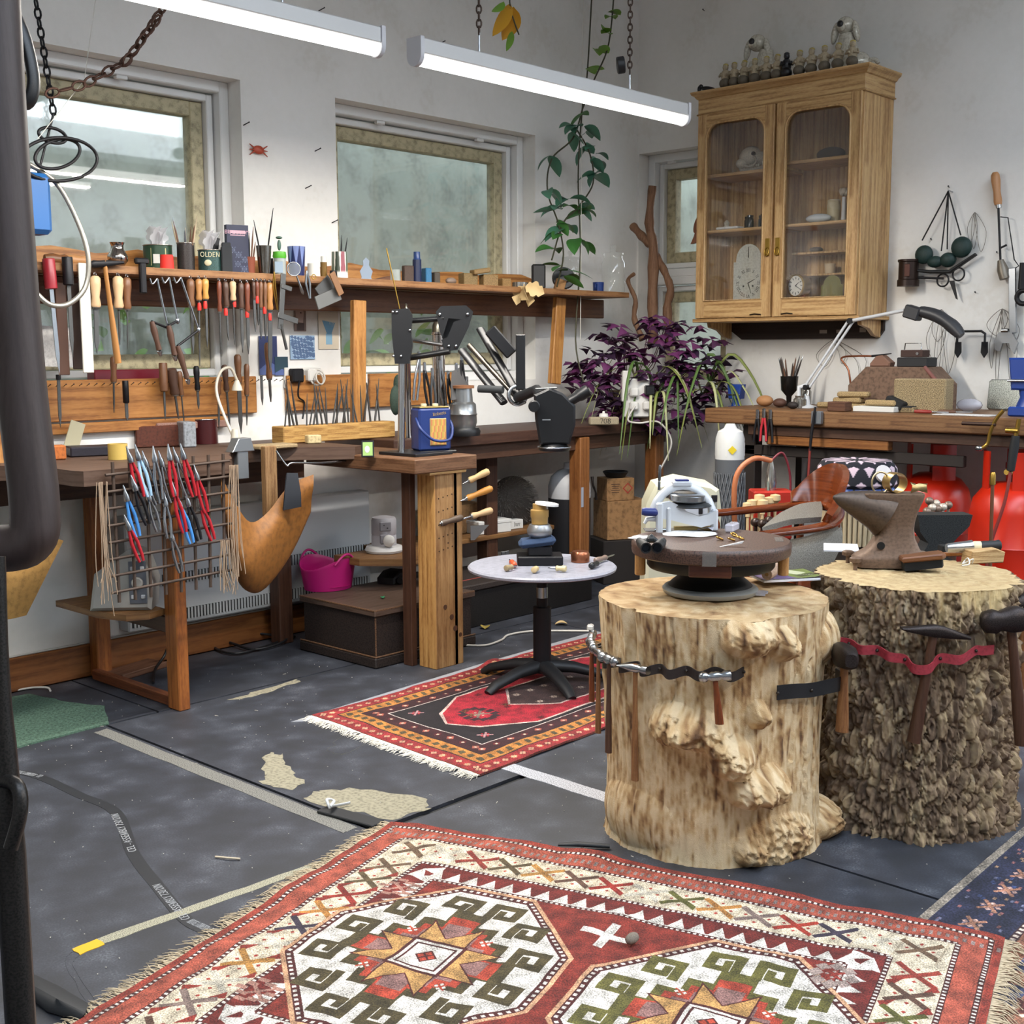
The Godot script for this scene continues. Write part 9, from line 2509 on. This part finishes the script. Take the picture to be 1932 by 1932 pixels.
	for k in 190:
		var a:=R.randf()*TAU; var rr:=sqrt(R.randf())
		var u:=cos(a)*rr; var w:=sin(a)*rr
		var q:=c+right*u*0.43+V(0,w*0.30,0)+toc*(sqrt(maxf(0,1-rr*rr))*0.2+R.randf_range(-0.03,0.03))
		q.x=minf(q.x,-0.07); q.z=maxf(q.z,0.07)
		var l:=part(ox,"leaf",tri[k % 3],pm[(k*7/3) % 3],q-lo)
		l.rotation=V(R.randf_range(-0.5,0.6),R.randf()*TAU,R.randf_range(-0.6,0.5))
		l.scale=Vector3.ONE*R.randf_range(0.045,0.075)
		if k % 4==0:part(ox,"stem",ns().tube([V(0,0.14,0),(q-lo)*0.6,q-lo],0.0025,5),mat("stem_purple","5a3a44",0.6))
	for q in [V(-0.087,1.266,0.368),V(-0.06,1.216,0.407),V(-0.532,1.219,0.193)]:
		var f:=ns()
		for k in 7:f.ball(V(R.randf_range(-0.03,0.03),R.randf_range(-0.012,0.015),R.randf_range(-0.03,0.03)),V(0.01,0.007,0.01),7,5)
		part(ox,"flower",f,mat("lilac","c4a3cf",0.5),q-lo)
	var sg:=thing("striped_grass","arching green and cream striped spider plant below purple plant","plant",V(-0.6,0.877,0.52))
	part(sg,"pot",ns().lathe([[0,0],[0.05,0],[0.07,0.09],[0,0.085]],18),M("pot_clay"))
	for k in 34:
		var a:=2.4+R.randf_range(-1.9,1.9)
		var L:=R.randf_range(0.2,0.42); var H:=R.randf_range(0.04,0.26)
		var d:=V(cos(a),0,sin(a))
		var b:=V(0.1,0.1,0)+right*R.randf_range(-0.1,0.32)
		var p:=spline([b,b+d*L*0.35+V(0,H,0),b+d*L*0.7+V(0,H*0.5,0),b+d*L+V(0,-R.randf_range(0.05,0.3),0)],4)
		part(sg,"leaf",ns().tube(p,[0.003,0.005,0.007,0.008,0.0085,0.009,0.009,0.0085,0.008,0.007,0.005,0.003,0.001],6,0.22),[mat("grass_green","4f6a34",0.5),mat("grass_cream","a9ab7c",0.5),mat("grass_olive","76803f",0.5)][k % 3])
	var hd:=thing("garden_hedge","green leafy shrub outside the middle window","shrub",V(-1.45,-0.05,-1.25))
	part(hd,"stem",ns().tube([Vector3.ZERO,V(0,1.0,0)],0.03,8),stem)
	for k in 160:leafy(hd,V(R.randf_range(-1.3,1.3),R.randf_range(0.6,1.75),R.randf_range(-0.15,0.15)),R.randf_range(0.1,0.2),V(R.randf_range(-1,1),R.randf()*TAU,R.randf_range(-1,1)),gm[2])

func pliers(label:String,p:Vector3,d:Vector3,m:Material,group:="pliers on the rack")->void:
	var t:=thing("pliers",label,"pliers",p,0.0,group)
	var st:=M("steel_bright")
	var x:=d.cross(V(0,0,1)).normalized()
	part(t,"jaws",ns().rod(Vector3.ZERO,-d.normalized()*0.055,[[0,0],[0.01,0],[0.011,0.2],[0.006,0.6],[0.002,1],[0,1]],8),st)
	for s in [-1,1]:part(t,"handle",ns().tube([x*s*0.004,d*0.4+x*s*0.011,d*0.8+x*s*0.01,d+x*s*0.007],[0.0045,0.006,0.0055,0.0045],7),m)

func build_left()->void:
	var st:=M("steel_bright"); var dk:=M("iron_black")
	var red:=mat("grip_red","9a1622",0.4); var blu:=mat("grip_blue","3f7fc0",0.4)
	var rk:=thing("pliers_rack","woven dark wire lattice rack hanging on the bench front","rack",V(-3.6,0.66,0.772))
	var wk:=mat("rack_wicker","3f3026",0.7)
	for k in 8:part(rk,"upright",ns().tube([V(-0.2+k*0.06,0.24,0),V(-0.2+k*0.058,-0.22,0.004)],0.0055,6),wk)
	for k in 8:part(rk,"crossbar",ns().tube([V(-0.23,0.2-k*0.055,0.006),V(0.24,0.215-k*0.055,0.006)],0.005,6),wk)
	var fr:=RandomNumberGenerator.new(); fr.seed=8
	for q in [[-0.25,0.18,0.45],[0.21,-0.06,0.2],[0.245,0.2,0.46]]:
		var s:=ns()
		for k in 13:
			var a:=V(q[0]+fr.randf_range(-0.02,0.02),q[1],0.01+fr.randf_range(0,0.02))
			s.tube(spline([a,a+V(fr.randf_range(-0.02,0.02),-q[2]*0.5,0),a+V(fr.randf_range(-0.02,0.02),-q[2]*fr.randf_range(0.7,1),0.005)],3),0.0018,4)
		part(rk,"raffia_tassel",s,mat("raffia","9a8570",0.9)).set_meta("kind","stuff")
	var A1:=[V(-3.743,0.896,0.79),V(-3.714,0.901,0.79),V(-3.688,0.878,0.79),V(-3.662,0.891,0.8),V(-3.629,0.874,0.79),V(-3.606,0.894,0.8),V(-3.572,0.884,0.79),V(-3.552,0.894,0.8),V(-3.762,0.771,0.79),V(-3.736,0.804,0.8),V(-3.681,0.764,0.79),V(-3.623,0.74,0.79),V(-3.592,0.774,0.8),V(-3.565,0.726,0.79),V(-3.534,0.732,0.79),V(-3.483,0.718,0.79),V(-3.497,0.819,0.79),V(-3.765,0.677,0.8),V(-3.602,0.622,0.79)]
	var C1:=[red,mat("grip_pale_blue","8fb0c9",0.4),st,st,st,red,st,red,blu,dk,st,st,red,blu,dk,red,red,red,st]
	var N1:=["crimson","pale blue","short steel","long steel","slim steel","red","bare steel","orange red","sky blue","thick black","plain steel","bowed steel","cherry red","bright blue","black","scarlet","dark red","red wrapped","grey"]
	for i in 19:pliers("%s handled pliers hooked on the wire rack, %s row" % [N1[i],"top" if i<8 else ("bottom" if i>16 else "middle")],A1[i],V(fr.randf_range(0.0,0.035),-fr.randf_range(0.1,0.13),0.008),C1[i])
	var lm:=mat("skin_tan","87561f",0.6,0.0,"cloud",5.0)
	var g:=[[V(-3.353,0.809,0.72),V(-3.293,0.721,0.7),V(-3.2,0.631,0.66),V(-3.087,0.655,0.62),V(-2.971,0.744,0.6),V(-2.84,0.774,0.58)],[V(-3.372,0.759,0.74),V(-3.329,0.633,0.74),V(-3.253,0.537,0.73),V(-3.135,0.566,0.68),V(-2.981,0.675,0.62),V(-2.857,0.735,0.6)],[V(-3.357,0.709,0.72),V(-3.315,0.524,0.72),V(-3.254,0.448,0.72),V(-3.124,0.443,0.66),V(-2.964,0.57,0.6),V(-2.853,0.681,0.58)],[V(-3.313,0.681,0.66),V(-3.244,0.448,0.62),V(-3.187,0.367,0.62),V(-3.095,0.365,0.6),V(-2.943,0.47,0.56),V(-2.845,0.626,0.56)],[V(-3.202,0.726,0.5),V(-3.113,0.49,0.46),V(-3.028,0.394,0.44),V(-2.964,0.427,0.44),V(-2.854,0.628,0.44),V(-2.786,0.751,0.46)]]
	var sk:=thing("bench_skin","orange tan leather catch skin slung below the bench pin","leather skin",Vector3.ZERO)
	part(sk,"hide",ns().grid(smooth_rows(g),0.004),lm)
	part(sk,"wire_bail",ns().tube(spline([V(-3.028,0.88,0.6),V(-2.996,0.823,0.62),V(-2.971,0.831,0.62),V(-2.828,0.82,0.6),V(-2.635,0.815,0.56)],5),0.004,6),st)
	part(sk,"rag",ns().grid([[V(-3.012,0.797,0.64),V(-2.963,0.793,0.64)],[V(-3.039,0.724,0.66),V(-2.965,0.718,0.66)],[V(-3.041,0.659,0.65),V(-2.957,0.665,0.65)]],0.006),mat("rag_navy","171c24",0.8))
	var g2:=[[V(-4.107,0.668,0.5),V(-3.984,0.672,0.5),V(-3.842,0.62,0.5)],[V(-4.141,0.559,0.56),V(-4.028,0.563,0.58),V(-3.924,0.527,0.54)],[V(-4.123,0.401,0.5),V(-4.063,0.389,0.52),V(-3.985,0.388,0.5)]]
	solo("pale_skin",ns().grid(smooth_rows(g2),0.004),mat("skin_pale","b98c4c",0.65,0.0,"cloud",5.0),"pale yellow leather skin hanging under the near bench scoop","leather skin")
	var bp:=thing("bench_pin","worn wooden bench pin with hanging wooden peg plank","bench pin",V(-2.963,0.876,0.444))
	part(bp,"pin",ns().box(V(0.03,0.008,0.0),V(0.18,0.016,0.1),0.004),mat("pin_wood","a9926c",0.8,0.0,"worn",12.0))
	part(bp,"plank",ns().box(V(-0.03,-0.12,0.06),V(0.056,0.27,0.03),0.003),mat("plank_pale","8a6c48",0.7,0.0,"grain_y",6.0))
	part(bp,"steel_bracket",ns().box(V(-0.14,-0.05,0.03),V(0.05,0.11,0.04),0.003).prism(P2([-0.05,0,0.05,0.0,0.035,0.05,-0.02,0.05]),0.05,Transform3D(Basis.IDENTITY,V(-0.14,0.0,0.03)),0.002),M("bracket_steel"))
	var bx:=[[V(-3.549,0.876,0.209),0.2,0.035,0.11,"1d1a26","open dark navy tray on the workbench corner","tray"],[V(-3.734,0.876,0.268),0.06,0.05,0.06,"b5642a","small orange card box beside the navy tray","box"],[V(-3.176,0.876,0.022),0.19,0.085,0.07,"5a2a18","red brown oval cigar tin on the workbench","tin"],[V(-3.102,0.876,0.111),0.05,0.1,0.1,"8d9298","grey and blue upright tin beside the cigar tin","tin"],[V(-2.668,0.876,0.365),0.06,0.035,0.04,"cbb98c","cream wax block on the bench beside the pin","block"]]
	for q in bx:solo("bench_box",ns().box(V(0,q[2]/2,0),V(q[1],q[2],q[3]),0.004),mat("bx_"+q[4],q[4],0.5,0.0,"cloud",10.0),q[5],q[6],q[0],-0.3)
	pot("bamboo_cup","short bamboo cup holding a steel rule","cup",V(-3.59,0.876,0.437),0.034,0.034,0.055,mat("bamboo","b59a4e",0.5))
	pot("red_caddy","dark red patterned caddy holding card rolls","caddy",V(-2.958,0.876,0.017),0.055,0.052,0.1,mat("caddy_red","4a1418",0.35,0.2,"worn",18.0),st)
	solo("wood_rack",ns().box(V(0,0.025,0),V(0.24,0.05,0.1),0.004),M("rack_pale"),"pale drilled rack packed with needle files","rack",V(-3.268,0.876,-0.263)+V(0,0,-0.04),-0.2)
	solo("wood_rack",ns().box(V(0,0.035,0),V(0.58,0.07,0.09),0.004),M("rack_pale"),"long pine rack filled with gravers and burs","rack",V(V(-2.481,0.898,0.28).x,0.876,0.28),-0.06)
	var proto:=thing("needle_file","slim steel needle file standing in the drilled rack","file",Vector3.ZERO,0.0,"needle files in the drilled rack")
	part(proto,"shaft",ns().rod(Vector3.ZERO,V(0,0.15,0),[[0.004,0],[0.0035,0.6],[0.001,1]],6),M("file_steel"))
	var o1:=V(-3.268,0.876,-0.263)
	for k in 62:
		var f:=proto if k==0 else copy(proto,"needle_file")
		var far:=k >= 36
		if far:meta(f,"thin steel graver standing in the long pine rack","graver","gravers in the long pine rack")
		f.position=V(o1.x+fr.randf_range(-0.1,0.1),0.92,o1.z-0.04+fr.randf_range(-0.035,0.035)) if not far else V(V(-2.481,0.898,0.28).x-0.27+(k-36)*0.021,0.943,0.28+fr.randf_range(-0.02,0.02))
		f.rotation=V(fr.randf_range(-0.12,0.12),0,fr.randf_range(-0.22,0.22))
		f.scale=Vector3.ONE*fr.randf_range(0.8,1.35)
	solo("card_strip",ns().box(V(0,0.06,0),V(0.06,0.12,0.004),0.001,Basis(V(0,0,1),-0.35)),mat("card_grey","aba489",0.8),"bent grey card strip leaning on the needle file rack","card",V(-3.565,0.876,0.08))
	var rc:=thing("ultrasonic_box","grey control box with round dial under the workbench","control box",V(-3.62,0.358,0.50),-0.75)
	part(rc,"case",ns().prism(P2([-0.11,0,0.1,0,0.11,0.1,0.08,0.2,0.03,0.215,-0.09,0.13]),0.14,Transform3D.IDENTITY,0.012),M("case_grey"))
	part(rc,"panel",ns().box(V(0.06,0.1,0.072),V(0.06,0.15,0.004),0.003),mat("panel_slate","565a62",0.5))
	part(rc,"dial",ns().cyl(V(0.06,0.1,0.072),V(0.06,0.1,0.088),0.02,18,0.003),M("case_grey"))
	for q in [[0.043,0.15],[0.077,0.15],[0.043,0.05],[0.077,0.05]]:part(rc,"button",ns().box(V(q[0],q[1],0.075),V(0.014,0.014,0.006),0.002),mat("button_white","b9bcc0",0.5))
	for q in [[V(-2.306,0.777,1.02),V(-2.392,0.728,0.957),0.75,"c0a070","pale handled file pushed into holes of the thick post"],[V(-2.288,0.707,1.02),V(-2.405,0.66,0.957),0.8,"b07830","orange handled tool pushed into the thick post"],[V(-2.289,0.618,1.02),V(-2.459,0.58,0.957),0.5,"b3946c","forked tool with pale handle pushed into the thick post"],[V(-2.422,0.6,0.985),V(-2.523,0.581,0.957),0.9,"4a3a2c","short dark handled awl on the thick post"]]:
		tool(q[4],"hand tool",q[0],q[1],q[2],0.0145,mat("ph_"+q[3],q[3],0.5),0.004,st,"x","tools in the post","hand_tool")
	var c:=V(-2.43,0,1.41)
	var t:=thing("round_table","round grey topped table on a black star base","table",c)
	part(t,"top",ns().lathe([[0,0.44],[0.265,0.44],[0.276,0.444],[0.278,0.452],[0.272,0.458],[0,0.458]],56),mat("table_grey","9a9ba6",0.4,0.0,"scuff",6.0))
	part(t,"column",ns().lathe([[0.034,0.05],[0.034,0.3],[0.021,0.302],[0.021,0.34],[0.02,0.44]],20),dk)
	part(t,"collar",ns().lathe([[0.0215,0.335],[0.0215,0.375]],18),st)
	for k in 5:
		var a:=TAU*k/5+0.75
		var d:=V(cos(a),0,sin(a))
		part(t,"star_leg",ns().tube([d*0.02+V(0,0.075,0),d*0.12+V(0,0.066,0),d*0.23+V(0,0.036,0),d*0.265+V(0,0.014,0)],[0.034,0.028,0.023,0.018],10,0.75),mat("plastic_black","17181b",0.55))
	var y:=V(0,0.459,0)
	var cu:=thing("engraving_block","engravers block on black stand with denim cushion and clamp ring","engraving block",c+y+V(0.02,0,-0.03),-0.8)
	part(cu,"stand",ns().box(V(0,0.017,0),V(0.17,0.034,0.12),0.004).box(V(0,0.05,0),V(0.09,0.034,0.08),0.004),dk)
	part(cu,"denim_cushion",ns().box(V(-0.01,0.083,0),V(0.14,0.03,0.1),0.014,Basis(V(0,0,1),0.12)),mat("denim","33496a",0.9,0.0,"speck",20.0))
	part(cu,"ball",ns().lathe([[0,0.096],[0.03,0.097],[0.046,0.112],[0.048,0.128],[0.038,0.148],[0,0.15]],28),mat("ball_alloy","9b9da0",0.35,0.8))
	part(cu,"ring_stack",ns().lathe([[0.03,0.15],[0.031,0.172],[0.034,0.176],[0.034,0.202],[0.026,0.206],[0.026,0.225],[0,0.225]],24),mat("ring_horn","a07f48",0.4))
	part(cu,"paper_cap",ns().lathe([[0.045,0.222],[0.044,0.23],[0,0.232]],24,Transform3D(Basis(V(0,0,1),-0.12),Vector3.ZERO)),M("paper_white"))
	for q in [[-0.16,0.10,0.4,"c2ab80",0.06,"small razor shaped brush with pale handle at table edge"],[-0.06,0.17,2.0,"c9b98c",0.07,"second small scraper with pale handle on the round table"],[-0.13,-0.02,0.9,"b8502e",0.13,"orange handled graver lying on the round table"],[0.04,0.2,0.3,"17181b",0.12,"black knobbed graver lying on the round table front"],[0.14,0.14,0.2,"7d6a60",0.16,"long steel tool with red tip on the round table"],[0.2,0.02,1.2,"a3552c",0.08,"brown bulb handled burnisher on the round table edge"],[-0.2,0.0,0.1,"8b7a5c",0.07,"short cream and black brush on the round table"]]:
		var p:Vector3=c+y+V(q[0],0.013,q[1])
		tool(q[5],"hand tool",p,p+V(cos(q[2]),0,-sin(q[2]))*q[4],0.55,0.0115,mat("rt_"+q[3],q[3],0.4),0.0035,st,"x","tools on the round table","hand_tool")
	solo("stamp_cup",ns().lathe([[0,0],[0.035,0],[0.036,0.03],[0.03,0.04],[0,0.042]],20),M("copper"),"small copper cup with white rim on the round table","cup",c+y+V(0.15,0,0.06))
	var nf:=thing("dark_frame","dark worn timber frame arm with rounded foot near the doorway","frame",V(-5.005,1.299,2.694))
	var o:=nf.position
	part(nf,"arm",ns().tube(spline([V(-4.981,1.836,2.616)-o,V(-5,1.523,2.656)-o,V(-5.014,1.224,2.698)-o,V(-5.018,1.037,2.729)-o,V(-5.03,0.984,2.727)-o,V(-5.063,0.972,2.679)-o,V(-5.117,0.966,2.592)-o],6),0.0345,12),mat("frame_dark","382b28",0.55,0.0,"grain_y",5.0))
	part(nf,"strap_loop",ns().tube(spline([V(-4.947,1.753,2.594)-o,V(-4.938,1.707,2.613)-o,V(-4.935,1.645,2.627)-o,V(-4.944,1.613,2.625)-o,V(-4.956,1.611,2.612)-o],5),0.012,8,0.6),M("strap_black"))
	var ns2:=thing("steel_stand","dark steel stand with hooked bracket near the doorway","stand",V(-5.203,0.588,2.987))
	o=ns2.position
	part(ns2,"bar",ns().tube(spline([V(-5.173,1.004,2.939)-o,V(-5.187,0.825,2.959)-o,V(-5.192,0.716,2.975)-o,V(-5.199,0.588,2.991)-o,V(-5.21,0.403,3.016)-o],5),[0.012,0.012,0.012,0.012,0.013,0.014,0.015,0.016,0.016,0.016,0.017,0.017,0.017,0.018,0.018,0.018,0.018,0.018,0.018,0.018,0.018],10),M("stand_steel"))
	part(ns2,"bracket",ns().tube(spline([V(-5.204,0.735,2.958)-o,V(-5.192,0.736,3.001)-o,V(-5.196,0.708,3.017)-o,V(-5.208,0.664,3.012)-o],5),0.009,8),M("stand_steel"))
	solo("black_chain",chain(V(-3.874,2.414,0.55),V(-3.826,2.009,0.55),0.035,0.0036),mat("chain_black","17171a",0.4,0.6),"black welded chain holding the pendant drill","chain")
	var rc2:=thing("rusty_chain","rusty twisted wire chain looped above the left window","chain",Vector3.ZERO)
	var rm:=mat("chain_rust","5d4338",0.6,0.6)
	for q in [[V(-3.429,2.419,0.6),V(-3.571,2.224,0.6)],[V(-3.468,2.365,0.62),V(-3.61,2.189,0.62)],[V(-3.572,2.215,0.6),V(-3.738,2.109,0.6)],[V(-3.738,2.109,0.6),V(-3.875,2.056,0.6)]]:part(rc2,"strand",chain(q[0],q[1],0.05,0.0042),rm)
	solo("thin_string",ns().tube([V(-3.67,2.417,0.58),V(-3.73,2.126,0.58),V(-3.899,1.92,0.58)],0.0013,4),M("string_white"),"thin pale string hanging across the left window","string")
	var dr:=thing("pendant_drill","blue pendant drill motor with flexible steel shaft and looped cable","drill",V(-3.902,1.72,0.55))
	o=dr.position
	part(dr,"motor",ns().box(V(-0.02,0,0),V(0.11,0.19,0.09),0.014),mat("motor_blue","1b4f86",0.4))
	part(dr,"shaft",ns().tube(spline([V(-3.915,1.843,0.55)-o,V(-3.834,1.792,0.56)-o,V(-3.782,1.686,0.58)-o,V(-3.757,1.568,0.6)-o,V(-3.771,1.465,0.6)-o,V(-3.83,1.408,0.6)-o,V(-3.893,1.402,0.6)-o,V(-3.926,1.435,0.58)-o],6),0.0085,8),mat("shaft_steel","a39f95",0.35,0.8))
	for q in [[V(-3.838,1.941,0.56),0.055,1.3,0.0],[V(-3.823,1.885,0.56),0.10,0.75,0.1],[V(-3.822,1.867,0.57),0.16,0.6,0.05]]:part(dr,"cable_loop",ns().torus(q[0]-o,q[1],0.0055,V(0.25,q[3],1),30,7,0.42),dk)
	part(dr,"hook",ns().tube([V(-3.825,2.014,0.55)-o,V(-3.89,1.812,0.55)-o],0.004,6),dk)
	var cb:=thing("red_crab","small orange red crab ornament on the white wall","ornament",V(-2.641,2.091,0.012))
	part(cb,"body",ns().ball(Vector3.ZERO,V(0.028,0.018,0.01),12,8),M("crab"))
	for k in 6:part(cb,"claw",ns().tube([V(0.02*(1 if k % 2 else -1),0.005-0.006*(k/2),0),V(0.045*(1 if k % 2 else -1),0.02-0.022*(k/2),0)],[0.004,0.002],5),M("crab"))
	for p in [V(-2.295,2.717,0),V(-1.568,2.705,0),V(-2.334,2.121,0),V(-2.391,1.957,0),V(-2.248,1.82,0),V(-2.706,2.184,0)]:solo("wall_nail",ns().rod(p,p+V(0.012,0.012,0.03),[[0,0],[0.0022,0],[0.0022,0.9],[0.004,0.92],[0,1]],7),dk,"small bare nail in the white wall between the windows","nail",Vector3.ZERO,0.0,"bare nails in the window wall")

func smooth_rows(g:Array)->Array:
	var rows:=[]
	for r in g:rows.append(spline(r,5))
	var out:=[]
	for i in (g.size()-1)*4+1:out.append([])
	for j in rows[0].size():
		var colm:=[]
		for r in rows:colm.append(r[j])
		var s:=spline(colm,4)
		for i in s.size():out[i].append(s[i])
	return out

func V(x: float, y: float, z: float) -> Vector3:
	return Vector3(x, y, z)

func W(x: float, y: float) -> Vector2:
	return Vector2(x, y)

func K(h, g := 0.0, b := 0.0) -> Color:
	return Color(h) if h is String else Color(h, g, b)

func M(k: String) -> StandardMaterial3D:
	var a: Array = MT[k] + [0.6, 0.0, "", 4.0, 0.0].slice(MT[k].size() - 1)
	return mat(k, a[0], a[1], a[2], a[3], a[4], a[5])

const MT:={"print_grey":["9a9c9e",0.7],
"offcut":["1d1f22",0.6],
"leaf_pale":["c3a878",0.7],
"strap_black":["1b1b1c",0.45,0.0,"worn",20.0],
"steel_bright":["a9adb2",0.25,1.0],
"dowel_wood":["b98d55",0.5,0.0,"grain_y",9.0],
"lens_dark":["0c1016",0.05],
"paper_white":["d9d7d4",0.85,0.0,"scuff",8.0],
"disc_steel":["b9babb",0.25,1.0],
"brass_dull":["8d7a4a",0.4,0.7],
"hole_black":["0d0b0a",0.9],
"bristle_black":["121212",0.9,0.0,"speck",40.0,0.6],
"grip_black":["17181a",0.6],
"string_white":["d0ccc2",0.9],
"page_white":["dadbe2",0.85],
"skirting_pine":["85542a",0.5,0.0,"grain_x",1.6],
"heater_white":["b9bcbd",0.4],
"leg_pine":["9a5d28",0.45,0.0,"grain_y",2.6],
"shelf_wood":["7c5a34",0.55,0.0,"grain_x",4.0],
"board_pine":["b07a40",0.5,0.0,"grain_x",2.0],
"upright_pine":["b07f45",0.5,0.0,"grain_y",2.6],
"iron_dark":["241f1d",0.5,0.6],
"case_black":["17181a",0.5],
"plug_white":["cfcdc8",0.45],
"flex_white":["c4c0b8",0.5],
"cardboard":["a57b4f",0.8,0.0,"cloud",4.0],
"ink_black":["1a1a1a",0.7],
"bracket_steel":["8f9498",0.35,0.8],
"brass":["a5853f",0.3,0.9],
"tooth":["d8d0bc",0.4],
"carved_brown":["7a4c34",0.5],
"iron_black":["16161a",0.5,0.4],
"leg_black":["231b17",0.6],
"cube_brown":["5d3c28",0.7,0.0,"grain_x",8.0],
"stem_brown":["6a4a36",0.6],
"cup_silver":["a8a6a0",0.15,0.8],
"lamp_head":["2b2c30",0.45],
"copper":["a5694d",0.3,0.9],
"hose_red":["7c2f2a",0.5],
"basket_cream":["b9a98a",0.8],
"label_white":["c9cac4",0.6],
"switch_black":["15171c",0.4],
"silver":["b3a9a2",0.08,1.0],
"thread_red":["d02a20",0.7],
"ink_cream":["c3bd9c",0.6],
"mug_blue":["16326e",0.3],
"file_steel":["6d6d6c",0.4,0.8,"worn",30.0],
"hose_cream":["c9c2b2",0.5],
"frame_gold":["c2a572",0.4,0.5],
"pot_clay":["6d5a44",0.7],
"rack_pale":["b08c50",0.6,0.0,"grain_x",6.0],
"case_grey":["9c9a94",0.5],
"stand_steel":["2b2724",0.4,0.5,"worn",10.0],
"crab":["a8432a",0.5]}
